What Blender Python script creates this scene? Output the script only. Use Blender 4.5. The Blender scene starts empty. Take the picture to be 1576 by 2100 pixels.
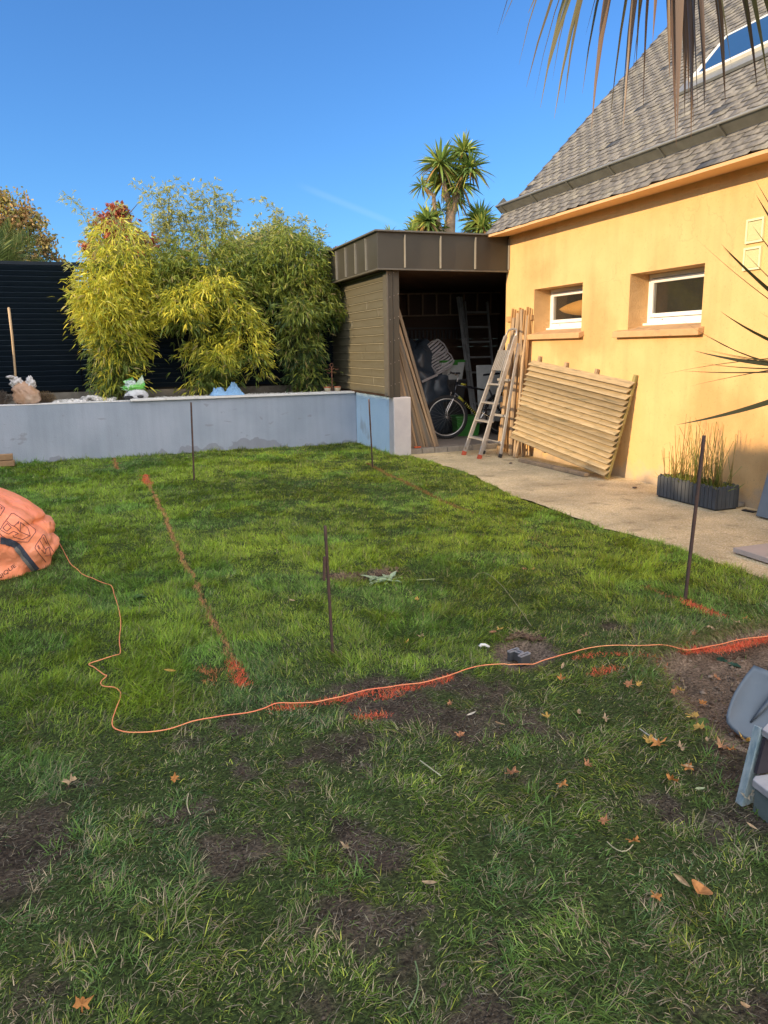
import bpy, bmesh, math, random
import numpy as np
from mathutils import Vector, Matrix, Euler, noise
from mathutils.bvhtree import BVHTree

SC = bpy.context.scene
COL = SC.collection
rnd = random.Random(7)
rng = np.random.default_rng(11)
R = math.radians
# ------------------------------------------------------------------ camera
W_, H_ = 1576.0, 2100.0
FPX = 1545.97
YAW, PITCH, ROLL = R(19.975), R(12.164), R(-0.968)
CAM = np.array([0.0, 0.0, 1.45])
_fw = np.array([math.sin(YAW) * math.cos(PITCH), math.cos(YAW) * math.cos(PITCH), -math.sin(PITCH)])
_rt = np.array([math.cos(YAW), -math.sin(YAW), 0.0])
_up = np.cross(_rt, _fw)
_r = math.cos(ROLL) * _rt + math.sin(ROLL) * _up
_u = -math.sin(ROLL) * _rt + math.cos(ROLL) * _up
cd = bpy.data.cameras.new('camera')
cam = bpy.data.objects.new('camera', cd)
COL.objects.link(cam)
cam.matrix_world = Matrix([[_r[i], _u[i], -_fw[i], CAM[i]] for i in range(3)] + [[0, 0, 0, 1]])
cd.sensor_fit = 'HORIZONTAL'
cd.sensor_width = 36.0
cd.lens = 36.0 * FPX / W_
cd.clip_start = 0.05
cd.clip_end = 600
SC.camera = cam
# ------------------------------------------------------------------ world, sun, exposure
SUN_EL = R(17.0)
SUN_AZ = R(-99.0)      # compass style from +Y, clockwise: the sun stands to the left, slightly behind
wd = bpy.data.worlds.new('World')
SC.world = wd
wd.use_nodes = True
wn = wd.node_tree.nodes
wl = wd.node_tree.links
bgn = wn['Background']
sky = wn.new('ShaderNodeTexSky')
sky.sky_type = 'NISHITA'
sky.sun_disc = False
sky.sun_elevation = SUN_EL
sky.sun_rotation = SUN_AZ
sky.altitude = 0
sky.air_density = 1.0
sky.dust_density = 0.3
sky.ozone_density = 2.0
# deep blue evening sky ahead; an unseen bright veil is added behind the viewer to fill the shade
tint = wn.new('ShaderNodeMixRGB'); tint.blend_type = 'MULTIPLY'; tint.inputs[0].default_value = 1.0
tint.inputs[2].default_value = (0.36, 0.66, 1.03, 1)
wl.new(sky.outputs[0], tint.inputs[1])
wtc = wn.new('ShaderNodeTexCoord')
wdot = wn.new('ShaderNodeVectorMath'); wdot.operation = 'DOT_PRODUCT'; wdot.inputs[1].default_value = (-0.10, -0.80, 0.60)
wl.new(wtc.outputs['Generated'], wdot.inputs[0])
wnz = wn.new('ShaderNodeTexNoise'); wnz.inputs['Scale'].default_value = 3.0; wnz.inputs['Detail'].default_value = 6
wl.new(wtc.outputs['Generated'], wnz.inputs['Vector'])
wad = wn.new('ShaderNodeMath'); wad.operation = 'MULTIPLY_ADD'; wad.inputs[1].default_value = 0.5
wl.new(wnz.outputs['Fac'], wad.inputs[0]); wl.new(wdot.outputs['Value'], wad.inputs[2])
wmr = wn.new('ShaderNodeMapRange'); wmr.inputs[1].default_value = 0.55; wmr.inputs[2].default_value = 1.15
wl.new(wad.outputs[0], wmr.inputs[0])
wmx = wn.new('ShaderNodeMixRGB'); wl.new(wmr.outputs[0], wmx.inputs[0]); wl.new(tint.outputs[0], wmx.inputs[1])
wmx.inputs[2].default_value = (10.9, 10.8, 11.0, 1)
# a short faint vapour trail above the shed: a narrow band round a great circle, cut off at both ends
def _skydir(px, py):
    d = _fw + ((px - W_ / 2) * _r - (py - H_ / 2) * _u) / FPX; return Vector(d).normalized()
_ta, _tb = _skydir(640, 390), _skydir(800, 455)
_tn = _ta.cross(_tb).normalized(); _tm = (_ta + _tb).normalized()
def wdotn(v):
    q = wn.new('ShaderNodeVectorMath'); q.operation = 'DOT_PRODUCT'; q.inputs[1].default_value = v; wl.new(wtc.outputs['Generated'], q.inputs[0]); return q.outputs['Value']
def wmap(src, a, b, c, d):
    q = wn.new('ShaderNodeMapRange'); q.interpolation_type = 'SMOOTHSTEP'; q.inputs[1].default_value = a; q.inputs[2].default_value = b; q.inputs[3].default_value = c; q.inputs[4].default_value = d; wl.new(src, q.inputs[0]); return q.outputs[0]
def wmul(a, b):
    q = wn.new('ShaderNodeMath'); q.operation = 'MULTIPLY'; wl.new(a, q.inputs[0])
    if isinstance(b, float): q.inputs[1].default_value = b
    else: wl.new(b, q.inputs[1])
    return q.outputs[0]
_ab = wn.new('ShaderNodeMath'); _ab.operation = 'ABSOLUTE'; wl.new(wdotn(_tn), _ab.inputs[0])
_m = wmul(wmap(_ab.outputs[0], 0.0005, 0.006, 1, 0), wmap(wdotn(_tm), math.cos(0.075), math.cos(0.03), 0, 1))
_m = wmul(_m, wmul(wnz.outputs['Fac'], 0.20))
wtr = wn.new('ShaderNodeMixRGB'); wl.new(_m, wtr.inputs[0]); wl.new(wmx.outputs[0], wtr.inputs[1]); wtr.inputs[2].default_value = (3.2, 4.2, 4.6, 1)
wl.new(wtr.outputs[0], bgn.inputs[0])
bgn.inputs[1].default_value = 0.12
sl = bpy.data.lights.new('sun', 'SUN')
sl.energy = 3.1
sl.angle = R(0.6)
sl.color = (1.0, 0.74, 0.44)
sun = bpy.data.objects.new('sun', sl)
COL.objects.link(sun)
SUND = Vector((math.sin(SUN_AZ) * math.cos(SUN_EL), math.cos(SUN_AZ) * math.cos(SUN_EL), math.sin(SUN_EL)))
sun.rotation_euler = SUND.to_track_quat('Z', 'Y').to_euler()
SC.view_settings.view_transform = 'Standard'
SC.view_settings.look = 'None'
SC.view_settings.exposure = 0.95
SC.view_settings.gamma = 1.0
SC.cycles.use_denoising = True
SC.cycles.max_bounces = 7
SC.cycles.diffuse_bounces = 4
SC.cycles.transparent_max_bounces = 12

# ------------------------------------------------------------------ pixel -> place helpers (photo pixels to points on real planes)
def ray(px, py):
    d = _fw + ((px - W_ / 2) * _r - (py - H_ / 2) * _u) / FPX
    return d
def onz(px, py, z=0.0):
    d = ray(px, py); return Vector(CAM + d * ((z - CAM[2]) / d[2]))
def onx(px, py, x):
    d = ray(px, py); return Vector(CAM + d * ((x - CAM[0]) / d[0]))
def ony(px, py, y):
    d = ray(px, py); return Vector(CAM + d * ((y - CAM[1]) / d[1]))

# ------------------------------------------------------------------ materials
def nt(name):
    m = bpy.data.materials.new(name); m.use_nodes = True
    n = m.node_tree.nodes; l = m.node_tree.links
    return m, n, l, n['Principled BSDF']
def mat(name, c1, c2=None, scale=8.0, rough=0.8, bump=0.0, bscale=60.0, metal=0.0, stretch=None, detail=6.0, lo=0.35, hi=0.65, spec=None, c3=None, s3=1.5, f3=0.5):
    """noise-mixed two (three) colour procedural material with an optional fine bump"""
    m, n, l, p = nt(name)
    tc = n.new('ShaderNodeTexCoord'); src = tc.outputs['Object']
    if stretch:
        mp = n.new('ShaderNodeMapping'); mp.inputs['Scale'].default_value = stretch
        l.new(src, mp.inputs[0]); src = mp.outputs[0]
    if c2 is None: c2 = tuple(x * 0.8 for x in c1)
    nz = n.new('ShaderNodeTexNoise'); nz.inputs['Scale'].default_value = scale; nz.inputs['Detail'].default_value = detail
    nz.inputs['Roughness'].default_value = 0.62
    l.new(src, nz.inputs['Vector'])
    cr = n.new('ShaderNodeValToRGB')
    cr.color_ramp.elements[0].position = lo; cr.color_ramp.elements[1].position = hi
    cr.color_ramp.elements[0].color = (*c1, 1); cr.color_ramp.elements[1].color = (*c2, 1)
    l.new(nz.outputs['Fac'], cr.inputs[0]); out = cr.outputs[0]
    if c3 is not None:
        n3 = n.new('ShaderNodeTexNoise'); n3.inputs['Scale'].default_value = s3; n3.inputs['Detail'].default_value = 8
        l.new(src, n3.inputs['Vector'])
        mr = n.new('ShaderNodeMapRange'); mr.inputs[1].default_value = f3; mr.inputs[2].default_value = f3 + 0.12
        l.new(n3.outputs['Fac'], mr.inputs[0])
        mx = n.new('ShaderNodeMixRGB'); l.new(mr.outputs[0], mx.inputs[0]); l.new(out, mx.inputs[1]); mx.inputs[2].default_value = (*c3, 1)
        out = mx.outputs[0]
    l.new(out, p.inputs['Base Color'])
    p.inputs['Roughness'].default_value = rough; p.inputs['Metallic'].default_value = metal
    if spec is not None: p.inputs['Specular IOR Level'].default_value = spec
    if bump > 0:
        nb = n.new('ShaderNodeTexNoise'); nb.inputs['Scale'].default_value = bscale; nb.inputs['Detail'].default_value = 5
        l.new(src, nb.inputs['Vector'])
        b = n.new('ShaderNodeBump'); b.inputs['Strength'].default_value = bump; b.inputs['Distance'].default_value = 0.01
        l.new(nb.outputs['Fac'], b.inputs['Height']); l.new(b.outputs[0], p.inputs['Normal'])
    return m
def vmat(name, rough=0.7, transl=0.0, mul=(1, 1, 1), nscale=0.0, spec=0.3):
    """material whose own colour comes from the mesh attribute Col; thin leaves let light through"""
    m, n, l, p = nt(name)
    at = n.new('ShaderNodeAttribute'); at.attribute_name = 'Col'
    out = at.outputs['Color']
    if nscale:
        tc = n.new('ShaderNodeTexCoord'); nz = n.new('ShaderNodeTexNoise'); nz.inputs['Scale'].default_value = nscale; nz.inputs['Detail'].default_value = 6
        l.new(tc.outputs['Object'], nz.inputs['Vector'])
        mr = n.new('ShaderNodeMapRange'); mr.inputs[1].default_value = .3; mr.inputs[2].default_value = .7; mr.inputs[3].default_value = .65; mr.inputs[4].default_value = 1.3
        l.new(nz.outputs['Fac'], mr.inputs[0])
        mx = n.new('ShaderNodeVectorMath'); mx.operation = 'SCALE'
        l.new(out, mx.inputs[0]); l.new(mr.outputs[0], mx.inputs['Scale']); out = mx.outputs[0]
    l.new(out, p.inputs['Base Color']); p.inputs['Roughness'].default_value = rough
    p.inputs['Specular IOR Level'].default_value = spec
    if transl > 0:
        tr = n.new('ShaderNodeBsdfTranslucent'); l.new(out, tr.inputs[0])
        ms = n.new('ShaderNodeMixShader'); ms.inputs[0].default_value = transl
        l.new(p.outputs[0], ms.inputs[1]); l.new(tr.outputs[0], ms.inputs[2])
        l.new(ms.outputs[0], n['Material Output'].inputs[0])
    return m
def glass_mat(name, tint=(0.85, 0.9, 0.9), base=(0.02, 0.03, 0.04), seethrough=0.6):
    m, n, l, p = nt(name)
    p.inputs['Base Color'].default_value = (*base, 1); p.inputs['Roughness'].default_value = 0.3
    tr = n.new('ShaderNodeBsdfTransparent'); tr.inputs[0].default_value = (*tint, 1)
    gl = n.new('ShaderNodeBsdfGlossy'); gl.inputs['Roughness'].default_value = 0.02
    fr = n.new('ShaderNodeFresnel'); fr.inputs[0].default_value = 1.55
    m1 = n.new('ShaderNodeMixShader'); m1.inputs[0].default_value = seethrough
    l.new(p.outputs[0], m1.inputs[1]); l.new(tr.outputs[0], m1.inputs[2])
    m2 = n.new('ShaderNodeMixShader'); l.new(fr.outputs[0], m2.inputs[0]); l.new(m1.outputs[0], m2.inputs[1]); l.new(gl.outputs[0], m2.inputs[2])
    l.new(m2.outputs[0], n['Material Output'].inputs[0])
    return m
def plain(name, c, rough=0.5, metal=0.0, scale=14, var=0.82, **k):
    return mat(name, c, tuple(x * var for x in c), scale=scale, rough=rough, metal=metal, **k)

# ------------------------------------------------------------------ objects
def wloc(o):
    v = Vector((0, 0, 0))
    while o is not None:
        v = v + Vector(o.location); o = o.parent
    return v
def tag(o, label=None, cat=None, group=None, kind=None):
    if label: o['label'] = label
    if cat: o['category'] = cat
    if group: o['group'] = group
    if kind: o['kind'] = kind
    return o
def thing(name, label, cat, loc=(0, 0, 0), group=None):
    o = bpy.data.objects.new(name, None); COL.objects.link(o); o.location = loc; o.empty_display_size = 0.1
    return tag(o, label, cat, group)
class MB:
    def __init__(s): s.v = []; s.f = []; s.c = []; s.fm = []
    def add(s, vs, fs, col=None, mi=0):
        b = len(s.v); s.cut = getattr(s, 'cut', []) + [(b, b + len(vs), len(s.f), len(s.f) + len(fs))]; s.v += [tuple(v) for v in vs]; s.f += [tuple(i + b for i in f) for f in fs]
        s.c += [col or (1, 1, 1)] * len(vs); s.fm += [mi] * len(fs); return s
    def box(s, c, d, rot=None, col=None):
        c = Vector(c); h = Vector(d) / 2; M = rot.to_matrix() if isinstance(rot, Euler) else rot
        vs = []
        for x in (-1, 1):
            for y in (-1, 1):
                for z in (-1, 1):
                    p = Vector((x * h.x, y * h.y, z * h.z)); vs.append(c + (M @ p if M else p))
        return s.add(vs, [(0, 1, 3, 2), (4, 6, 7, 5), (0, 4, 5, 1), (2, 3, 7, 6), (0, 2, 6, 4), (1, 5, 7, 3)], col)
    def span(s, a, b, col=None):
        a = Vector(a); b = Vector(b); return s.box((a + b) / 2, [abs(x) for x in (b - a)], None, col)
    def beam(s, p, q, w, d, up=(0, 0, 1), col=None, w2=None, d2=None):
        p = Vector(p); q = Vector(q); a = (q - p).normalized(); u = Vector(up)
        x = a.cross(u)
        if x.length < 1e-4: x = a.cross(Vector((1, 0, 0)))
        x.normalize(); y = x.cross(a).normalized()
        w2 = w if w2 is None else w2; d2 = d if d2 is None else d2
        vs = [o + x * sx * ww / 2 + y * sy * dd / 2 for o, ww, dd in ((p, w, d), (q, w2, d2)) for sx, sy in ((-1, -1), (1, -1), (1, 1), (-1, 1))]
        return s.add(vs, [(3, 2, 1, 0), (4, 5, 6, 7), (0, 1, 5, 4), (1, 2, 6, 5), (2, 3, 7, 6), (3, 0, 4, 7)], col)
    def tube(s, pts, r, n=8, col=None, closed=False, cap=True):
        pts = [Vector(p) for p in pts]; k = len(pts)
        rr = r if isinstance(r, (list, tuple)) else [r] * k
        vs = []; prev = None
        for i, p in enumerate(pts):
            if closed: t = pts[(i + 1) % k] - pts[i - 1]
            else: t = pts[min(i + 1, k - 1)] - pts[max(i - 1, 0)]
            t.normalize()
            if prev is None:
                x = t.cross(Vector((0, 0, 1)))
                if x.length < 0.05: x = t.cross(Vector((0, 1, 0)))
            else: x = prev - t * prev.dot(t)
            x.normalize(); prev = x; y = t.cross(x)
            vs += [p + (x * math.cos(2 * math.pi * j / n) + y * math.sin(2 * math.pi * j / n)) * rr[i] for j in range(n)]
        fs = []
        for i in range(k if closed else k - 1):
            a = i * n; b = ((i + 1) % k) * n
            fs += [(a + j, a + (j + 1) % n, b + (j + 1) % n, b + j) for j in range(n)]
        if cap and not closed:
            fs.append(tuple(range(n - 1, -1, -1))); fs.append(tuple((k - 1) * n + j for j in range(n)))
        return s.add(vs, fs, col)
    def lathe(s, prof, c, n=20, axis=None, col=None):
        c = Vector(c); M = axis or Matrix.Identity(3); vs = []
        for r, z in prof: vs += [c + M @ Vector((r * math.cos(2 * math.pi * j / n), r * math.sin(2 * math.pi * j / n), z)) for j in range(n)]
        fs = [(i * n + j, i * n + (j + 1) % n, (i + 1) * n + (j + 1) % n, (i + 1) * n + j) for i in range(len(prof) - 1) for j in range(n)]
        fs.append(tuple(range(n - 1, -1, -1))); fs.append(tuple((len(prof) - 1) * n + j for j in range(n)))
        return s.add(vs, fs, col)
    def prism(s, poly, ext, col=None):
        """poly: 3-D outline; ext: thickness vector"""
        k = len(poly); e = Vector(ext); vs = [Vector(p) for p in poly] + [Vector(p) + e for p in poly]
        return s.add(vs, [tuple(range(k - 1, -1, -1)), tuple(range(k, 2 * k))] + [(i, (i + 1) % k, k + (i + 1) % k, k + i) for i in range(k)], col)
    def build(s, name, m, parent=None, loc=None, smooth=False, bevel=0.0, bseg=2, fix=True):
        me = bpy.data.meshes.new(name)
        off = wloc(parent) if parent is not None else Vector(loc or (0, 0, 0))
        me.from_pydata([(v[0] - off.x, v[1] - off.y, v[2] - off.z) for v in s.v], [], s.f)
        ca = me.color_attributes.new('Col', 'FLOAT_COLOR', 'POINT')
        ca.data.foreach_set('color', np.array([(*c[:3], 1.0) for c in s.c], dtype=np.float32).ravel())
        for mm in (m if isinstance(m, (list, tuple)) else [m]): me.materials.append(mm)
        if isinstance(m, (list, tuple)): me.polygons.foreach_set('material_index', s.fm)
        if fix:
            bm = bmesh.new(); bm.from_mesh(me); bmesh.ops.recalc_face_normals(bm, faces=bm.faces); bm.to_mesh(me); bm.free()
        if smooth: me.polygons.foreach_set('use_smooth', [True] * len(me.polygons))
        me.update()
        o = bpy.data.objects.new(name, me); COL.objects.link(o)
        if parent is not None: o.parent = parent
        else: o.location = off
        if bevel > 0:
            b = o.modifiers.new('bevel', 'BEVEL'); b.width = bevel; b.segments = bseg; b.limit_method = 'ANGLE'; b.angle_limit = R(40)
        return o
def split_build(mb, name, m, parent, **k):
    for (v0, v1, f0, f1) in mb.cut:
        q = MB(); q.v = mb.v[v0:v1]; q.c = mb.c[v0:v1]; q.f = [tuple(i - v0 for i in f) for f in mb.f[f0:f1]]; q.fm = mb.fm[f0:f1]; q.build(name, m, parent, **k)
def mesh_np(name, V, F, m, C=None, parent=None, loc=None, smooth=False):
    """V (n,3), F list of index arrays (all the same width k) or a list of such arrays, C (n,3)"""
    if not isinstance(F, list): F = [F]
    off = wloc(parent) if parent is not None else Vector(loc or (0, 0, 0))
    V = np.asarray(V, dtype=np.float32) - np.array(off, dtype=np.float32)
    me = bpy.data.meshes.new(name); me.vertices.add(len(V)); me.vertices.foreach_set('co', V.ravel())
    loops = np.concatenate([f.ravel() for f in F]).astype(np.int32)
    tot = np.concatenate([np.full(len(f), f.shape[1]) for f in F]).astype(np.int32)
    st = np.concatenate([[0], np.cumsum(tot)[:-1]]).astype(np.int32)
    me.loops.add(len(loops)); me.loops.foreach_set('vertex_index', loops)
    me.polygons.add(len(tot)); me.polygons.foreach_set('loop_start', st); me.polygons.foreach_set('loop_total', tot)
    if smooth: me.polygons.foreach_set('use_smooth', np.ones(len(tot), dtype=bool))
    me.update(calc_edges=True)
    if C is not None:
        ca = me.color_attributes.new('Col', 'FLOAT_COLOR', 'POINT')
        ca.data.foreach_set('color', np.hstack([C, np.ones((len(C), 1))]).astype(np.float32).ravel())
    me.materials.append(m)
    o = bpy.data.objects.new(name, me); COL.objects.link(o)
    if parent is not None: o.parent = parent
    else: o.location = off
    return o
def copy_tree(o, parent=None):
    c = o.copy(); COL.objects.link(c)
    if parent is not None: c.parent = parent
    for ch in list(o.children): copy_tree(ch, c)
    return c

# vectorised value noise for fields on the ground
_tab = np.random.default_rng(5).random((256, 256))
def vn(x, y, s, seed=0):
    x = np.asarray(x) / s + seed * 17.3 + 500; y = np.asarray(y) / s + seed * 9.1 + 500
    xi = np.floor(x).astype(int); yi = np.floor(y).astype(int); fx = x - xi; fy = y - yi
    fx = fx * fx * (3 - 2 * fx); fy = fy * fy * (3 - 2 * fy)
    g = lambda a, b: _tab[a % 256, b % 256]
    return (g(xi, yi) * (1 - fx) + g(xi + 1, yi) * fx) * (1 - fy) + (g(xi, yi + 1) * (1 - fx) + g(xi + 1, yi + 1) * fx) * fy
def fbm(x, y, s, seed=0, o=4):
    r = 0; a = 1; t = 0
    for k in range(o):
        r = r + a * vn(x, y, s / 2 ** k, seed + k); t += a; a *= 0.55
    return r / t
def sstep(x, a, b):
    t = np.clip((x - a) / (b - a), 0, 1); return t * t * (3 - 2 * t)
def poly_sd(x, y, P):
    """signed distance to a polygon (negative inside), vectorised"""
    x = np.asarray(x, float); y = np.asarray(y, float); d = np.full(x.shape, 1e9); ins = np.zeros(x.shape, bool)
    n = len(P)
    for i in range(n):
        ax, ay = P[i]; bx, by = P[(i + 1) % n]; ex, ey = bx - ax, by - ay
        t = np.clip(((x - ax) * ex + (y - ay) * ey) / (ex * ex + ey * ey), 0, 1)
        d = np.minimum(d, np.hypot(x - ax - t * ex, y - ay - t * ey))
        c = ((ay > y) != (by > y)) & (x < (bx - ax) * (y - ay) / (by - ay + 1e-12) + ax); ins ^= c
    return np.where(ins, -d, d)
def line_d(x, y, P):
    x = np.asarray(x, float); y = np.asarray(y, float); d = np.full(x.shape, 1e9)
    for (ax, ay), (bx, by) in zip(P[:-1], P[1:]):
        ex, ey = bx - ax, by - ay
        t = np.clip(((x - ax) * ex + (y - ay) * ey) / (ex * ex + ey * ey + 1e-12), 0, 1)
        d = np.minimum(d, np.hypot(x - ax - t * ex, y - ay - t * ey))
    return d
# ================================================================== key measures (metres)
XH = 5.39      # outer face of the house wall
YG = 9.68      # gable end of the house
YB = 11.38     # face of the long rendered planter wall
XS = 3.70      # face of the short return wall
ZW = 0.80      # top of the planter walls
def edge_x(y):   # where the lawn gives way to the paved strip along the house
    ys = [-4, 1.0, 3.4, 4.4, 5.0, 5.66, 6.56, 8.03, 9.63, 12]
    xs = [3.9, 3.8, 3.79, 3.84, 3.72, 3.74, 3.75, 3.98, 3.92, 3.92]
    return np.interp(y, ys, xs)
TRENCH = [tuple(onz(*q)[:2]) for q in [(1700, 1275), (1576, 1288), (1500, 1295), (1400, 1322), (1330, 1345), (1372, 1388), (1385, 1430), (1440, 1490), (1500, 1530), (1640, 1560), (1900, 1500), (1900, 1290)]]
HOLE = [tuple(onz(*q)[:2]) for q in [(1015, 1325), (1060, 1305), (1120, 1318), (1145, 1340), (1100, 1368), (1040, 1372), (1010, 1350)]]
# bare, earthy patches of the lawn: centre pixel, radii in pixels across and down
BARE = [(800, 1440, 150, 55, 1.0), (960, 1405, 130, 35, .8), (1080, 1480, 70, 30, .55), (690, 1560, 120, 40, .75), (480, 1580, 60, 26, .85), (800, 1740, 110, 70, 1.0), (500, 1740, 130, 60, .8),
        (40, 1740, 110, 110, .9), (760, 1890, 170, 60, .85), (640, 2050, 90, 60, .7), (60, 2050, 80, 50, .7), (1060, 1590, 70, 26, .6), (600, 1640, 70, 30, .6), (880, 1970, 90, 60, .6), (250, 1900, 60, 25, .5),
        (400, 1655, 40, 30, .7), (760, 1183, 60, 14, .95), (670, 1190, 30, 10, .9), (600, 1345, 60, 16, .3), (850, 1340, 80, 14, .35), (1220, 1330, 90, 18, .3), (1130, 1560, 60, 22, .4), (120, 1620, 60, 22, .5), (640, 1445, 80, 22, .6)]
BW = []
for (px, py, rx, ry, w) in BARE:
    c = onz(px, py); ax = onz(px + rx, py) - c; ay = onz(px, py - ry) - c
    BW.append((c.x, c.y, np.linalg.inv(np.array([[ax.x, ay.x], [ax.y, ay.y]])), w))
def bare(x, y):
    x = np.asarray(x, float); y = np.asarray(y, float); b = np.zeros(x.shape)
    wx = x + (fbm(x, y, .25, 40) - .5) * .35; wy = y + (fbm(x, y, .25, 50) - .5) * .35
    for cx, cy, M, w in BW:
        u = M[0, 0] * (wx - cx) + M[0, 1] * (wy - cy); v = M[1, 0] * (wx - cx) + M[1, 1] * (wy - cy)
        b = np.maximum(b, w * (1 - sstep(np.sqrt(u * u + v * v), .45, 1.15)))
    n = fbm(x, y, .35, 60, 5)
    near = 1 - sstep(y, 2.6, 4.2)
    b = np.maximum(b, near * sstep(n, .56, .72) * .8)
    b = np.clip(b, 0, 1); br = fbm(x, y, .11, 65, 4)
    return np.clip(b * .35 + .65 * sstep(b + (br - .5) * 1.3, .38, .66) * np.clip(b * 1.8, 0, 1), 0, 1)
def hz(x, y):
    x = np.asarray(x, float); y = np.asarray(y, float)
    h = (fbm(x, y, 1.3, 3) - .5) * .035 + (fbm(x, y, .22, 9, 3) - .5) * .016
    d = poly_sd(x, y, TRENCH); h = h - .085 * (1 - sstep(d, -.10, .02))
    d = poly_sd(x, y, HOLE); h = h - .04 * (1 - sstep(d, -.08, .02))
    e = edge_x(y); h = np.where(x > e + .12, -.06, h - .02 * sstep(x, e - .1, e + .1))
    return h
def hz1(x, y): return float(hz(np.array([x]), np.array([y]))[0])
def G(px, py, up=0.0):
    """point of the lawn under a photo pixel"""
    p = onz(px, py, 0)
    for _ in range(3): p = onz(px, py, hz1(p.x, p.y))
    p.z = hz1(p.x, p.y) + up; return p

# ------------------------------------------------------------------ ground
def ground():
    parts = []
    def axis(a, b, steps):
        return a
    xs = np.unique(np.concatenate([np.array([-150, -80, -40, -20, -12, -8]), np.arange(-6, -1.6, .2), np.arange(-1.6, 4.4, .03), np.arange(4.4, 6.4, .25), np.array([8, 12, 20, 40, 80, 150])]))
    ys = np.unique(np.concatenate([np.array([-150, -60, -20, -8, -4, -2, -1, 0, .4]), np.arange(.6, 5.2, .03), np.arange(5.2, 11.8, .08), np.array([12.4, 13, 16, 22, 40, 80, 150, 300])]))
    X, Y = np.meshgrid(xs, ys); x = X.ravel(); y = Y.ravel(); z = hz(x, y)
    far = (x < -6) | (x > 7) | (y < -1) | (y > 12); z = np.where(far, -.07, z)
    b = bare(x, y); t = 1 - sstep(poly_sd(x, y, TRENCH), -.02, .05); h = 1 - sstep(poly_sd(x, y, HOLE), -.02, .05)
    bb = np.maximum(np.maximum(b, t), h)
    z = z + np.where(far, 0, bb * (fbm(x, y, .06, 77, 3) - .5) * .022 + t * (fbm(x, y, .14, 79, 4) - .5) * .05)
    n1 = fbm(x, y, .5, 21); n2 = fbm(x, y, .05, 31, 2)
    soil = np.stack([.060 + .050 * n1, .046 + .038 * n1, .034 + .028 * n1], 1) * (.35 + 1.2 * n2)[:, None]
    soilt = np.stack([.145 + .11 * n1, .110 + .08 * n1, .078 + .06 * n1], 1) * (.45 + 1.0 * n2)[:, None]
    thatch = np.stack([.042 + .02 * n2, .062 + .03 * n2, .018 + .008 * n2], 1)
    C = thatch * (1 - bb)[:, None] + soil * bb[:, None]
    th = np.maximum(t, h * .9)[:, None]; C = C * (1 - th) + soilt * th
    nx, ny = len(xs), len(ys); i = np.arange((nx - 1) * (ny - 1)); r = i // (nx - 1); c = i % (nx - 1); a = r * nx + c
    F = np.stack([a, a + 1, a + nx + 1, a + nx], 1)
    m = vmat('soil and thatch', rough=.95, nscale=90, spec=.15)
    n = m.node_tree.nodes; l = m.node_tree.links; p = n['Principled BSDF']
    for q in n:
        if q.bl_idname == 'ShaderNodeMapRange': q.inputs[3].default_value = .35; q.inputs[4].default_value = 1.75
    tc = n.new('ShaderNodeTexCoord'); nb = n.new('ShaderNodeTexNoise'); nb.inputs['Scale'].default_value = 120; nb.inputs['Detail'].default_value = 6
    l.new(tc.outputs['Object'], nb.inputs['Vector']); bp = n.new('ShaderNodeBump'); bp.inputs['Strength'].default_value = 1.0; bp.inputs['Distance'].default_value = .025
    l.new(nb.outputs['Fac'], bp.inputs['Height']); l.new(bp.outputs[0], p.inputs['Normal'])
    o = mesh_np('ground', np.stack([x, y, z], 1), F, m, C, smooth=True)
    tag(o, kind='structure')
ground()

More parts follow.
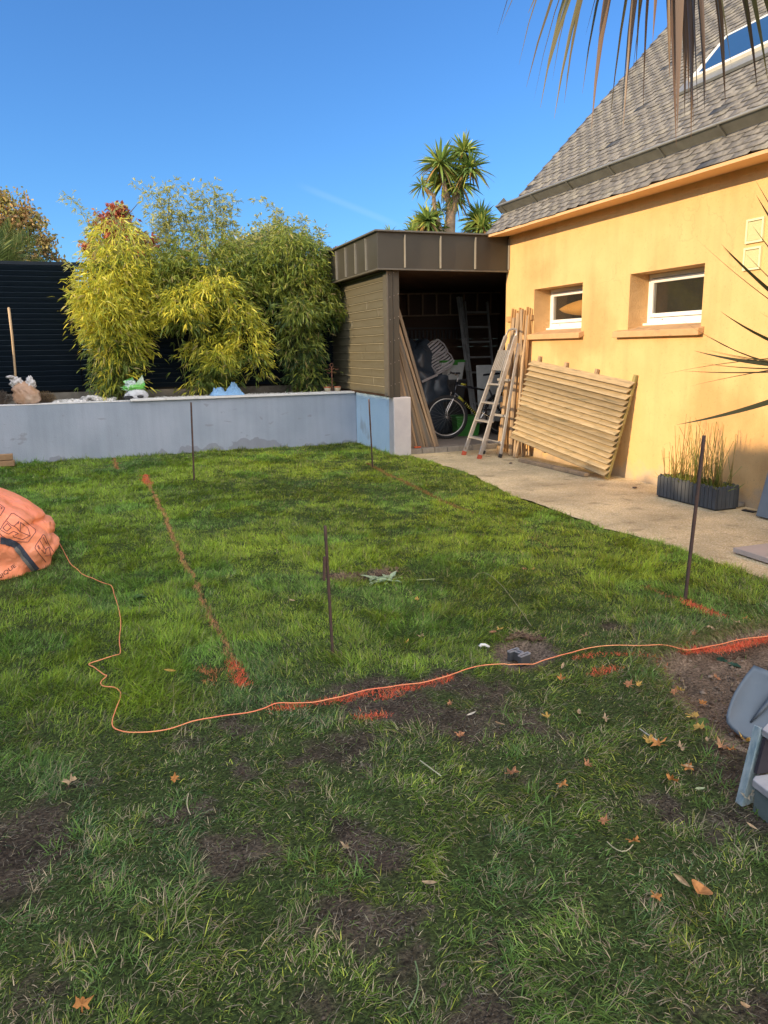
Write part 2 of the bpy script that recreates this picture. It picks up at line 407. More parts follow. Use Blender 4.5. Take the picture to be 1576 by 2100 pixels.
# ------------------------------------------------------------------ paved strip of washed aggregate
def patio():
    ys = np.arange(-4, 9.86, .06); xs_n = 34; V = []; C = []
    for y in ys:
        e = float(edge_x(y)) + (fbm(np.array([0.]), np.array([y]), .3, 12)[0] - .5) * .12
        for k in range(xs_n):
            x = e + (XH - .002 - e) * k / (xs_n - 1); V.append((x, y, 0.0)); 
    V = np.array(V); V[:, 2] = (fbm(V[:, 0], V[:, 1], .8, 14) - .5) * .012 - .002
    n = fbm(V[:, 0], V[:, 1], .5, 15); 
    F = []
    for r in range(len(ys) - 1):
        for k in range(xs_n - 1):
            a = r * xs_n + k; F.append((a, a + 1, a + xs_n + 1, a + xs_n))
    m, nn, l, p = nt('washed aggregate concrete')
    tc = nn.new('ShaderNodeTexCoord')
    v = nn.new('ShaderNodeTexVoronoi'); v.inputs['Scale'].default_value = 120; l.new(tc.outputs['Object'], v.inputs['Vector'])
    cr = nn.new('ShaderNodeValToRGB'); e = cr.color_ramp.elements
    e[0].position = 0; e[0].color = (.52, .40, .19, 1); e[1].position = 1; e[1].color = (.86, .74, .50, 1)
    x = e.new(.35); x.color = (.74, .60, .34, 1); x = e.new(.6); x.color = (.58, .46, .26, 1); x = e.new(.8); x.color = (.78, .64, .42, 1)
    sv = nn.new('ShaderNodeSeparateColor'); l.new(v.outputs['Color'], sv.inputs[0]); l.new(sv.outputs[0], cr.inputs[0])
    n2 = nn.new('ShaderNodeTexNoise'); n2.inputs['Scale'].default_value = 1.7; n2.inputs['Detail'].default_value = 7; l.new(tc.outputs['Object'], n2.inputs['Vector'])
    mr = nn.new('ShaderNodeMapRange'); mr.inputs[1].default_value = .35; mr.inputs[2].default_value = .7; mr.inputs[3].default_value = .70; mr.inputs[4].default_value = 1.15; l.new(n2.outputs['Fac'], mr.inputs[0])
    sc = nn.new('ShaderNodeVectorMath'); sc.operation = 'SCALE'; l.new(cr.outputs[0], sc.inputs[0]); l.new(mr.outputs[0], sc.inputs['Scale'])
    # a few mossy stains
    n3 = nn.new('ShaderNodeTexNoise'); n3.inputs['Scale'].default_value = 5; n3.inputs['Detail'].default_value = 9; l.new(tc.outputs['Object'], n3.inputs['Vector'])
    m3 = nn.new('ShaderNodeMapRange'); m3.inputs[1].default_value = .58; m3.inputs[2].default_value = .68; m3.inputs[4].default_value = .55; l.new(n3.outputs['Fac'], m3.inputs[0])
    mx = nn.new('ShaderNodeMixRGB'); l.new(m3.outputs[0], mx.inputs[0]); l.new(sc.outputs[0], mx.inputs[1]); mx.inputs[2].default_value = (.27, .20, .11, 1)
    l.new(mx.outputs[0], p.inputs['Base Color']); p.inputs['Roughness'].default_value = .9
    bp = nn.new('ShaderNodeBump'); bp.inputs['Strength'].default_value = .8; bp.inputs['Distance'].default_value = .006; l.new(v.outputs['Distance'], bp.inputs['Height']); l.new(bp.outputs[0], p.inputs['Normal'])
    o = mesh_np('patio', V, np.array(F), m, smooth=True); tag(o, kind='structure')
patio()

# ------------------------------------------------------------------ house
M_render = mat('ochre render', (.69, .43, .18), (.74, .475, .205), scale=3.0, rough=.92, bump=.55, bscale=140, c3=(.60, .35, .14), s3=.9, f3=.55)
M_reveal = mat('rough ochre render', (.58, .36, .16), (.66, .42, .19), scale=9, rough=.95, bump=1.0, bscale=90)
M_sill = mat('ochre concrete sill', (.56, .35, .17), (.50, .30, .14), scale=6, rough=.9, bump=.4, bscale=80, c3=(.30, .21, .12), s3=7, f3=.6)
M_soff = mat('ochre painted soffit', (.80, .50, .26), (.74, .46, .24), scale=4, rough=.85)
M_white = plain('white plastic frame', (.80, .79, .74), rough=.45, var=.95)
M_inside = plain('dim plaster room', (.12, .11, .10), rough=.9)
def weather(m):
    n = m.node_tree.nodes; l = m.node_tree.links; p = n['Principled BSDF']; src = p.inputs['Base Color'].links[0].from_socket
    ge = n.new('ShaderNodeNewGeometry'); sp = n.new('ShaderNodeSeparateXYZ'); l.new(ge.outputs['Position'], sp.inputs[0])
    # splash dirt on the lowest hand's breadth, uneven
    nz = n.new('ShaderNodeTexNoise'); nz.inputs['Scale'].default_value = 6; nz.inputs['Detail'].default_value = 7; l.new(ge.outputs['Position'], nz.inputs['Vector'])
    a = n.new('ShaderNodeMath'); a.operation = 'MULTIPLY_ADD'; a.inputs[1].default_value = .5; l.new(nz.outputs['Fac'], a.inputs[0]); l.new(sp.outputs[2], a.inputs[2])
    mr = n.new('ShaderNodeMapRange'); mr.inputs[1].default_value = .30; mr.inputs[2].default_value = .44; mr.inputs[3].default_value = .65; mr.inputs[4].default_value = 0; l.new(a.outputs[0], mr.inputs[0])
    mx = n.new('ShaderNodeMixRGB'); l.new(mr.outputs[0], mx.inputs[0]); l.new(src, mx.inputs[1]); mx.inputs[2].default_value = (.42, .37, .30, 1)
    # hairline cracks, few
    vo = n.new('ShaderNodeTexVoronoi'); vo.feature = 'DISTANCE_TO_EDGE'; vo.inputs['Scale'].default_value = .75
    nd = n.new('ShaderNodeTexNoise'); nd.inputs['Scale'].default_value = 4; nd.inputs['Detail'].default_value = 8; l.new(ge.outputs['Position'], nd.inputs['Vector'])
    va = n.new('ShaderNodeVectorMath'); va.operation = 'MULTIPLY_ADD'; va.inputs[1].default_value = (.35, .35, .35); l.new(nd.outputs['Color'], va.inputs[0]); l.new(ge.outputs['Position'], va.inputs[2]); l.new(va.outputs[0], vo.inputs['Vector'])
    m2 = n.new('ShaderNodeMapRange'); m2.inputs[1].default_value = .001; m2.inputs[2].default_value = .0045; m2.inputs[3].default_value = .22; m2.inputs[4].default_value = 0; l.new(vo.outputs['Distance'], m2.inputs[0])
    n3 = n.new('ShaderNodeTexNoise'); n3.inputs['Scale'].default_value = .8; l.new(ge.outputs['Position'], n3.inputs['Vector']); m3 = n.new('ShaderNodeMapRange'); m3.inputs[1].default_value = .56; m3.inputs[2].default_value = .60; l.new(n3.outputs['Fac'], m3.inputs[0])
    mu = n.new('ShaderNodeMath'); mu.operation = 'MULTIPLY'; l.new(m2.outputs[0], mu.inputs[0]); l.new(m3.outputs[0], mu.inputs[1])
    my = n.new('ShaderNodeMixRGB'); l.new(mu.outputs[0], my.inputs[0]); l.new(mx.outputs[0], my.inputs[1]); my.inputs[2].default_value = (.30, .17, .08, 1)
    # fine dark specks of the roughcast and faint rain streaks
    n4 = n.new('ShaderNodeTexNoise'); n4.inputs['Scale'].default_value = 45; n4.inputs['Detail'].default_value = 3; l.new(ge.outputs['Position'], n4.inputs['Vector']); m4 = n.new('ShaderNodeMapRange'); m4.inputs[1].default_value = .62; m4.inputs[2].default_value = .72; m4.inputs[3].default_value = 1.0; m4.inputs[4].default_value = .84; l.new(n4.outputs['Fac'], m4.inputs[0])
    mp = n.new('ShaderNodeMapping'); mp.inputs['Scale'].default_value = (1, 1, .06); l.new(ge.outputs['Position'], mp.inputs[0]); n5 = n.new('ShaderNodeTexNoise'); n5.inputs['Scale'].default_value = 7; n5.inputs['Detail'].default_value = 5; l.new(mp.outputs[0], n5.inputs['Vector']); m5 = n.new('ShaderNodeMapRange'); m5.inputs[1].default_value = .5; m5.inputs[2].default_value = .75; m5.inputs[3].default_value = 1.0; m5.inputs[4].default_value = .90; l.new(n5.outputs['Fac'], m5.inputs[0])
    m6 = n.new('ShaderNodeMath'); m6.operation = 'MULTIPLY'; l.new(m4.outputs[0], m6.inputs[0]); l.new(m5.outputs[0], m6.inputs[1]); sc = n.new('ShaderNodeVectorMath'); sc.operation = 'SCALE'; l.new(my.outputs[0], sc.inputs[0]); l.new(m6.outputs[0], sc.inputs['Scale'])
    l.new(sc.outputs[0], p.inputs['Base Color'])
weather(M_render)
def house():
    h = thing('house', 'ochre rendered house with steep slate roof and two small white windows', 'house', (XH, 4, 0))
    W1 = (7.85, 8.93, 1.61, 2.185); W2 = (5.90, 6.985, 1.60, 2.195)
    T = .34; x0, x1 = XH, XH + T
    # outer wall: one continuous skin with two openings, reveals included
    ys = [-4, W2[0], W2[1], W1[0], W1[1], YG]; b = MB()
    def band(ya, yb, za, zb): b.add([(x0, ya, za), (x0, yb, za), (x0, yb, zb), (x0, ya, zb)], [(0, 1, 2, 3)])
    band(ys[0], ys[1], -.2, 2.96); band(ys[2], ys[3], -.2, 2.96); band(ys[4], ys[5], -.2, 2.96)
    for w in (W1, W2): band(w[0], w[1], -.2, w[2]); band(w[0], w[1], w[3], 2.96)
    # gable end and the far sides, with the room's inner faces
    ridge_x, ridge_z = XH + 4.6, 2.96 + 4.6 * 1.015
    b.add([(x0, YG, -.2), (x0 + 9.2, YG, -.2), (x0 + 9.2, YG, 2.96), (ridge_x, YG, ridge_z), (x0, YG, 2.96)], [(0, 1, 2, 3, 4)])
    b.add([(x0, -4, -.2), (x0 + 9.2, -4, -.2), (x0 + 9.2, -4, 2.96), (ridge_x, -4, ridge_z), (x0, -4, 2.96)], [(0, 1, 2, 3, 4)])
    b.add([(x0 + 9.2, -4, -.2), (x0 + 9.2, YG, -.2), (x0 + 9.2, YG, 2.96), (x0 + 9.2, -4, 2.96)], [(0, 1, 2, 3)])
    wall = b.build('wall', M_render, h, fix=False)
    for (ya, yb, za, zb) in (W1, W2):
        r = MB()
        r.add([(x0, yb, za), (x1, yb, za), (x1, yb, zb), (x0, yb, zb)], [(0, 1, 2, 3)])
        r.add([(x0, ya, za), (x1, ya, za), (x1, ya, zb), (x0, ya, zb)], [(0, 3, 2, 1)])
        r.add([(x0, ya, zb), (x0, yb, zb), (x1, yb, zb), (x1, ya, zb)], [(0, 1, 2, 3)])
        r.build('window_reveal', M_reveal, wall, fix=False)
    ib = MB(); a = (x1 - .02, -3.6, .05); c = (x0 + 5, YG - .25, 2.7)
    for q in ([(c[0], a[1], a[2]), (c[0], c[1], a[2]), (c[0], c[1], c[2]), (c[0], a[1], c[2])],
              [(a[0], c[1], a[2]), (c[0], c[1], a[2]), (c[0], c[1], c[2]), (a[0], c[1], c[2])],
              [(a[0], a[1], a[2]), (c[0], a[1], a[2]), (c[0], a[1], c[2]), (a[0], a[1], c[2])],
              [(a[0], a[1], a[2]), (c[0], a[1], a[2]), (c[0], c[1], a[2]), (a[0], c[1], a[2])],
              [(a[0], a[1], c[2]), (c[0], a[1], c[2]), (c[0], c[1], c[2]), (a[0], c[1], c[2])]): ib.add(q, [(0, 1, 2, 3)])
    for (ya, yb, za, zb) in ((-3.6, W2[0], .05, 2.7), (W2[1], W1[0], .05, 2.7), (W1[1], c[1], .05, 2.7), (W1[0], W1[1], .05, W1[2]), (W1[0], W1[1], W1[3], 2.7), (W2[0], W2[1], .05, W2[2]), (W2[0], W2[1], W2[3], 2.7)):
        ib.add([(x1 - .02, ya, za), (x1 - .02, yb, za), (x1 - .02, yb, zb), (x1 - .02, ya, zb)], [(0, 1, 2, 3)])
    ib.build('room', M_inside, h, fix=False)
    M_pane = glass_mat('window glass', tint=(.97, .97, .96), base=(.24, .22, .18), seethrough=.88)
    for i, (ya, yb, za, zb) in enumerate((W1, W2)):
        xf = x0 + .245; zt = zb - .003; zl = za + .085
        w = MB(); f = .045
        w.span((xf, ya + .001, zl), (xf + .06, ya + f, zt)); w.span((xf, yb - f, zl), (xf + .06, yb - .001, zt))
        w.span((xf + .001, ya + f, zt - f), (xf + .06, yb - f, zt)); w.span((xf + .001, ya + f, zl), (xf + .06, yb - f, zl + .05))
        fr = w.build('window', M_white, h, bevel=.004)
        s = MB(); g = .042; y1, y2, z1, z2 = ya + f + .006, yb - f - .006, zl + .056, zt - f - .006; xs_ = xf - .014
        s.span((xs_, y1, z1), (xs_ + .05, y1 + g, z2)); s.span((xs_, y2 - g, z1), (xs_ + .05, y2, z2)); s.span((xs_ + .001, y1 + g, z1), (xs_ + .05, y2 - g, z1 + g)); s.span((xs_ + .001, y1 + g, z2 - g), (xs_ + .05, y2 - g, z2))
        s.build('sash', M_white, fr, bevel=.004)
        MB().add([(xs_ + .022, y2 - g + .003, z1 + g - .003), (xs_ + .022, y1 + g - .003, z1 + g - .003), (xs_ + .022, y1 + g - .003, z2 - g + .003), (xs_ + .022, y2 - g + .003, z2 - g + .003)], [(0, 1, 2, 3)]).build('pane', M_pane, fr, fix=False)
        MB().prism([(xf - .055, ya + .002, zl - .005), (xf - .055, yb - .002, zl - .005), (xf + .06, yb - .002, zl + .012), (xf + .06, ya + .002, zl + .012)], (0, 0, -.022)).build('sill_nose', M_white, fr, bevel=.003)
        d = MB(); 
        for yy in (ya + .25, yb - .25): d.lathe([(.007, 0), (.007, .004)], (xf - .001, yy, zl + .03), 8, Matrix.Rotation(R(-90), 3, 'Y'))
        split_build(d, 'drain_cap', plain('dark plug', (.05, .05, .05)), fr)
        sl_ = MB(); ys0, ys1 = (ya - .06, yb + .17) if i == 0 else (ya - .05, yb + .17)
        sl_.add([(x0 - .075, ys0, za - .065), (x0 - .075, ys1, za - .065), (x0 + .24, yb, za - .02), (x0 + .24, ya, za - .02),
                 (x0 - .075, ys0, za - .0), (x0 - .075, ys1, za - .0), (x0 + .26, ys1, za + .075), (x0 + .26, ys0, za + .075)], [(4, 5, 6, 7), (0, 1, 5, 4), (0, 4, 7, 3), (1, 2, 6, 5), (0, 3, 2, 1), (2, 3, 7, 6)])
        so = sl_.build('window_sill', M_sill, h, bevel=.006)
    # roof: slates laid in courses on a dark deck; the gutter stands on the slates
    sl_ = 1.015; L = math.hypot(1, sl_); ux, uz = 1 / L, sl_ / L; nx, nz = -sl_ / L, 1 / L
    ex, ez = XH - .335, 2.945
    roof = MB()
    def rp(t, y, up): return (ex + ux * t + nx * up, y, ez + uz * t + nz * up)
    TL = 6.4
    roof.prism([rp(.045, -4.1, -.02), rp(TL, -4.1, -.02), rp(TL, YG + .03, -.02), rp(.045, YG + .03, -.02)], (nx * .024, 0, nz * .024))
    roof.prism([(ridge_x + .3 + ux * (0), y_, z_) for y_, z_ in ()] or [(ex + ux * TL, -4.1, ez + uz * TL - .05), (ex + ux * TL * 2, -4.1, ez - .05), (ex + ux * TL * 2, YG + .03, ez - .05), (ex + ux * TL, YG + .03, ez + uz * TL - .05)], (0, 0, .05))
    ro = roof.build('roof', plain('roof underlay', (.05, .045, .04), rough=.9), h)
    V = []; F = []; C = []; row = .092; wS = .20; q = 0
    r2 = np.random.default_rng(3)
    k = 0; t = 0.0
    while t < TL - .02:
        y = YG + .045 + (-wS / 2 if k % 2 else 0)
        while y > -4.1:
            ya = y + r2.uniform(-.012, .012); yb = y - wS + .010 + r2.uniform(-.010, .008); ya = min(ya, YG + .045)
            if ya - yb > .03:
                l0 = t - .012 + r2.uniform(-.006, .006); l1 = t + row * 1.35; u0 = .013 + r2.uniform(0, .004); u1 = .003; th = .004
                tint = (.172, .164, .152) if r2.random() < .8 else (.20, .19, .165)
                s = r2.uniform(.84, 1.14); 
                if r2.random() < .012: tint = (.05, .055, .065)
                c = [x * s for x in tint]
                cutc = .03 if r2.random() < .25 else 0
                P = [rp(l0 + cutc, ya, u0), rp(l0, yb, u0 + r2.uniform(-.003, .003)), rp(l1, yb, u1), rp(l1, ya, u1)]
                P2 = [(a_[0] - nx * th, a_[1], a_[2] - nz * th) for a_ in P]
                n0 = len(V); V += P + P2; C += [c] * 8
                F += [(n0, n0 + 1, n0 + 2, n0 + 3), (n0 + 4, n0 + 5, n0 + 1, n0), (n0 + 5, n0 + 6, n0 + 2, n0 + 1), (n0 + 7, n0 + 4, n0, n0 + 3)]
            y -= wS
        t += row; k += 1
    M_slate = vmat('weathered slate', rough=.62, nscale=26, spec=.35)
    mesh_np('slates', np.array(V), np.array(F), M_slate, np.array(C), parent=ro)
    tg = .40  # gutter position up the slope
    g = MB(); M_zinc = mat('weathered zinc', (.20, .195, .165), (.145, .14, .12), scale=7, rough=.5, metal=.35)
    g.prism([rp(tg, -4.1, .02), rp(tg - .01, -4.1, .145), rp(tg + .004, -4.1, .145), rp(tg + .014, -4.1, .02)], (0, 4.1 + YG + .02, 0))
    go = g.build('gutter', M_zinc, h)
    MB().tube([rp(tg - .008, -4.1, .150), rp(tg - .008, YG + .022, .150)], .014, 10).build('gutter_bead', mat('bright zinc', (.42, .41, .36), (.34, .33, .29), scale=9, rough=.4, metal=.3), go, smooth=True)
    st = MB()
    y = YG - .10
    while y > -4: st.prism([rp(tg - .018, y - .012, .018), rp(tg - .024, y - .012, .152), rp(tg - .010, y - .012, .152), rp(tg - .004, y - .012, .018)], (0, .022, 0)); y -= .78
    split_build(st, 'gutter_joint', M_zinc, go)
    MB().prism([rp(tg - .012, YG + .021, .02), rp(tg - .012, YG + .021, .15), rp(tg + .16, YG + .021, .15), rp(tg + .16, YG + .021, .02)], (0, .006, 0)).build('gutter_end', M_zinc, go)
    # soffit
    s = MB(); s.prism([(ex - .006, -4.08, ez - .004), (ex + .004, -4.08, ez - .030), (XH + .001, -4.08, ez - .005), (XH + .001, -4.08, ez + .22), (ex + .045, -4.08, ez + .004)], (0, 4.08 + YG + .028, 0)); s.build('soffit', M_soff, h)
    # vents
    for (ya, yb, zb, zt) in ((5.23, 5.42, 2.30, 2.50), (5.235, 5.425, 2.075, 2.265)):
        v = MB(); v.span((XH - .022, ya, zb), (XH - .001, yb, zb + .018)); v.span((XH - .022, ya, zt - .018), (XH - .001, yb, zt)); v.span((XH - .0215, ya, zb + .018), (XH - .001, ya + .018, zt - .018)); v.span((XH - .0215, yb - .018, zb + .018), (XH - .001, yb, zt - .018))
        vo = v.build('vent', plain('cream plastic', (.74, .70, .42), rough=.5, var=.96), h)
        v = MB(); nl = 9
        for j in range(nl):
            z = zb + .024 + (zt - zb - .048) * (j + .5) / nl; v.box((XH - .012, (ya + yb) / 2, z), (.004, yb - ya - .038, .019), Euler((0, R(-28), 0)))
        v.build('louvre', plain('cream plastic louvre', (.70, .66, .38), rough=.5, var=.96), vo)
    # trapezoid roof window set on the slates
    def pr(px, py, up):
        d = ray(px, py); N = np.array([nx, 0, nz]); P0 = np.array(rp(0, 0, up)); return CAM + d * (((P0 - CAM) @ N) / (d @ N))
    up = .09
    a = pr(1412, 162, up); b_ = pr(1490, 70, up)
    ta = ((a[0] - ex) * ux + (a[2] - ez) * uz); tb = ((b_[0] - ex) * ux + (b_[2] - ez) * uz); ya, yb = a[1], b_[1]
    Lw = 3.2
    def frame(t0, t1, y0, y1, y2, y3, u, th):   # quad ring corners
        return [rp(t0, y0, u), rp(t1, y1, u), rp(t1, y2, u), rp(t0, y3, u)]
    A = (ta, ya); B = (tb, yb); Cc = (tb, yb - Lw + (ya - yb)); D = (ta, ya - Lw - (ya - yb) * 0)
    out = [A, B, Cc, D]
    def inset(P, d):
        c = np.mean(P, axis=0); return [tuple(np.array(p) + (c - np.array(p)) * d / np.linalg.norm(c - np.array(p))) for p in P]
    ring0 = [(A[0] - .13, A[1] + .14), (B[0] + .05, B[1] + .06), (Cc[0] + .05, Cc[1] - .06), (D[0] - .13, D[1] - .14)]
    ring1 = [(A[0] - .0, A[1] + .0), B, Cc, D]
    ring2 = [(A[0] + .05, A[1] - .10), (B[0] - .045, B[1] - .05), (Cc[0] - .045, Cc[1] + .05), (D[0] + .05, D[1] + .10)]
    def ringmesh(P, Q, u0, u1):
        m_ = MB(); vs = [rp(t, y, u1) for t, y in P] + [rp(t, y, u1) for t, y in Q] + [rp(t, y, u0) for t, y in P] + [rp(t, y, u0) for t, y in Q]
        fs = []
        for i in range(4):
            j = (i + 1) % 4; fs += [(i, j, 4 + j, 4 + i), (8 + i, 8 + j, j, i), (4 + i, 4 + j, 12 + j, 12 + i)]
        return m_.add(vs, fs)
    rw = ringmesh(ring0, ring1, .02, .05).build('roof_window', mat('zinc flashing', (.27, .28, .28), (.21, .22, .22), scale=6, rough=.45, metal=.3), h)
    ringmesh(ring1, ring2, .03, .085).build('window_frame', plain('cream painted frame', (.74, .70, .60), rough=.5, var=.93), rw)
    MB().prism([rp(t, y, .075) for t, y in ring2], (nx * .01, 0, nz * .01)).build('pane', glass_mat('glass with sky blue', base=(.03, .09, .20), seethrough=.12), rw)  # blue of the reflected sky is put into the pane colour
    # hanging orange paint crack lines and base plinth stain live in the render material
    return h
house()

# ------------------------------------------------------------------ rendered planter walls
def wall_mat():
    m, n, l, p = nt('grey cement render')
    tc = n.new('ShaderNodeTexCoord'); ge = n.new('ShaderNodeNewGeometry'); sep = n.new('ShaderNodeSeparateXYZ'); l.new(ge.outputs['Position'], sep.inputs[0])
    nz = n.new('ShaderNodeTexNoise'); nz.inputs['Scale'].default_value = 1.6; nz.inputs['Detail'].default_value = 8; l.new(ge.outputs['Position'], nz.inputs['Vector'])
    cr = n.new('ShaderNodeValToRGB'); cr.color_ramp.elements[0].position = .35; cr.color_ramp.elements[1].position = .68
    cr.color_ramp.elements[0].color = (.285, .335, .41, 1); cr.color_ramp.elements[1].color = (.355, .40, .485, 1); l.new(nz.outputs['Fac'], cr.inputs[0])  # blue of the skylight is mixed into the cement grey
    # patched render along the foot (z below a wavy line, between x 0.8 and 3) and rain streaks below the top
    n2 = n.new('ShaderNodeTexNoise'); n2.inputs['Scale'].default_value = 3.2; n2.inputs['Detail'].default_value = 3; l.new(ge.outputs['Position'], n2.inputs['Vector'])
    s1 = n.new('ShaderNodeMath'); s1.operation = 'MULTIPLY_ADD'; s1.inputs[1].default_value = .75; s1.inputs[2].default_value = -.27; l.new(n2.outputs['Fac'], s1.inputs[0])
    xm = n.new('ShaderNodeMapRange'); xm.inputs[1].default_value = .3; xm.inputs[2].default_value = 1.3; xm.inputs[3].default_value = -.12; xm.inputs[4].default_value = 0; l.new(sep.outputs[0], xm.inputs[0])
    xm2 = n.new('ShaderNodeMapRange'); xm2.inputs[1].default_value = 2.2; xm2.inputs[2].default_value = 2.9; xm2.inputs[3].default_value = 0; xm2.inputs[4].default_value = -.15; l.new(sep.outputs[0], xm2.inputs[0])
    a1 = n.new('ShaderNodeMath'); l.new(s1.outputs[0], a1.inputs[0]); l.new(xm.outputs[0], a1.inputs[1]); a2 = n.new('ShaderNodeMath'); l.new(a1.outputs[0], a2.inputs[0]); l.new(xm2.outputs[0], a2.inputs[1])
    lt = n.new('ShaderNodeMath'); lt.operation = 'SUBTRACT'; l.new(a2.outputs[0], lt.inputs[0]); l.new(sep.outputs[2], lt.inputs[1])
    mk = n.new('ShaderNodeMapRange'); mk.inputs[1].default_value = -.004; mk.inputs[2].default_value = .012; mk.inputs[4].default_value = .75; l.new(lt.outputs[0], mk.inputs[0])
    mx = n.new('ShaderNodeMixRGB'); l.new(mk.outputs[0], mx.inputs[0]); l.new(cr.outputs[0], mx.inputs[1]); mx.inputs[2].default_value = (.225, .24, .28, 1)
    # small grey blotches
    n4 = n.new('ShaderNodeTexNoise'); n4.inputs['Scale'].default_value = 4.5; n4.inputs['Detail'].default_value = 6; n4.inputs['Distortion'].default_value = .6
    mp = n.new('ShaderNodeMapping'); mp.inputs['Scale'].default_value = (1, 1, 2.2); l.new(ge.outputs['Position'], mp.inputs[0]); l.new(mp.outputs[0], n4.inputs['Vector'])
    m4 = n.new('ShaderNodeMapRange'); m4.inputs[1].default_value = .67; m4.inputs[2].default_value = .71; m4.inputs[4].default_value = .6; l.new(n4.outputs['Fac'], m4.inputs[0])
    mx2 = n.new('ShaderNodeMixRGB'); l.new(m4.outputs[0], mx2.inputs[0]); l.new(mx.outputs[0], mx2.inputs[1]); mx2.inputs[2].default_value = (.235, .245, .27, 1)
    # vertical rain streaks
    n5 = n.new('ShaderNodeTexNoise'); n5.inputs['Scale'].default_value = 14; n5.inputs['Detail'].default_value = 4
    mp5 = n.new('ShaderNodeMapping'); mp5.inputs['Scale'].default_value = (1, 1, .05); l.new(ge.outputs['Position'], mp5.inputs[0]); l.new(mp5.outputs[0], n5.inputs['Vector'])
    m5 = n.new('ShaderNodeMapRange'); m5.inputs[1].default_value = .35; m5.inputs[2].default_value = .7; m5.inputs[3].default_value = 1.03; m5.inputs[4].default_value = .95; l.new(n5.outputs['Fac'], m5.inputs[0])
    sc = n.new('ShaderNodeVectorMath'); sc.operation = 'SCALE'; l.new(mx2.outputs[0], sc.inputs[0]); l.new(m5.outputs[0], sc.inputs['Scale'])
    l.new(sc.outputs[0], p.inputs['Base Color']); p.inputs['Roughness'].default_value = .93
    nb = n.new('ShaderNodeTexNoise'); nb.inputs['Scale'].default_value = 70; nb.inputs['Detail'].default_value = 6; l.new(ge.outputs['Position'], nb.inputs['Vector'])
    bp = n.new('ShaderNodeBump'); bp.inputs['Strength'].default_value = .35; bp.inputs['Distance'].default_value = .01; l.new(nb.outputs['Fac'], bp.inputs['Height']); l.new(bp.outputs[0], p.inputs['Normal'])
    return m
M_cem = wall_mat()
M_coping = mat('white coping', (.74, .73, .72), (.66, .65, .64), scale=5, rough=.7, c3=(.5, .48, .45), s3=9, f3=.62)
def planter_walls():
    w = thing('planter_wall', 'long low grey rendered retaining wall below the bamboo with white coping', 'wall', (0, YB, 0))
    MB().span((-7, YB, -.2), (XS, YB + .18, ZW - .012)).build('wall', M_cem, w, bevel=.004)
    MB().span((.33, YB - .035, ZW - .010), (XS - .02, YB + .20, ZW + .022)).build('coping', M_coping, w, bevel=.004)
    MB().span((-7, YB - .004, ZW - .0105), (.328, YB + .19, ZW + .002)).build('coping', M_coping, w, bevel=.003)
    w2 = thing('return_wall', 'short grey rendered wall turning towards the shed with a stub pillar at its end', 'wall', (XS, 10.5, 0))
    MB().span((XS, 9.715, -.2), (XS + .20, YB + .0, ZW + .002)).build('wall', mat('grey render with skylight blue', (.47, .66, .84), (.53, .71, .88), scale=3, rough=.9, bump=.3, bscale=70, c3=(.38, .48, .58), s3=2.5, f3=.58), w2, bevel=.004)  # grey wall: skylight blue and extra brightness are put into the colour
    MB().span((XS - .012, 9.69, -.2), (XS + .245, 9.88, ZW + .008)).build('pillar', mat('light grey render', (.50, .475, .48), (.58, .55, .54), scale=5, rough=.9, bump=.35, bscale=80), w2, bevel=.01)
planter_walls()
def bed():
    n = 60; xs = np.linspace(-7, 3.72, 180); ys = np.linspace(YB + .17, 12.75, 22); X, Y = np.meshgrid(xs, ys); x = X.ravel(); y = Y.ravel()
    z = ZW - .045 + (fbm(x, y, .4, 70) - .5) * .05
    nx = len(xs); i = np.arange((nx - 1) * (len(ys) - 1)); r = i // (nx - 1); c = i % (nx - 1); a = r * nx + c
    o = mesh_np('planting_bed', np.stack([x, y, z], 1), np.stack([a, a + 1, a + nx + 1, a + nx], 1), mat('bed soil', (.09, .07, .05), (.05, .04, .03), scale=30, rough=.95, bump=.8, bscale=80), smooth=True)
    tag(o, kind='structure')
bed()
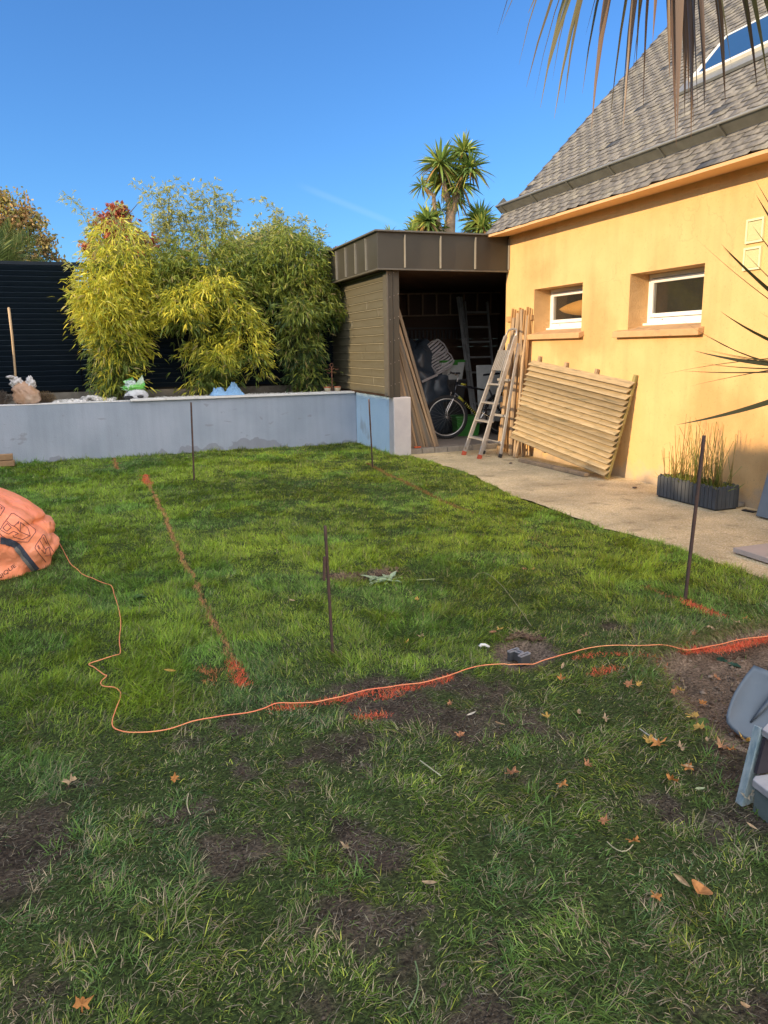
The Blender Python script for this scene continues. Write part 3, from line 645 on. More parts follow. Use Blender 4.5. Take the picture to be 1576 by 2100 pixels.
# ------------------------------------------------------------------ navy louvred fence
M_navy = mat('navy painted boards', (.005, .011, .019), (.009, .017, .028), scale=5, rough=.5, spec=.2, stretch=(1, 1, 12))
YF = 12.42; ZF0, ZF1 = .93, 2.775
def fence():
    f = thing('louvred_fence', 'tall dark navy fence of horizontal louvred slats behind the bamboo', 'fence', (0, YF, .8))
    xs = [-7.52, -5.715, -3.91, -2.105, -.30, 1.505, 3.31, 3.66]
    for i in range(len(xs) - 1):
        a, b = xs[i] + .006, xs[i + 1] - .006
        m = MB(); n = 24; st = (ZF1 - .05 - ZF0) / n
        for k in range(n):
            z = ZF0 + st * (k + .5)
            xa = a
            if xs[i] == -.30 and k >= n - 4 and k < n - 0:
                # worn end where daylight shows between the slats
                m.box(((a + .005 + a + .20) / 2, YF, z + .012), (.19, .016, st * .62), Euler((R(6), 0, 0))); xa = a + .21
            m.box(((xa + b) / 2, YF, z), (b - xa, .018, st * .96), Euler((R(30), 0, 0)))
        m.span((a, YF - .024, ZF1 - .048), (b, YF + .024, ZF1))
        m.build('panel', M_navy, f)
    MB().span((-7.5, YF + .045, .7), (-.30, YF + .055, ZF1 - .03)).build('backing', plain('black fence backing', (.003, .003, .004), rough=.9), f)
    MB().span((-.08, YF + .045, .7), (3.66, YF + .055, ZF1 - .03)).build('backing', plain('black fence backing', (.003, .003, .004), rough=.9), f)
    for x in xs[1:-1]:
        MB().span((x - .035, YF + .06, .6), (x + .035, YF + .13, ZF1 - .02)).build('post', M_navy, f)
    k = MB(); k.span((-7.5, YF - .03, .70), (3.66, YF + .03, ZF0 - .03)); k.build('gravel_board', mat('old concrete kerb', (.20, .18, .15), (.13, .12, .10), scale=8, rough=.95, bump=.5, bscale=40), f)
fence()
# ------------------------------------------------------------------ garden shed
M_anth = mat('anthracite metal sheet', (.062, .058, .048), (.054, .050, .041), scale=3, rough=.42, metal=.25, spec=.4)
M_trimL = plain('metal trim edge', (.14, .13, .11), rough=.4, metal=.3)
M_clad = mat('olive brown cladding', (.105, .096, .066), (.088, .080, .054), scale=3, rough=.5, stretch=(1, 1, 9), bump=.15, bscale=50)
M_wood_dk = mat('dark shed boards', (.075, .038, .022), (.050, .025, .015), scale=5, rough=.8, stretch=(1, 1, 10))
def shed():
    s = thing('shed', 'flat-roofed open shed with dark metal fascia and brown cladding between bamboo and house', 'shed', (4.5, 11, 0))
    x0 = 3.47; y0 = 9.62; z0, z1 = 2.485, 2.935; ye = 13.2; xe = XH - .003
    fa = MB(); fa.span((x0, y0, z0), (xe, y0 + .03, z1)); fa.span((x0, y0 + .03, z0), (x0 + .03, ye, z1)); fa.span((xe, 9.69, z0), (7.2, 9.72, z1 - .02)); fa.span((x0+.03, ye - .03, z0), (7.2, ye, z1))
    fo = fa.build('fascia', M_anth, s, bevel=.003)
    se = MB()
    for x in (3.475 + .36, 3.475 + .87, 3.475 + 1.385, xe - .012): se.span((x, y0 - .036, z0 + .012), (x + .012, y0 + .002, z1 - .03))
    y = y0 + .42
    while y < ye: se.span((x0 - .026, y, z0 + .012), (x0 + .002, y + .014, z1 - .03)); y += .46
    split_build(se, 'seam', mat('folded seam edge', (.30, .28, .23), (.26, .24, .20), rough=.4, metal=.2), fo)  # paler than the sheet: sunlight on the seam sides is put into the colour
    t = MB(); t.span((x0 - .045, y0 - .045, z1), (xe, y0 + .10, z1 + .022)); t.span((x0 - .045, y0 + .10, z1), (x0 + .10, ye + .04, z1 + .022)); t.span((x0 - .012, y0 - .012, z0 - .02), (xe, y0 + .03, z0)); t.span((x0 - .012, y0 + .03, z0 - .02), (x0 + .03, ye, z0))
    t.build('trim', M_trimL, fo, bevel=.003)
    MB().span((x0 + .031, y0 + .031, z1 - .14), (7.19, ye - .031, z1 - .04)).build('roof', plain('roof membrane', (.05, .05, .05)), s)
    MB().span((x0 + .031, y0 + .031, z0 + .001), (7.19, ye - .031, z0 + .03)).build('soffit', M_wood_dk, s)
    # side cladding: overlapping boards with a few butt joints
    c = MB(); n = 14; zb = .845; st = (z0 - .005 - zb) / n; xc = 3.655
    r = random.Random(4)
    for k in range(n):
        z = zb + st * k
        j = sorted([9.82] + ([r.uniform(10.1, 11.6)] if k in (2, 4, 5, 6, 9, 11) else []) + [13.1])
        for a, b in zip(j[:-1], j[1:]):
            c.add([(xc - .016, a + .002, z), (xc - .016, b - .002, z), (xc - .002, b - .002, z + st), (xc - .002, a + .002, z + st), (xc + .012, a + .002, z), (xc + .012, b - .002, z), (xc + .012, b - .002, z + st), (xc + .012, a + .002, z + st)],
                  [(0, 1, 2, 3), (4, 7, 6, 5), (0, 4, 5, 1), (0, 3, 7, 4), (1, 5, 6, 2), (2, 6, 7, 3)])
    cl = c.build('side_cladding', M_clad, s, fix=True)
    lp = MB()
    for k in range(n): lp.prism([(xc - .0185, 9.823, zb + st * (k + 1) - .017), (xc - .0185, 9.823, zb + st * (k + 1) - .008), (xc + .002, 9.823, zb + st * (k + 1) - .006), (xc + .002, 9.823, zb + st * (k + 1) - .017)], (0, 3.25, 0))
    for (yy, k) in ((10.05, 5), (10.85, 4), (10.35, 1), (11.3, 8), (10.6, 10), (10.1, 9)): lp.span((xc - .0175, yy, zb + st * k + .006), (xc - .001, yy + .008, zb + st * (k + 1) - .018))
    lp.build('board_lip', mat('pale board lip', (.26, .235, .165), (.20, .18, .125), scale=14, rough=.5), cl)  # paler strip along the top of each board
    MB().span((xc + .014, 9.83, ZW + .012), (xc + .09, 13.1, z0)).build('side_lining', M_wood_dk, s)
    p = MB(); p.span((3.628, 9.70, ZW + .009), (3.70, 9.80, z0 - .02)); p.span((3.703, 9.705, ZW + .009), (3.795, 9.795, z0 - .02)); po = p.build('corner_post', M_anth, s, bevel=.004)
    MB().span((3.612, 9.694, ZW + .03), (3.633, 9.83, z0 - .021)).build('post_trim', M_trimL, po)
    sc = MB()
    for x in (3.66, 3.72, 3.78):
        for k in range(6): sc.lathe([(.006, 0), (.004, .003)], (x, 9.70 - .0005 if x < 3.7 else 9.7045, .95 + k * .29 + (x * 7 % .1)), 8, Matrix.Rotation(R(90), 3, 'X'))
    split_build(sc, 'screw', plain('zinc screw', (.35, .33, .3), rough=.3, metal=.6), po)
    b = MB(); zz = .08; 
    while zz < z0: b.span((3.75, 13.0, zz), (7.1, 13.02, min(zz + .1395, z0))); zz += .14
    b.build('back_boards', M_wood_dk, s)
    b = MB(); b.span((7.08, 9.75, .05), (7.1, 13.0, z0)); b.build('right_lining', M_wood_dk, s)
    MB().span((3.92, 9.86, -.1), (7.08, 13.0, .075)).build('floor_slab', mat('dusty concrete floor', (.26, .22, .19), (.19, .165, .14), scale=6, rough=.9), s)
    k = MB(); x = 3.955; 
    while x < XH - .02: k.span((x, 9.785, -.03), (min(x + .19, XH - .004), 9.858, .072)); x += .197
    split_build(k, 'kerb_block', mat('grey kerb blocks', (.30, .27, .22), (.22, .20, .17), scale=12, rough=.95, bump=.5, bscale=60), s, bevel=.006)
shed()
# ------------------------------------------------------------------ unseen hedge added left of the garden, its height shaped to cast the shade
def hedge():
    xo = -5.2; tn = math.tan(SUN_EL) / math.cos(R(9)); tr = np.random.default_rng(8)
    ys = np.arange(-6, 16, .1); V = []; F = []; top = []
    for y in ys:
        yt = y + (XH - xo) * math.tan(R(9))      # where its shadow meets the house wall
        zt = (.03 if yt > 5.33 else .60) + .05 * math.sin(yt * 9) * (1 if 5.4 < yt < 7.2 else 0)
        ztop = zt + (XH - xo) * tn
        yt2 = y + (XS - xo) * math.tan(R(9))
        if 9.55 < yt2 < 12.0: ztop = .86 + (XS - xo) * tn
        if yt2 >= 12.0: ztop = 1.0 + (.6 - xo) * tn
        if yt < 1: ztop = 3.4
        top.append(ztop)
    b = MB()
    for i in range(len(ys) - 1):
        z = top[i]; b.span((xo - .9, ys[i], -.1), (xo - .12, ys[i + 1] - .001, z - .04))
    h = thing('shade_hedge', 'unseen tall evergreen hedge added left of the garden to cast the shade', 'hedge', (xo, 4, 0))
    b.build('core', plain('dark hedge core', (.02, .03, .012), rough=.9), h)
    n = 60000; y = tr.uniform(-6, 15.7, n); k = np.clip(((y + 6) / .1).astype(int), 0, len(top) - 1); zt = np.array(top)[k]
    face = tr.random(n) < .75; z = np.where(face, tr.uniform(0, 1, n) * zt, zt - tr.random(n) ** 2 * .06 ); x = np.where(face, xo + tr.normal(0, .04, n), xo - tr.uniform(.1, .9, n))
    leaves(n, np.stack([x, y, z], 1), tr, .05, .03, 'foliage', (.05, .09, .025), (.09, .14, .04), h)
def leaves(n, P, tr, ln, wd_, name, c1, c2, parent, down=0.0, mat_=None, label=None):
    """n folded leaf faces at points P"""
    d = tr.normal(0, 1, (n, 3)); d[:, 2] -= down; d /= np.linalg.norm(d, axis=1)[:, None]
    s = np.cross(d, tr.normal(0, 1, (n, 3))); s /= np.linalg.norm(s, axis=1)[:, None] + 1e-9
    nn = np.cross(d, s); L = ln * tr.uniform(.7, 1.25, n)[:, None]; Wd = wd_ * tr.uniform(.7, 1.25, n)[:, None]
    V = np.stack([P, P + d * L * .5 + s * Wd / 2 + nn * Wd * .2, P + d * L, P + d * L * .5 - s * Wd / 2 + nn * Wd * .2], 1).reshape(-1, 3)
    i = np.arange(n)[:, None] * 4; F = np.vstack([i + np.array([[0, 1, 2]]), i + np.array([[0, 2, 3]])])
    t = tr.random(n)[:, None]; c = np.array(c1) * (1 - t) + np.array(c2) * t; c = c * tr.uniform(.8, 1.2, n)[:, None]
    return mesh_np(name, V, F, mat_ or M_leaf, np.repeat(c, 4, 0), parent=parent)
M_leaf = vmat('leaf', rough=.5, transl=.35, spec=.3)
hedge()
# ================================================================== lawn
PAINT = [  # photo polylines, width (m), strength, label
    ([(300, 978), (312, 1008), (330, 1045), (352, 1095), (374, 1145), (398, 1190), (420, 1240), (446, 1292), (470, 1342), (482, 1365)], .030, 1.5, 'long thin orange spray line running up the left of the lawn', (.60, .30, .14)),
    ([(480, 1360), (488, 1385), (498, 1412)], .06, 2.2, 'bright orange end of the long spray line, beside the T shaped mark', None),
    ([(297, 975), (304, 995)], .08, 1.2, 'small orange spray blob at the far end of the long spray line', None),
    ([(415, 1375), (425, 1385), (436, 1378), (458, 1376), (440, 1385), (436, 1400), (434, 1410)], .05, .9, 'faded orange T shaped spray mark on the grass left of the long line', (.55, .20, .08)),
    ([(560, 1462), (640, 1450), (700, 1440), (735, 1430), (770, 1421), (815, 1417), (870, 1405), (930, 1390)], .045, 1.6, 'coral spray line under the string across the bare earth', None),
    ([(780, 1432), (830, 1424)], .04, 1.0, 'orange overspray just below the string on the bare earth', None),
    ([(736, 1476), (765, 1473), (798, 1468)], .05, 1.6, 'short orange spray dash on bare earth below the string', None),
    ([(1215, 1384), (1236, 1381), (1255, 1374), (1272, 1371)], .055, 1.3, 'orange spray dash on the grass in front of the dug patch', None),
    ([(1180, 1352), (1235, 1345), (1318, 1348), (1365, 1345)], .045, .9, 'orange spray along the near edge of the dug patch', None),
    ([(1400, 1328), (1440, 1322), (1480, 1325), (1530, 1312), (1576, 1300), (1650, 1290)], .06, 1.9, 'bright orange spray along the turf step at the far edge of the dug patch', None),
    ([(1320, 1202), (1345, 1212), (1372, 1225), (1400, 1232)], .05, .8, 'faint orange spray line left of the rusty rod', (.55, .24, .09)),
    ([(1405, 1233), (1425, 1246), (1450, 1256), (1488, 1270)], .065, 1.7, 'bright orange spray line right of the rusty rod', None),
    ([(755, 950), (790, 970), (830, 990), (880, 1016), (930, 1040), (975, 1054)], .055, 1.0, 'faded orange dotted spray line running away from the return wall', (.38, .22, .07)),
    ([(1000, 1062), (1050, 1082), (1100, 1105), (1150, 1130)], .05, .45, 'very faint orange spray dots in the middle of the lawn', (.38, .22, .07)),
    ([(234, 938), (241, 962)], .05, .8, 'tiny orange spray mark at the foot of the long grey wall', (.5, .24, .1)),
]
for i, P in enumerate(PAINT):
    PAINT[i] = ([tuple(onz(*q, 0)[:2]) for q in P[0]],) + P[1:]
M_grass = vmat('grass blades', rough=.45, transl=.25, spec=.4)
def blades(P, ang, h, w, tilt, C, name, parent=None, z=None, curl=.5, m=None):
    n = len(P); x, y = P[:, 0], P[:, 1]; z = hz(x, y) - .004 if z is None else z
    d = np.stack([np.cos(ang), np.sin(ang)], 1); sd = np.stack([-d[:, 1], d[:, 0]], 1)
    tw = rng.uniform(-1.2, 1.2, n); sx = sd * np.cos(tw)[:, None] + d * np.sin(tw)[:, None]
    def pt(t, ww):
        a = tilt * (1 + curl * t); r = h * t * np.sin(a); zz = z + h * t * np.cos(a)
        c = np.stack([x + d[:, 0] * r, y + d[:, 1] * r, zz], 1); o = np.hstack([sx * (w * ww / 2)[:, None], np.zeros((n, 1))]); return c, o
    c0, o0 = pt(0, 1); c1, o1 = pt(.55, .85); c2, _ = pt(1, 0)
    V = np.stack([c0 - o0, c0 + o0, c1 - o1, c1 + o1, c2], 1).reshape(-1, 3)
    i = np.arange(n)[:, None] * 5
    F = [i + np.array([[0, 1, 3, 2]]), i + np.array([[2, 3, 4]])]
    return mesh_np(name, V, F, m or M_grass, np.repeat(C, 5, 0), parent=parent)
def in_view(x, y, mg=.12):
    v = np.stack([x, y, np.zeros_like(x) - 1.45], 1); w = v @ _fw; u = (v @ _r) / w * FPX / W_; q = (v @ _u) / w * FPX / H_
    return (w > .2) & (np.abs(u) < .5 + mg) & (q > -.5 - mg)
def lawn():
    N = 5000000
    x = rng.uniform(-3.2, 4.15, N); y = rng.uniform(.75, YB - .002, N)
    k = in_view(x, y); x, y = x[k], y[k]
    dist = np.sqrt(x * x + y * y + 2.1)
    dens = 38000 * np.minimum(1, 2.3 / dist) ** 1.05; prob = dens / (5000000 / (7.35 * (YB - .75)))
    clump = fbm(x, y, .07, 90, 2); b = bare(x, y)
    cover = np.clip(1 - b * 1.15, 0.02, 1) * (.35 + .45 * sstep(y, 2.6, 3.8) + (1.1 - .5 * sstep(y, 2.6, 3.8)) * sstep(clump, .25, .6))
    near = 1 - sstep(y, 2.3, 3.6)
    t = poly_sd(x, y, TRENCH); hh = poly_sd(x, y, HOLE)
    cover *= np.where(t < .0, .02, 1) * np.where(hh < 0, .05, 1)
    e = edge_x(y) + (fbm(x, y, .12, 33) - .5) * .16; cover *= (x < e) * 1.0
    cover *= np.where((x > XS - .01) & (y > 9.69), 0, 1)
    k = rng.random(len(x)) < prob * cover; x, y, dist, b, near = x[k], y[k], dist[k], b[k], near[k]
    for P, wd_, st, _, c in PAINT:
        ld = line_d(x, y, P); k = rng.random(len(x)) > np.clip(st, 0, 1) * .95 * (ld < wd_ * .5); x, y, dist, b, near = x[k], y[k], dist[k], b[k], near[k]
    n = len(x); print('grass blades', n)
    lush = fbm(x, y, .8, 100, 4); lush2 = fbm(x, y, .18, 110, 3)
    band = sstep(y, 2.7, 4.0) * (1 - sstep(y, 9.5, 11)) 
    g = np.clip(.38 + .7 * (lush - .5) * 2 + .45 * (lush2 - .5) * 2 + .22 * band - .25 * near - .5 * b, 0, 1)
    dry = rng.random(n) < (.05 + .17 * near + .40 * b * near + .07 * (1 - g))
    A = np.array([.072, .140, .022]); B = np.array([.235, .375, .028]); Y = np.array([.400, .470, .060]); D = np.array([.33, .31, .17])
    g = np.clip(g + .12 * sstep(y, 2.8, 5), 0, 1); C = A * (1 - g[:, None]) + B * g[:, None]
    yl = (rng.random(n) < .14 + .20 * band * lush)[:, None]; C = np.where(yl, C * .4 + Y * .6, C)
    C = np.where(dry[:, None], D * rng.uniform(.5, 1.05, (n, 1)), C) * rng.uniform(.55, 1.40, (n, 1))
    ol = (near * (.35 + .65 * sstep(fbm(x, y, .6, 180, 3), .35, .65)))[:, None] * .55; C = C * (1 + .30 * near)[:, None]; C = C * (1 - ol) + C * np.array([1.22, .90, 1.15]) * ol
    # cooler, bluer tussocks
    cool = (fbm(x, y, .5, 120, 2) > .60)[:, None]; C = np.where(cool & ~dry[:, None], C * np.array([.78, .95, 1.5]), C)
    # warmer towards the far right where the lawn is yellower
    wr = (sstep(x + (fbm(x, y, .9, 130) - .5) * 2, .2, 2.6) * sstep(y, 2.6, 4.2))[:, None] * .8; C = C * (1 - wr) + C * np.array([1.50, 1.25, .95]) * wr
    h = (.022 + .026 * rng.random(n) ** 1.5) * (.75 + .7 * lush) * np.where(g > .55, 1.15, 1.0)
    h = h * (1 - .22 * sstep(y, 3, 6)); tuft = fbm(x, y, .11, 160, 2); h = h * (.58 + .92 * sstep(tuft, .25, .75)); h = np.where(rng.random(n) < .015, h * 1.4, h)
    C = C * (.86 + .28 * sstep(fbm(x, y, .09, 170, 2), .3, .7))[:, None]
    edge = (YB - y < .12) | ((x > XS - .15) & (y > 9.6)); h = np.where(edge, h * 1.9, h)
    tc = poly_sd(x, y, TRENCH); h = np.where((tc > 0) & (tc < .14), h * 1.7, h)
    lf = fbm(x, y, .45, 140, 3) * 9 + fbm(x, y, .1, 150, 2) * 4
    ang = lf + rng.normal(0, 1.0, n)
    tilt = np.clip(rng.normal(.78, .30, n) + .32 * near, .05, 1.5)
    w = np.maximum(.0020 + .0010 * rng.random(n), dist / 753 * .40)
    o = blades(np.stack([x, y], 1), ang, h, w, tilt, C, 'grass')
    tag(o, 'short patchy green lawn grass, thin and brownish in the foreground', 'grass', kind='stuff')
    # coarse broad-bladed tussocks
    cl = [(700, 1830, .10), (640, 1795, .06), (1100, 1510, .14), (1060, 1545, .10), (1180, 1495, .08), (170, 1720, .10), (210, 1745, .10), (360, 1640, .12), (1010, 1840, .08), (1050, 1560, .08), (1350, 1395, .10), (1370, 1378, .08), (1330, 1400, .08), (1310, 1385, .08),
          (1450, 1590, .14), (1500, 1660, .16), (1120, 1680, .10), (740, 1780, .04), (1000, 1950, .10), (60, 1560, .16), (120, 1580, .1), (1560, 1750, .12), (1530, 1900, .16), (250, 1990, .08)]
    Ps, An, Hh, Tt, Cc = [], [], [], [], []
    for px, py, r_ in cl:
        c = onz(px, py); m = 54 if r_ > .09 else 30
        for _ in range(3):
            q = np.array([c.x, c.y]) + rng.normal(0, r_ * .45, 2); mm = m // 3
            Ps.append(q + rng.normal(0, .012, (mm, 2))); An.append(rng.uniform(0, 6.28, mm)); Hh.append(rng.uniform(.035, .075, mm)); Tt.append(rng.uniform(.25, 1.1, mm))
            Cc.append(np.array([.13, .24, .05]) * rng.uniform(.7, 1.30, (mm, 1)) * rng.uniform(.8, 1.2))
    P = np.vstack(Ps); k = poly_sd(P[:, 0], P[:, 1], TRENCH) > -.01
    P = P[k]; o = blades(P, np.concatenate(An)[k], np.concatenate(Hh)[k], np.full(len(P), .0036), np.concatenate(Tt)[k], np.vstack(Cc)[k], 'coarse_grass')
    tag(o, 'coarse darker tussocks of broad-bladed grass scattered in the lawn', 'grass', kind='stuff')
lawn()
def paint():
    for P, wd_, st, lab, c in PAINT:
        L = sum(math.dist(a, b) for a, b in zip(P[:-1], P[1:])); n = int(L * wd_ * 34000 * min(st, 1.6)) + 30
        cum = np.cumsum([0] + [math.dist(a, b) for a, b in zip(P[:-1], P[1:])]); t = rng.uniform(0, L, n)
        gap = fbm(t * 1.0, t * 0, .16, 7, 2); k = rng.random(n) < np.clip(st * 1.3 * (gap * 2.2 - .30), 0, 1); t = t[k]; n = len(t)
        wob = (fbm(t, t * 0 + 3, .10, 8, 2) - .5) * .05; x = np.interp(t, cum, [p[0] for p in P]) + wob + rng.normal(0, wd_ * .30, n); y = np.interp(t, cum, [p[1] for p in P]) + rng.normal(0, wd_ * .30, n)
        dist = np.sqrt(x * x + y * y + 2.1); base = np.array(c or (.86, .17, .085))
        C = base * rng.uniform(.7, 1.15, (n, 1)); k = rng.random(n) < .22; C[k] = C[k] * .5 + np.array([.10, .12, .04])
        wdt = np.maximum(.0026, dist / 753 * .45)
        tr = poly_sd(x, y, TRENCH) < 0
        h = np.where(tr, rng.uniform(.012, .022, n), rng.uniform(.014, .034, n)) * (1.3 if 'turf step' in lab else 1); zz = np.maximum(hz(x, y), -.022) - .004 if 'turf step' in lab else None
        o = blades(np.stack([x, y], 1), rng.uniform(0, 6.28, n), h, wdt, rng.uniform(.3, 1.35, n), C, 'spray_mark', m=M_paintgrass, z=zz)
        # paint that reached the soil between the blades: small crumbs
        o['label'] = lab; o['category'] = 'spray mark'; o['group'] = 'orange marker spray lines on the lawn'
M_paintgrass = vmat('sprayed grass', rough=.7, transl=.15, spec=.2)
paint()
# soil crumbs and stones on the dug patch
def crumbs():
    V = []; F = []; C = []; ico = bmesh.new(); bmesh.ops.create_icosphere(ico, subdivisions=1, radius=1)
    iv = np.array([v.co[:] for v in ico.verts]); fi = np.array([[v.index for v in f.verts] for f in ico.faces]); ico.free()
    pts = []
    n = 42000; x = rng.uniform(-.7, 3.7, n); y = rng.uniform(1.0, 5.4, n)
    t = poly_sd(x, y, TRENCH); h = poly_sd(x, y, HOLE); b = bare(x, y)
    pr_ = np.where(t < 0, 1.0, np.where(h < 0.02, .8, b * .45)); k = (rng.random(n) < pr_) & in_view(x, y); x, y, t = x[k], y[k], t[k]
    m = len(x); s = .0016 + .0075 * rng.random(m) ** 7 * np.where(t < 0, 1.5, .8) + .0012 * rng.random(m)
    J = rng.uniform(.6, 1.3, (m, len(iv), 1)); sc = rng.uniform(.6, 1.4, (m, 1, 3)); sc[:, :, 2] *= .6
    V = iv[None] * J * sc * s[:, None, None] + np.stack([x, y, hz(x, y) + s * .25], 1)[:, None, :]
    F = (fi[None] + (np.arange(m) * len(iv))[:, None, None]).reshape(-1, 3)
    a = rng.random((m, 1)); C = np.array([.085, .06, .045]) * (1 - a) + np.array([.24, .19, .145]) * a; C *= np.where(t < 0, 1.15, .62)[:, None]
    o = mesh_np('soil_crumbs', V.reshape(-1, 3), F, vmat('soil crumbs', rough=.95, spec=.15), np.repeat(C, len(iv), 0)); tag(o, 'brown soil crumbs and small stones scattered on the bare and dug ground', 'soil', kind='stuff')
crumbs()
def clods():
    lab = ['broken brown clods and roots around the foot of the short double rod', 'small heap of brown uprooted turf behind the pale weed', 'crumbly dark turf edge above the dug hole with the aluminium profile']
    for (px, py, rx, ry, k), lb in zip([(712, 1187, 38, 8, 60), (790, 1178, 28, 7, 40), (1072, 1312, 34, 5, 40)], lab):
        m = MB()
        for _ in range(k):
            q = G(px + rnd.gauss(0, rx * .5), py + rnd.gauss(0, ry * .5)); s = rnd.uniform(.008, .022)
            bm = bmesh.new(); bmesh.ops.create_icosphere(bm, subdivisions=1, radius=s)
            for v in bm.verts: v.co = Vector((v.co.x * rnd.uniform(.7, 1.4), v.co.y * rnd.uniform(.7, 1.4), v.co.z * rnd.uniform(.5, 1.0))) + q + Vector((0, 0, s * .4))
            c = rnd.uniform(.6, 1.2); m.add([v.co for v in bm.verts], [tuple(v.index for v in f.verts) for f in bm.faces], (.12 * c, .075 * c, .05 * c)); bm.free()
        c0 = G(px, py)
        for _ in range(k * 2):   # dry roots
            q = G(px + rnd.gauss(0, rx * .6), py + rnd.gauss(0, ry * .7), .01); a = rnd.uniform(0, 6.28); l = rnd.uniform(.02, .06)
            m.beam(q, q + Vector((math.cos(a) * l, math.sin(a) * l, rnd.uniform(0, .03))), .0018, .001, col=(.32, .24, .14))
        o = m.build('turf_clods', vmat('clods', rough=.95, nscale=60) if 'clods' not in bpy.data.materials else bpy.data.materials['clods'], loc=c0); tag(o, lb, 'soil', kind='stuff')
clods()

def thatch():
    N = 260000; x = rng.uniform(-1.6, 3.7, N); y = rng.uniform(.8, 5.0, N); k = in_view(x, y, .05); x, y = x[k], y[k]
    b = bare(x, y); t = poly_sd(x, y, TRENCH); k = (rng.random(len(x)) < np.clip(.05 + .60 * b, 0, 1) * (.3 + .9 * sstep(fbm(x, y, .12, 190, 3), .35, .6))) & (t > -.01) & (x < edge_x(y) - .03); x, y = x[k], y[k]; n = len(x)
    a = rng.random((n, 1)); C = (np.array([.16, .125, .085]) * (1 - a) + np.array([.40, .36, .25]) * a) * rng.uniform(.5, 1.1, (n, 1)); g = (rng.random(n) < .25)[:, None]; C = np.where(g, np.array([.16, .24, .05]) * rng.uniform(.6, 1.2, (n, 1)), C)
    dist = np.sqrt(x * x + y * y + 2.1); o = blades(np.stack([x, y], 1), rng.uniform(0, 6.28, n), rng.uniform(.010, .032, n), np.maximum(.0016 + .001 * rng.random(n), dist / 753 * .35), rng.uniform(1.15, 1.5, n), C, 'dry_thatch', z=hz(x, y) + .001, curl=.05)
    tag(o, 'matted dry straw and short flattened grass over the bare patches', 'thatch', kind='stuff')
thatch()
# long grass hanging over the turf step above the dug patch
def turf_fringe():
    P = [tuple(onz(*q)[:2]) for q in [(1310, 1340), (1345, 1332), (1400, 1316), (1450, 1304), (1500, 1292), (1576, 1284), (1700, 1272)]]; cum = np.cumsum([0] + [math.dist(a, b) for a, b in zip(P[:-1], P[1:])]); n = 5200; t = rng.uniform(0, cum[-1], n)
    x = np.interp(t, cum, [p[0] for p in P]) + rng.normal(0, .01, n); y = np.interp(t, cum, [p[1] for p in P]) + np.abs(rng.normal(0, .05, n)) - .01
    a = rng.random((n, 1)); C = np.where(rng.random((n, 1)) < .55, np.array([.38, .33, .17]) * (.5 + .8 * a), np.array([.15, .25, .05]) * (.5 + .8 * a))
    o = blades(np.stack([x, y], 1), rng.normal(-1.7, .7, n), rng.uniform(.04, .10, n), np.full(n, .0030), rng.uniform(.5, 1.2, n), C, 'turf_fringe', curl=1.1); tag(o, 'shaggy straw coloured grass hanging over the step of the dug patch', 'grass', kind='stuff')
turf_fringe()

# ================================================================== bamboo
M_bam = vmat('bamboo leaf', rough=.42, transl=.38, spec=.4)
M_culm = mat('bamboo culm', (.20, .22, .07), (.13, .15, .05), scale=9, rough=.45)
def lance(n, P, D, L, Wd, C, name, m, parent, droop=.3):
    """narrow lance leaves: base points P, unit directions D"""
    s = np.cross(D, rng.normal(0, 1, (n, 3))); s /= np.linalg.norm(s, axis=1)[:, None] + 1e-9
    g = np.array([0, 0, -1.0]) * L[:, None] * droop
    a = P; b = P + D * L[:, None] * .35 + g * .12; c = P + D * L[:, None] * .7 + g * .5; e = P + D * L[:, None] + g
    w = Wd[:, None] / 2
    V = np.stack([a, b - s * w, b + s * w, c - s * w * .7, c + s * w * .7, e], 1).reshape(-1, 3); i = np.arange(n)[:, None] * 6
    F = [i + np.array([[0, 2, 1]]), i + np.array([[1, 2, 4, 3]]), i + np.array([[3, 4, 5]])]
    return mesh_np(name, V, [np.vstack([F[0], F[2]]), F[1]], m, np.repeat(C, 6, 0), parent=parent)
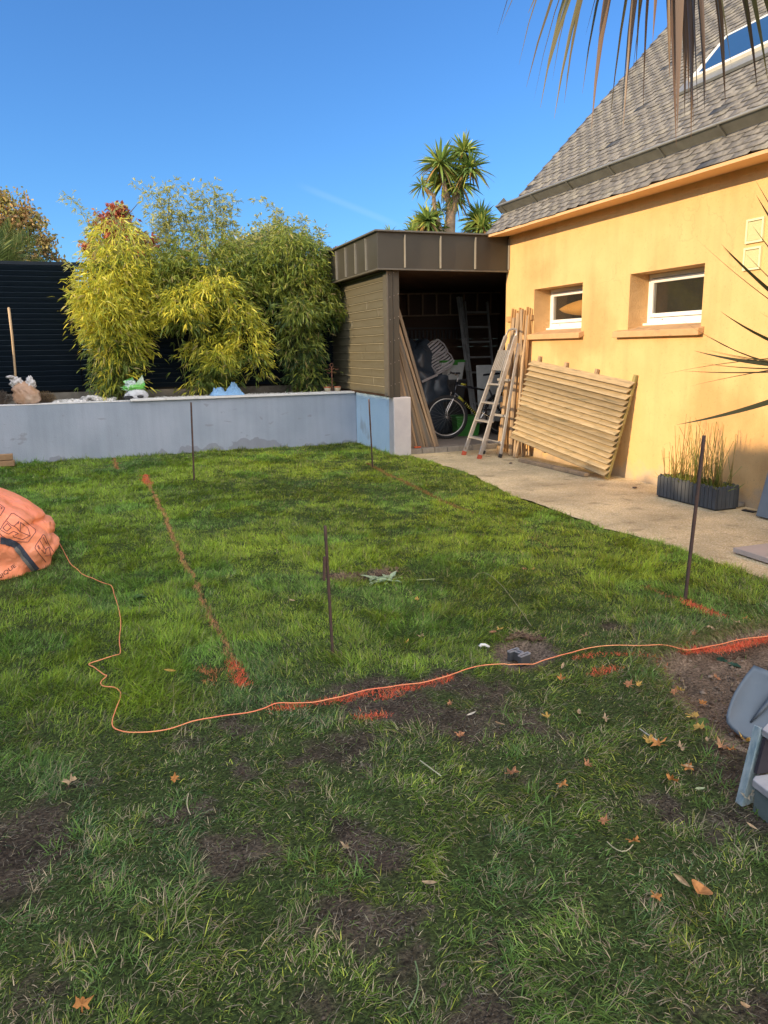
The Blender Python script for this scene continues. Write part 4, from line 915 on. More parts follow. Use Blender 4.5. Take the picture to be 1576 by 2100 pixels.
def bamboo(base_px, blobs, wands, label, yb, seed, green, auto):
    """blobs: photo ellipses (px, py, rx, ry, weight, depth y); wands: thin tip shoots as photo polylines"""
    base = ony(base_px[0], base_px[1], yb); base.z = ZW - .05
    root = thing('bamboo', label, 'bamboo', base, 'bamboo clumps in the raised bed')
    r_ = np.random.default_rng(seed); P = []; D = []; L = []; S = []
    stems = MB()
    for (px, py, rx, ry, wgt, yy) in blobs:
        c = ony(px, py, yy); ex = (ony(px + rx, py, yy) - c).length; ez = (ony(px, py - ry, yy) - c).length
        nt_ = int(wgt)
        for _ in range(nt_):
            while True:
                v = r_.uniform(-1, 1, 3)
                if np.dot(v, v) < 1: break
            v = v / (np.linalg.norm(v) + 1e-6) * (np.linalg.norm(v) ** .6)
            p = np.array([c.x + v[0] * ex, c.y + v[1] * min(ex, .42), c.z + v[2] * ez]); p[1] = min(p[1], YF - .06)
            out = np.array([v[0], v[1] * .8 - .25, .1]); out /= np.linalg.norm(out)
            k = r_.integers(5, 9); ax = out * .6 + r_.normal(0, .35, 3) + np.array([0, 0, -.35]); ax /= np.linalg.norm(ax)
            for j in range(k):
                d = ax + r_.normal(0, .42, 3); d /= np.linalg.norm(d); P.append(p + ax * .05 * j * r_.uniform(.3, 1)); D.append(d); L.append(r_.uniform(.075, .135)); S.append(v[2] if yy < 11.97 or (green < .5 and base_px[0] < 300 and yy < 12.1) else 5 + v[2])
    # culms from the base into the mass
    nc = 26
    for i in range(nc):
        b = blobs[i % len(blobs)]; q = ony(b[0] + r_.uniform(-.6, .6) * b[2], b[1] - b[3] * r_.uniform(-.1, .9), b[5]); q.y = min(q.y + r_.uniform(-.15, .2), YF - .06)
        s = base + Vector((r_.normal(0, .13), r_.normal(0, .07), 0)); m1 = s.lerp(q, .55) + Vector((0, 0, .25)); m1.x = s.x + (q.x - s.x) * .3
        pts = [s * (1 - t) ** 2 + m1 * 2 * t * (1 - t) + q * t * t for t in np.linspace(0, 1, 9)]
        stems.tube(pts, [.0075 - .005 * t for t in np.linspace(0, 1, 9)], 5)
        for t in np.linspace(.12, .5, 5):    # leafy side shoots low down
            p0 = s * (1 - t) ** 2 + m1 * 2 * t * (1 - t) + q * t * t
            for _ in range(5 if p0.z > 1.05 else 3):
                a = r_.uniform(0, 6.28); ax = np.array([math.cos(a), math.sin(a) * .7 - .2, -.5]); p1 = np.array(p0) + ax * r_.uniform(.03, .22)
                if p1[2] < ZW + .05: continue
                for j in range(r_.integers(3, 6)):
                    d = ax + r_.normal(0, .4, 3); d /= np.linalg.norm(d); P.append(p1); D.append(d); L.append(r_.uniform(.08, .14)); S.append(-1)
    nP = len(P); x0_, x1_, y0_, y1_, nw = auto
    for _ in range(nw):
        sx = r_.uniform(x0_, x1_); ty = r_.uniform(y0_, y1_); lean = r_.uniform(-38, 14); sy = 520
        wands = wands + [[(sx, sy), (sx + lean * .15, sy + (ty - sy) * .4), (sx + lean * .5, sy + (ty - sy) * .75), (sx + lean, ty)]]
    for line in wands:
        pts = [ony(px, py, yb + .1) for px, py in line]
        s = pts[0]; full = [base.lerp(s, t) + Vector((0, 0, .1 * math.sin(t * 3))) for t in (0, .35, .7)] + pts
        stems.tube(full, [.007 - .0058 * t for t in np.linspace(0, 1, len(full))], 5)
        # resample the visible part
        for a, b in zip(pts[:-1], pts[1:]):
            l = (b - a).length; m_ = max(2, int(l / .021))
            for j in range(m_):
                p = np.array(a.lerp(b, (j + r_.random()) / m_)); dirn = np.array((b - a).normalized())
                ax = dirn * .4 + r_.normal(0, .6, 3); ax /= np.linalg.norm(ax); tw = r_.uniform(.02, .12)
                q = p + ax * tw
                stems.beam(p, q, .0016, .0016)
                for _ in range(r_.integers(4, 9)):
                    d = ax * .9 + dirn * .2 + r_.normal(0, .5, 3); d /= np.linalg.norm(d); P.append(q); D.append(d); L.append(r_.uniform(.06, .11)); S.append(1)
    P = np.array(P); D = np.array(D); L = np.array(L); S = np.array(S); n = len(P)
    t = r_.random((n, 1)); A = np.array([.28, .36, .045]) if green < .5 else np.array([.12, .19, .04]); B = np.array([.80, .70, .085]) if green < .5 else np.array([.36, .40, .07])  # darker set for the clump beside the shed: shade put into its green
    C = A * (1 - t) + B * t; gr = (S > 2)[:, None]; C = np.where(gr, (np.array([.12, .20, .035]) * (1 - t) + np.array([.40, .42, .07]) * t), C); S = np.where(S > 2, S - 5, S); low = (S <= -.6)[:, None]; C = np.where(low, C * np.array([.34, .48, .9]), C)  # low and rear leaves darker, front tufts brighter: light and shade in the colour
    st = (r_.random(n) < .06)[:, None]; C = np.where(st, np.array([.42, .34, .14]), C); C *= r_.uniform(.8, 1.2, (n, 1))
    up = (np.arange(n) >= nP)[:, None]; C = np.where(up, np.array([.50, .50, .17]) * r_.uniform(.7, 1.25, (n, 1)), C)
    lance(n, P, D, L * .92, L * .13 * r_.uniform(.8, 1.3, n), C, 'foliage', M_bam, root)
    stems.build('culm', M_culm, root, fix=False)
    return n
n1 = bamboo((235, 815), [(242, 610, 76, 112, 900, 11.95), (215, 640, 50, 75, 480, 11.75), (240, 490, 48, 52, 130, 12.0), (250, 700, 54, 58, 330, 11.9), (290, 570, 48, 75, 230, 12.05), (245, 775, 40, 34, 70, 11.95), (172, 605, 14, 26, 45, 11.8), (205, 520, 24, 40, 60, 11.9)],
       [[(190, 500), (185, 470), (165, 430), (145, 405), (128, 392)], [(330, 500), (320, 450), (305, 415), (290, 392), (276, 378)], [(330, 480), (345, 440), (322, 410), (300, 385)], [(210, 500), (190, 470), (180, 450)], [(160, 590), (150, 560), (142, 545)]],
       'golden yellow-green bamboo clump nearest the bare navy fence', 12.05, 1, 0, (195, 320, 400, 460, 7))
n2 = bamboo((430, 815), [(425, 590, 108, 92, 1250, 12.08), (330, 560, 40, 60, 240, 12.15), (500, 560, 60, 70, 420, 12.15), (375, 630, 44, 44, 330, 11.65), (505, 690, 34, 52, 260, 11.65), (420, 520, 88, 52, 260, 12.05), (435, 715, 52, 40, 170, 11.9), (450, 735, 18, 26, 130, 11.55), (440, 590, 40, 34, 230, 11.6), (360, 560, 50, 55, 200, 12.0), (430, 785, 42, 26, 50, 11.95), (532, 745, 12, 36, 50, 11.7), (490, 640, 30, 30, 150, 11.6)],
       [[(370, 500), (350, 450), (345, 410), (340, 375)], [(400, 500), (385, 450), (370, 410), (352, 370)], [(430, 500), (440, 450), (420, 410), (375, 375)], [(440, 500), (455, 450), (450, 410), (432, 370)], [(460, 500), (470, 465), (462, 430), (445, 395)], [(410, 480), (400, 440), (385, 415)], [(350, 500), (335, 470), (318, 445), (300, 430)], [(480, 500), (475, 470), (470, 450)], [(420, 470), (410, 430), (395, 400)], [(380, 490), (368, 450), (362, 420), (350, 395)]],
       'widest bamboo clump in the middle of the bed with bright hanging tufts', 12.05, 2, 0, (325, 500, 378, 460, 16))
n3 = bamboo((630, 808), [(600, 555, 74, 74, 620, 12.0), (545, 560, 40, 60, 240, 12.15), (648, 600, 42, 80, 380, 12.0), (612, 690, 38, 62, 260, 11.9), (612, 635, 24, 24, 150, 11.6), (560, 600, 36, 70, 220, 12.1), (632, 765, 27, 36, 80, 11.9), (585, 500, 52, 34, 120, 12.1), (682, 635, 20, 28, 90, 11.8), (640, 530, 36, 40, 130, 12.0), (585, 480, 14, 28, 60, 11.9)],
       [[(590, 500), (580, 460), (560, 430), (540, 412), (525, 408)], [(600, 500), (590, 455), (570, 430)], [(640, 520), (625, 490), (610, 470)], [(560, 500), (570, 450), (560, 425)], [(660, 540), (665, 520), (655, 505)], [(620, 510), (630, 480), (622, 455)]],
       'dark green bamboo clump beside the shed wall', 12.05, 3, 1, (530, 675, 430, 510, 12))
print('bamboo leaves', n1, n2, n3)

# ================================================================== trees beyond the fence
M_bark = mat('bark', (.16, .11, .08), (.09, .065, .05), scale=14, rough=.95, bump=.6, bscale=40, stretch=(1, 1, .3))
def tree(name, label, cat, base, top_z, blobs, yy, cols, seed, leaf=.09, n=5000, group=None):
    """blobs: photo ellipses at depth yy; crown of leaf-sized faces carried by limbs"""
    r_ = np.random.default_rng(seed); b = Vector(base)
    root = thing(name, label, cat, b, group)
    cs = []; tot = sum(q[4] for q in blobs)
    for (px, py, rx, ry, w) in blobs:
        c = ony(px, py, yy); ex = (ony(px + rx, py, yy) - c).length; ez = (ony(px, py - ry, yy) - c).length; cs.append((c, ex, ez, w))
    m = MB(); fork = Vector((b.x, b.y, b.z + (top_z - b.z) * .35)); h = top_z - b.z
    m.tube([b, b.lerp(fork, .5) + Vector((.04, 0, 0)), fork], [h * .028, h * .022, h * .018], 10)
    tips = []
    for (c, ex, ez, w) in cs:
        for _ in range(max(3, int(w * 2))):
            t = Vector((c.x + r_.uniform(-.8, .8) * ex, c.y + r_.uniform(-.6, .6) * ex, c.z + r_.uniform(-.8, .9) * ez)); mid = fork.lerp(t, .5) + Vector((r_.normal(0, .12), r_.normal(0, .12), .1))
            m.tube([fork, mid, t], [h * .012, h * .007, h * .002], 6); tips.append(t)
            for _ in range(4): q = mid.lerp(t, r_.uniform(.2, .9)); m.tube([q, q + Vector(r_.normal(0, .28, 3)) + Vector((0, 0, .12))], [h * .003, h * .001], 4)
    m.build('trunk', M_bark, root, fix=False)
    P = []; Sh = []
    for (c, ex, ez, w) in cs:
        k = int(n * w / tot); nc = max(4, int(k / 45))
        for _ in range(nc):
            v = r_.normal(0, 1, 3); v /= np.linalg.norm(v); v *= r_.uniform(.35, 1.02)
            cc = np.array([c.x + v[0] * ex, c.y + v[1] * ex * .8, c.z + v[2] * ez]); s = r_.uniform(.05, .14) * (ex + ez)
            P.append(cc + r_.normal(0, 1, (45, 3)) * s * np.array([1, 1, .75])); Sh.append(np.full(45, r_.random()))
    P = np.vstack(P); Sh = np.concatenate(Sh)[:, None]; k = len(P)
    d = r_.normal(0, 1, (k, 3)); d[:, 2] -= .4; d /= np.linalg.norm(d, axis=1)[:, None]; s = np.cross(d, r_.normal(0, 1, (k, 3))); s /= np.linalg.norm(s, axis=1)[:, None]
    L = leaf * r_.uniform(.7, 1.3, (k, 1)); Wd = L * .62
    V = np.stack([P, P + d * L * .5 + s * Wd / 2, P + d * L, P + d * L * .5 - s * Wd / 2], 1).reshape(-1, 3)
    i = np.arange(k)[:, None] * 4; F = np.vstack([i + np.array([[0, 1, 2]]), i + np.array([[0, 2, 3]])])
    cols = np.array(cols); ci = np.clip((Sh[:, 0] * .7 + r_.random(k) * .3) * len(cols), 0, len(cols) - 1).astype(int)
    C = cols[ci] * r_.uniform(.75, 1.25, (k, 1))
    mesh_np('crown', V, F, M_leaf, np.repeat(C, 4, 0), parent=root)
    return root
tree('autumn_tree', 'yellowing broadleaf tree beyond the fence at the far left', 'tree', (-1.7, 20, 0), 5.2, [(20, 440, 50, 50, 3), (60, 480, 55, 55, 3), (-60, 450, 80, 75, 4), (100, 530, 28, 40, 1), (20, 520, 60, 60, 3), (5, 410, 20, 22, .6)], 20,
     [(.46, .34, .10), (.55, .38, .12), (.34, .32, .09), (.55, .34, .15), (.20, .19, .09)], 11, leaf=.085, n=8500)
tree('red_tree', 'small tree with rust red autumn leaves showing above the left bamboo', 'tree', (.5, 18, 0), 4.5, [(240, 470, 40, 42, 3), (270, 500, 45, 40, 2.5), (195, 510, 32, 26, 1.5), (245, 440, 22, 22, .8), (290, 530, 40, 30, 1), (235, 540, 60, 30, 1.5)], 18,
     [(.42, .09, .045), (.50, .13, .05), (.30, .07, .05), (.45, .20, .07), (.36, .10, .09)], 12, leaf=.10, n=5200)
tree('willow_tree', 'grey green fine-leaved tree behind the middle bamboo', 'tree', (3.3, 16, 0), 3.9, [(560, 510, 70, 45, 3), (520, 500, 45, 35, 1.5), (610, 520, 50, 40, 1.5), (480, 520, 50, 40, 1.5), (570, 482, 30, 20, .7)], 16,
     [(.34, .37, .15), (.44, .44, .17), (.26, .30, .12), (.46, .42, .16)], 13, leaf=.07, n=6500)
tree('pink_shrub', 'little pink red shrub top just visible above the left end of the shed roof', 'shrub', (4.85, 16, 0), 3.6, [(686, 512, 14, 10, 1), (676, 518, 10, 8, 1), (700, 516, 9, 8, .6)], 16,
     [(.42, .12, .12), (.5, .18, .16), (.3, .12, .08)], 14, leaf=.06, n=320)

M_sword = vmat('sword leaf', rough=.38, transl=.22, spec=.45)
def sword(m_list, root, tip, w, sag, c, r_, seg=6, peak=.35):
    """one arching sword leaf as a folded strip; m_list collects (V,F,C)"""
    root = np.array(root, float); tip = np.array(tip, float); L = np.linalg.norm(tip - root); d = tip - root
    ctrl = root + d * .5 + np.array([0, 0, sag * L]); side = np.cross(d, [0, 0, 1.0]); ns = np.linalg.norm(side)
    side = side / ns if ns > 1e-3 else np.array([1, 0, 0]); tw = r_.normal(0, .5); up = np.cross(side, d / L); side = side * math.cos(tw) + up * math.sin(tw)
    V = []; 
    for k in range(seg + 1):
        t = k / seg; p = root * (1 - t) ** 2 + ctrl * 2 * t * (1 - t) + tip * t * t
        ww = w * (min(t / peak, 1) * .55 + .45 if t < peak else max(0.02, 1 - ((t - peak) / (1 - peak)) ** 1.6)) / 2
        V += [p - side * ww, p + up * ww * -.28, p + side * ww]
    F = []
    for k in range(seg):
        a = k * 3; F += [(a, a + 1, a + 4, a + 3), (a + 1, a + 2, a + 5, a + 4)]
    m_list.append((np.array(V), np.array(F), np.tile(np.array(c), (len(V), 1))))
def merge(ml, name, m, parent):
    o = 0; Vs, Fs, Cs = [], [], []
    for V, F, C in ml: Vs.append(V); Fs.append(F + o); Cs.append(C); o += len(V)
    return mesh_np(name, np.vstack(Vs), np.vstack(Fs), m, np.vstack(Cs), parent=parent)
def head(c, rad, n, r_, old=.15, flat=.0, w=.045):
    ml = []
    for _ in range(n):
        z = r_.uniform(-.75, 1.0); a = r_.uniform(0, 6.28); s = math.sqrt(max(0, 1 - z * z)); d = np.array([s * math.cos(a), s * math.sin(a), z]); L = rad * r_.uniform(.8, 1.12)
        dead = z < -.25 and r_.random() < .5; yl = r_.random() < .35
        tip = np.array(c) + d * L + np.array([0, 0, -L * (.16 + .2 * (1 - z) * .6)])
        col = (.40, .24, .09) if dead else ((.42, .44, .09) if yl else (.20, .29, .07)); k = r_.uniform(.75, 1.25)
        sword(ml, np.array(c) + d * rad * .06, tip, w * r_.uniform(.8, 1.2), .10 + .05 * (1 - z), [x * k for x in col], r_)
    return ml
def cordyline(label, base, heads, yy, seed, limbs, w=.05, group='cabbage palms behind the shed'):
    r_ = np.random.default_rng(seed); root = thing('cabbage_palm', label, 'palm tree', base, group); t = MB()
    for L in limbs:
        pts = [Vector(base) if p is None else ony(p[0], p[1], yy) for p in L[0]]; t.tube(pts, [L[1] + (L[2] - L[1]) * i / (len(pts) - 1) for i in range(len(pts))], 8)
    t.build('trunk', mat('pale palm bark', (.36, .26, .17), (.24, .16, .10), scale=12, rough=.9, bump=.6, bscale=50), root, smooth=True, fix=False)
    for (px, py, rr, n) in heads:
        c = ony(px, py, yy + r_.uniform(-.25, .25)); rad = (ony(px + rr, py, yy) - ony(px, py, yy)).length
        merge(head(np.array(c), rad, n, r_, w=w * rad), 'leaf_head', M_sword, root)
cordyline('tall branching cabbage palm with several spiky heads behind the shed', (7.55, 16, 0), [(952, 312, 46, 130), (903, 335, 50, 150), (965, 345, 46, 110), (912, 368, 48, 120), (945, 378, 42, 100), (866, 381, 27, 60), (935, 405, 36, 70), (905, 430, 30, 40)], 16, 21,
          [([None, (922, 478), (925, 440), (938, 400), (955, 330)], .16, .07), ([None, (905, 478), (892, 430), (890, 400), (868, 385)], .07, .035), ([None, (914, 478), (922, 440), (920, 410), (905, 350)], .09, .045), ([(922, 420), (912, 404), (912, 375)], .04, .03)], w=.095)
cordyline('bushy low cabbage palm left of the tall one, above the shed roof', (6.95, 16, 0), [(878, 452, 42, 130), (862, 470, 38, 90), (845, 478, 30, 50), (800, 480, 24, 30), (893, 470, 36, 70)], 16, 22, [([None, (878, 500), (878, 455)], .10, .06)], w=.13)
cordyline('round cabbage palm crown between the tall palm and the house roof', (8.25, 16.2, 0), [(985, 452, 44, 190), (990, 470, 44, 120)], 16, 23, [([None, (988, 520), (985, 455)], .12, .07)], w=.10)
# date palm fronds far left
def fronds():
    r_ = np.random.default_rng(31); base = ony(-20, 560, 17); base.z = 0
    root = thing('date_palm', 'palm fronds poking above the fence at the left edge', 'palm tree', base); ml = []; c = np.array(ony(-10, 560, 17)); t = MB(); t.tube([base, base + Vector((0, 0, c[2]))], [.16, .13], 10)
    t.build('trunk', M_bark, root, smooth=True, fix=False)
    for a in np.linspace(-.2, 1.5, 9):
        end = np.array(ony(-10 + 95 * math.cos(a) * r_.uniform(.9, 1.1), 560 - 82 * math.sin(a) - 15, 17)); end[1] += r_.uniform(-.6, .6); mid = (c + end) / 2 + np.array([0, 0, .15])
        for k in np.linspace(.1, 1, 26):
            p = c * (1 - k) ** 2 + mid * 2 * k * (1 - k) + end * k * k; tang = end - c; tang /= np.linalg.norm(tang)
            for sgn in (-1, 1):
                sd = np.cross(tang, [0, 1, 0]); d = tang * .6 + sd * sgn * .5 + np.array([0, -.2, .1]); d /= np.linalg.norm(d)
                cc = np.array([.20, .24, .07] if r_.random() < .5 else [.12, .17, .05]) * r_.uniform(.7, 1.2); sword(ml, p, p + d * .38 * (1.1 - k * .5), .022, .04, cc, r_, seg=2)
    merge(ml, 'frond', M_sword, root)
fronds()

# ================================================================== the near palm: trunk just right of the view, two heads
def near_palm():
    r_ = np.random.default_rng(41); base = Vector((4.35, 2.55, 0)); root = thing('spiky_palm', 'close palm with hanging pointed leaves across the top right and right edge', 'palm tree', base)
    A = np.array(ony(1390, -330, 3.9)); B = np.array(ony(1790, 735, 3.2))
    t = MB(); t.tube([base, (4.3, 2.62, 1.0), (4.22, 2.7, 2.0), (4.0, 3.1, 3.2), Vector(A) - Vector((0, 0, .15))], [.13, .11, .10, .075, .05], 12)
    t.tube([(4.3, 2.65, .8), (4.25, 2.9, 1.0), Vector(B)], [.07, .06, .05], 10)
    t.build('trunk', mat('near palm bark', (.22, .17, .12), (.13, .10, .075), scale=14, rough=.9, bump=.8, bscale=40), root, smooth=True, fix=False)
    tipsA = [(1027, 62, 4.0, 0), (1036, 42, 3.6, 0), (1072, 116, 3.9, 1), (1088, 158, 4.1, 0), (1101, 184, 3.8, 1), (1113, 197, 3.9, 0), (1140, 218, 4.1, 0), (1122, 146, 3.6, 0), (1139, 146, 3.7, 0), (1164, 188, 4.0, 1), (1200, 170, 4.0, 0), (1216, 240, 3.7, 2), (1165, 150, 4.3, 0),
             (1254, 230, 4.1, 1), (1281, 236, 3.8, 2), (1298, 143, 4.0, 2), (1305, 128, 4.2, 1), (1276, 252, 3.9, 0), (1322, 208, 4.0, 2), (1338, 75, 3.7, 2), (1388, 270, 3.9, 3), (1392, 240, 3.6, 3), (1402, 212, 4.1, 2), (1422, 232, 3.8, 3), (1432, 205, 4.0, 3), (1420, 256, 4.2, 2), (1446, 168, 3.7, 3), (1412, 180, 3.9, 3), (1443, 206, 4.1, 2),
             (1484, 133, 3.8, 1), (1488, 190, 4.1, 2), (1541, 85, 4.0, 0), (1574, 148, 3.8, 1), (1551, 168, 4.1, 2), (1500, 120, 3.7, 0), (1372, 140, 4.0, 2), (1610, 160, 3.9, 1), (1640, 120, 3.7, 0), (1590, 60, 3.5, 0), (1090, 20, 3.6, 0), (1235, 55, 3.8, 2), (1205, 60, 4.2, 0)]
    ml = []; pal = [(.095, .11, .035), (.15, .155, .045), (.12, .085, .05), (.155, .11, .065)]
    for i, (px, py, yy, ci) in enumerate(tipsA):
        tip = np.array(ony(px + (px - 1390) * .02, py * 1.10 + 4, yy)); top = np.array(ony(px + (1390 - px) * .25 + r_.normal(0, 12), -150 - r_.uniform(0, 80), yy + (A[1] - yy) * .3))
        # out over the shoulder, then straight down
        V = []; P0, P1, P2 = A, top + np.array([0, 0, .12]), tip; c = np.array(pal[ci]) * r_.uniform(.75, 1.25); seg = 9; w = r_.uniform(.050, .068) * (.8 if ci == 0 else 1.0)
        dd = tip - A; side = np.cross(dd, [0, 0, 1.0]); side /= np.linalg.norm(side); ang = r_.uniform(-.7, .7); fw_ = np.cross(side, [0, 0, 1.0]); side = side * math.cos(ang) * .9 + fw_ * math.sin(ang) * .9
        side = side / np.linalg.norm(side)
        for k in range(seg + 1):
            t_ = k / seg; p = P0 * (1 - t_) ** 2 + P1 * 2 * t_ * (1 - t_) + P2 * t_ * t_; wobble = math.sin(t_ * 5 + i) * .008
            ww = w * (1 - max(0, (t_ - .35) / .65) ** 1.7) / 2 + .0008; V += [p - side * ww + side * wobble, p + side * wobble + np.cross(side, [0, 0, 1]) * ww * .3, p + side * ww + side * wobble]
        F = [(k * 3 + j, k * 3 + j + 1, k * 3 + j + 4, k * 3 + j + 3) for k in range(seg) for j in (0, 1)]
        Cc = np.array([c * (1 - .35 * (k // 3) / seg) + np.array([.06, .03, .02]) * (k // 3) / seg for k in range(len(V))]); ml.append((np.array(V), np.array(F), Cc))
    for _ in range(90):   # the rest of the head, above the view
        a = r_.uniform(0, 6.28); z = r_.uniform(-.2, 1); s = math.sqrt(1 - z * z * .9); d = np.array([s * math.cos(a), s * math.sin(a), z * .8 + .15]); sword(ml, A, A + d * r_.uniform(.55, .8), .035, .12, np.array(pal[r_.integers(0, 3)]), r_)
    merge(ml, 'leaf_head', M_sword, root)
    tipsB = [(1430, 490, .05, 3.4), (1480, 500, .05, 3.2), (1484, 507, .04, 3.0), (1549, 367, .02, 3.3), (1552, 400, .03, 3.1), (1544, 462, .03, 3.0), (1478, 638, .10, 3.3), (1391, 650, .12, 3.1), (1444, 683, .10, 3.0), (1424, 719, .06, 3.4), (1449, 717, .05, 3.2), (1458, 718, .03, 2.9), (1442, 745, .04, 3.3), (1395, 760, .02, 3.0), (1357, 768, -.06, 3.2), (1418, 791, -.04, 3.1), (1388, 871, .03, 3.0), (1552, 635, .05, 3.3), (1570, 355, .0, 3.2), (1530, 520, .04, 3.4)]
    ml = []
    for px, py, sg, yy in tipsB:
        tip = np.array(ony(px, py, yy)); sword(ml, B, tip, .042 * r_.uniform(.85, 1.2), -sg * 1.3 - .02, np.array([.055, .06, .025]) * r_.uniform(.8, 1.2), r_, seg=14, peak=.3)
    for _ in range(70):
        a = r_.uniform(-1.9, 1.9); z = r_.uniform(-.5, 1); s = math.sqrt(1 - z * z); d = np.array([s * math.cos(a), s * math.sin(a), z]); e = B + d * .62
        sword(ml, B, e, .032, .03, np.array([.07, .08, .03]), r_)
    merge(ml, 'leaf_head', M_sword, root)
near_palm()
# ================================================================== things on and around the planter bed
def noisy_blob(name, m, center, rad, parent=None, seed=0, amp=.12, freq=3.0, sub=4, loc=None, power=2.0, flat=0.0, folds=None, fn=None, col=(1, 1, 1)):
    bm = bmesh.new(); bmesh.ops.create_icosphere(bm, subdivisions=sub, radius=1); c = Vector(center); r_ = Vector(rad); k = MB(); vs = []
    for v in bm.verts:
        d = v.co.normalized(); s = 1.0 / (sum(abs(a) ** power for a in d) ** (1 / power)); p = d * s
        n = noise.fractal(d * freq + Vector((seed * 7.1, 0, 0)), 1.0, 2.0, 4); q = 1 + amp * n
        if folds: q += folds[0] * (abs(math.sin(folds[1] * (d.x + .6 * d.z) + 3 * noise.noise(d * 2.2 + Vector((seed, 0, 0))))) - .5)
        p = Vector((p.x * r_.x * q, p.y * r_.y * q, p.z * r_.z * q))
        if fn: p = fn(p)
        p += c
        if p.z < flat: p.z = flat
        vs.append(p)
    k.add(vs, [tuple(v.index for v in f.verts) for f in bm.faces], col); bm.free()
    return k.build(name, m, parent, loc=loc, smooth=True)
def bvh_of(o):
    dg = bpy.context.evaluated_depsgraph_get(); w = wloc(o)
    return BVHTree.FromPolygons([v.co + w for v in o.data.vertices], [tuple(p.vertices) for p in o.data.polygons])
def shoot(bvh, px, py, lift=.003):
    d = Vector(ray(px, py)).normalized(); h = bvh.ray_cast(Vector(CAM), d)
    return None if h[0] is None else h[0] + h[1].normalized() * (lift if h[1].dot(d) < 0 else -lift)

M_clearbag = glass_mat('crumpled clear film', tint=(.86, .82, .78), base=(.55, .50, .48), seethrough=.35)
def sack():
    c = Vector((-1.02, 11.52, ZW)); t = thing('bark_sack', 'half empty clear plastic sack of brown bark on the left of the wall', 'sack', c)
    def f(p):
        k = (p.z + .2) / .4; p.x = p.x * (1.0 - .42 * max(0, k)) + (-.03 if k > .6 else 0); p.y *= 1 - .4 * max(0, k); return p
    noisy_blob('fill', mat('brown bark seen through film', (.42, .25, .15), (.33, .20, .13), scale=9, rough=.38, c3=(.50, .36, .27), s3=5, f3=.5), (c.x + .01, c.y, ZW + .145), (.205, .15, .155), t, 3, .10, 3.5, 4, flat=ZW + .003, power=2.8, folds=(.07, 7), fn=f)
    M_film = mat('crumpled translucent film', (.62, .60, .60), (.46, .43, .42), scale=9, rough=.25, spec=.7)
    for (px, py, rx, rz, sd) in ((34, 785, .075, .075, 5), (62, 787, .060, .085, 6), (22, 773, .055, .020, 7)):
        q = ony(px, py, 11.50); noisy_blob('film_neck', M_film, q, (rx, .05, rz), t, sd, .35, 2.6, 4, folds=(.22, 8))
    h = MB(); h.tube([ony(34, 825, 11.72), ony(31, 760, 11.74), ony(25, 690, 11.76), ony(18, 632, 11.78)], [.016, .0155, .0165, .017], 10)
    h.tube([ony(18, 632, 11.78), ony(18, 630, 11.78)], [.017, .010], 10)
    o = h.build('tool_shaft', mat('worn ash handle', (.48, .34, .20), (.34, .23, .13), scale=6, rough=.6, stretch=(1, 1, .2)), loc=ony(34, 825, 11.72), smooth=True, fix=False); tag(o, 'upright worn wooden tool handle behind the bark sack against the navy fence', 'tool handle')
sack()
def compost():
    c = ony(276, 815, 11.58); c.z = ZW; t = thing('compost_bag', 'opened green and white plastic compost bag sitting on the wall', 'bag', c)
    def f(p):
        k = max(0, (p.z + .08) / .2); p.x *= 1.05 - .45 * k; return p
    noisy_blob('fill', mat('off white film', (.62, .63, .66), (.48, .49, .52), scale=10, rough=.35), (c.x + .03, c.y, ZW + .075), (.185, .12, .10), t, 12, .12, 3, 4, flat=ZW + .003, folds=(.08, 9), fn=f)
    M_g = mat('green printed film', (.16, .52, .09), (.55, .66, .58), scale=9, rough=.35, lo=.48, hi=.56); M_w = mat('pale inner film', (.60, .68, .66), (.42, .52, .50), scale=8, rough=.3)
    noisy_blob('rolled_top', M_g, ony(274, 795, 11.56), (.155, .07, .045), t, 13, .30, 2.4, 4, folds=(.20, 8))
    noisy_blob('rolled_top', M_w, ony(268, 788, 11.57), (.07, .05, .055), t, 14, .35, 2.2, 4, folds=(.25, 7))
    # two floppy corners
    m = MB()
    for pts in ([(264, 795), (252, 782), (272, 773), (280, 790)], [(276, 790), (292, 768), (298, 790), (288, 800)]):
        a, b, cc, d = [ony(x, y, 11.53 + rnd.uniform(0, .05)) for x, y in pts]; n = 6; V = []
        for i in range(n + 1):
            for j in range(n + 1):
                u, v = i / n, j / n; p = (a * (1 - u) + b * u) * (1 - v) + (d * (1 - u) + cc * u) * v; p.y += .018 * math.sin(u * 7 + v * 5); V.append(p)
        m.add(V, [(i * (n + 1) + j, i * (n + 1) + j + 1, (i + 1) * (n + 1) + j + 1, (i + 1) * (n + 1) + j) for i in range(n) for j in range(n)])
    m.build('loose_corner', M_g, t, smooth=True)
    s = MB(); s.box(ony(282, 801, 11.49), (.05, .003, .022)); s.build('printed_tag', plain('white tag', (.8, .8, .8)), t)
    g = thing('work_gloves', 'dark crumpled work gloves lying in front of the compost bag', 'gloves', ony(268, 816, 11.47))
    noisy_blob('glove', plain('dark knit', (.035, .035, .04), rough=.9), ony(263, 815, 11.47), (.075, .04, .022), g, 15, .3, 2.5, 3); noisy_blob('glove', plain('dark knit cuff', (.05, .05, .055), rough=.9), ony(288, 813, 11.46), (.045, .03, .02), g, 16, .3, 2.5, 3)
compost()
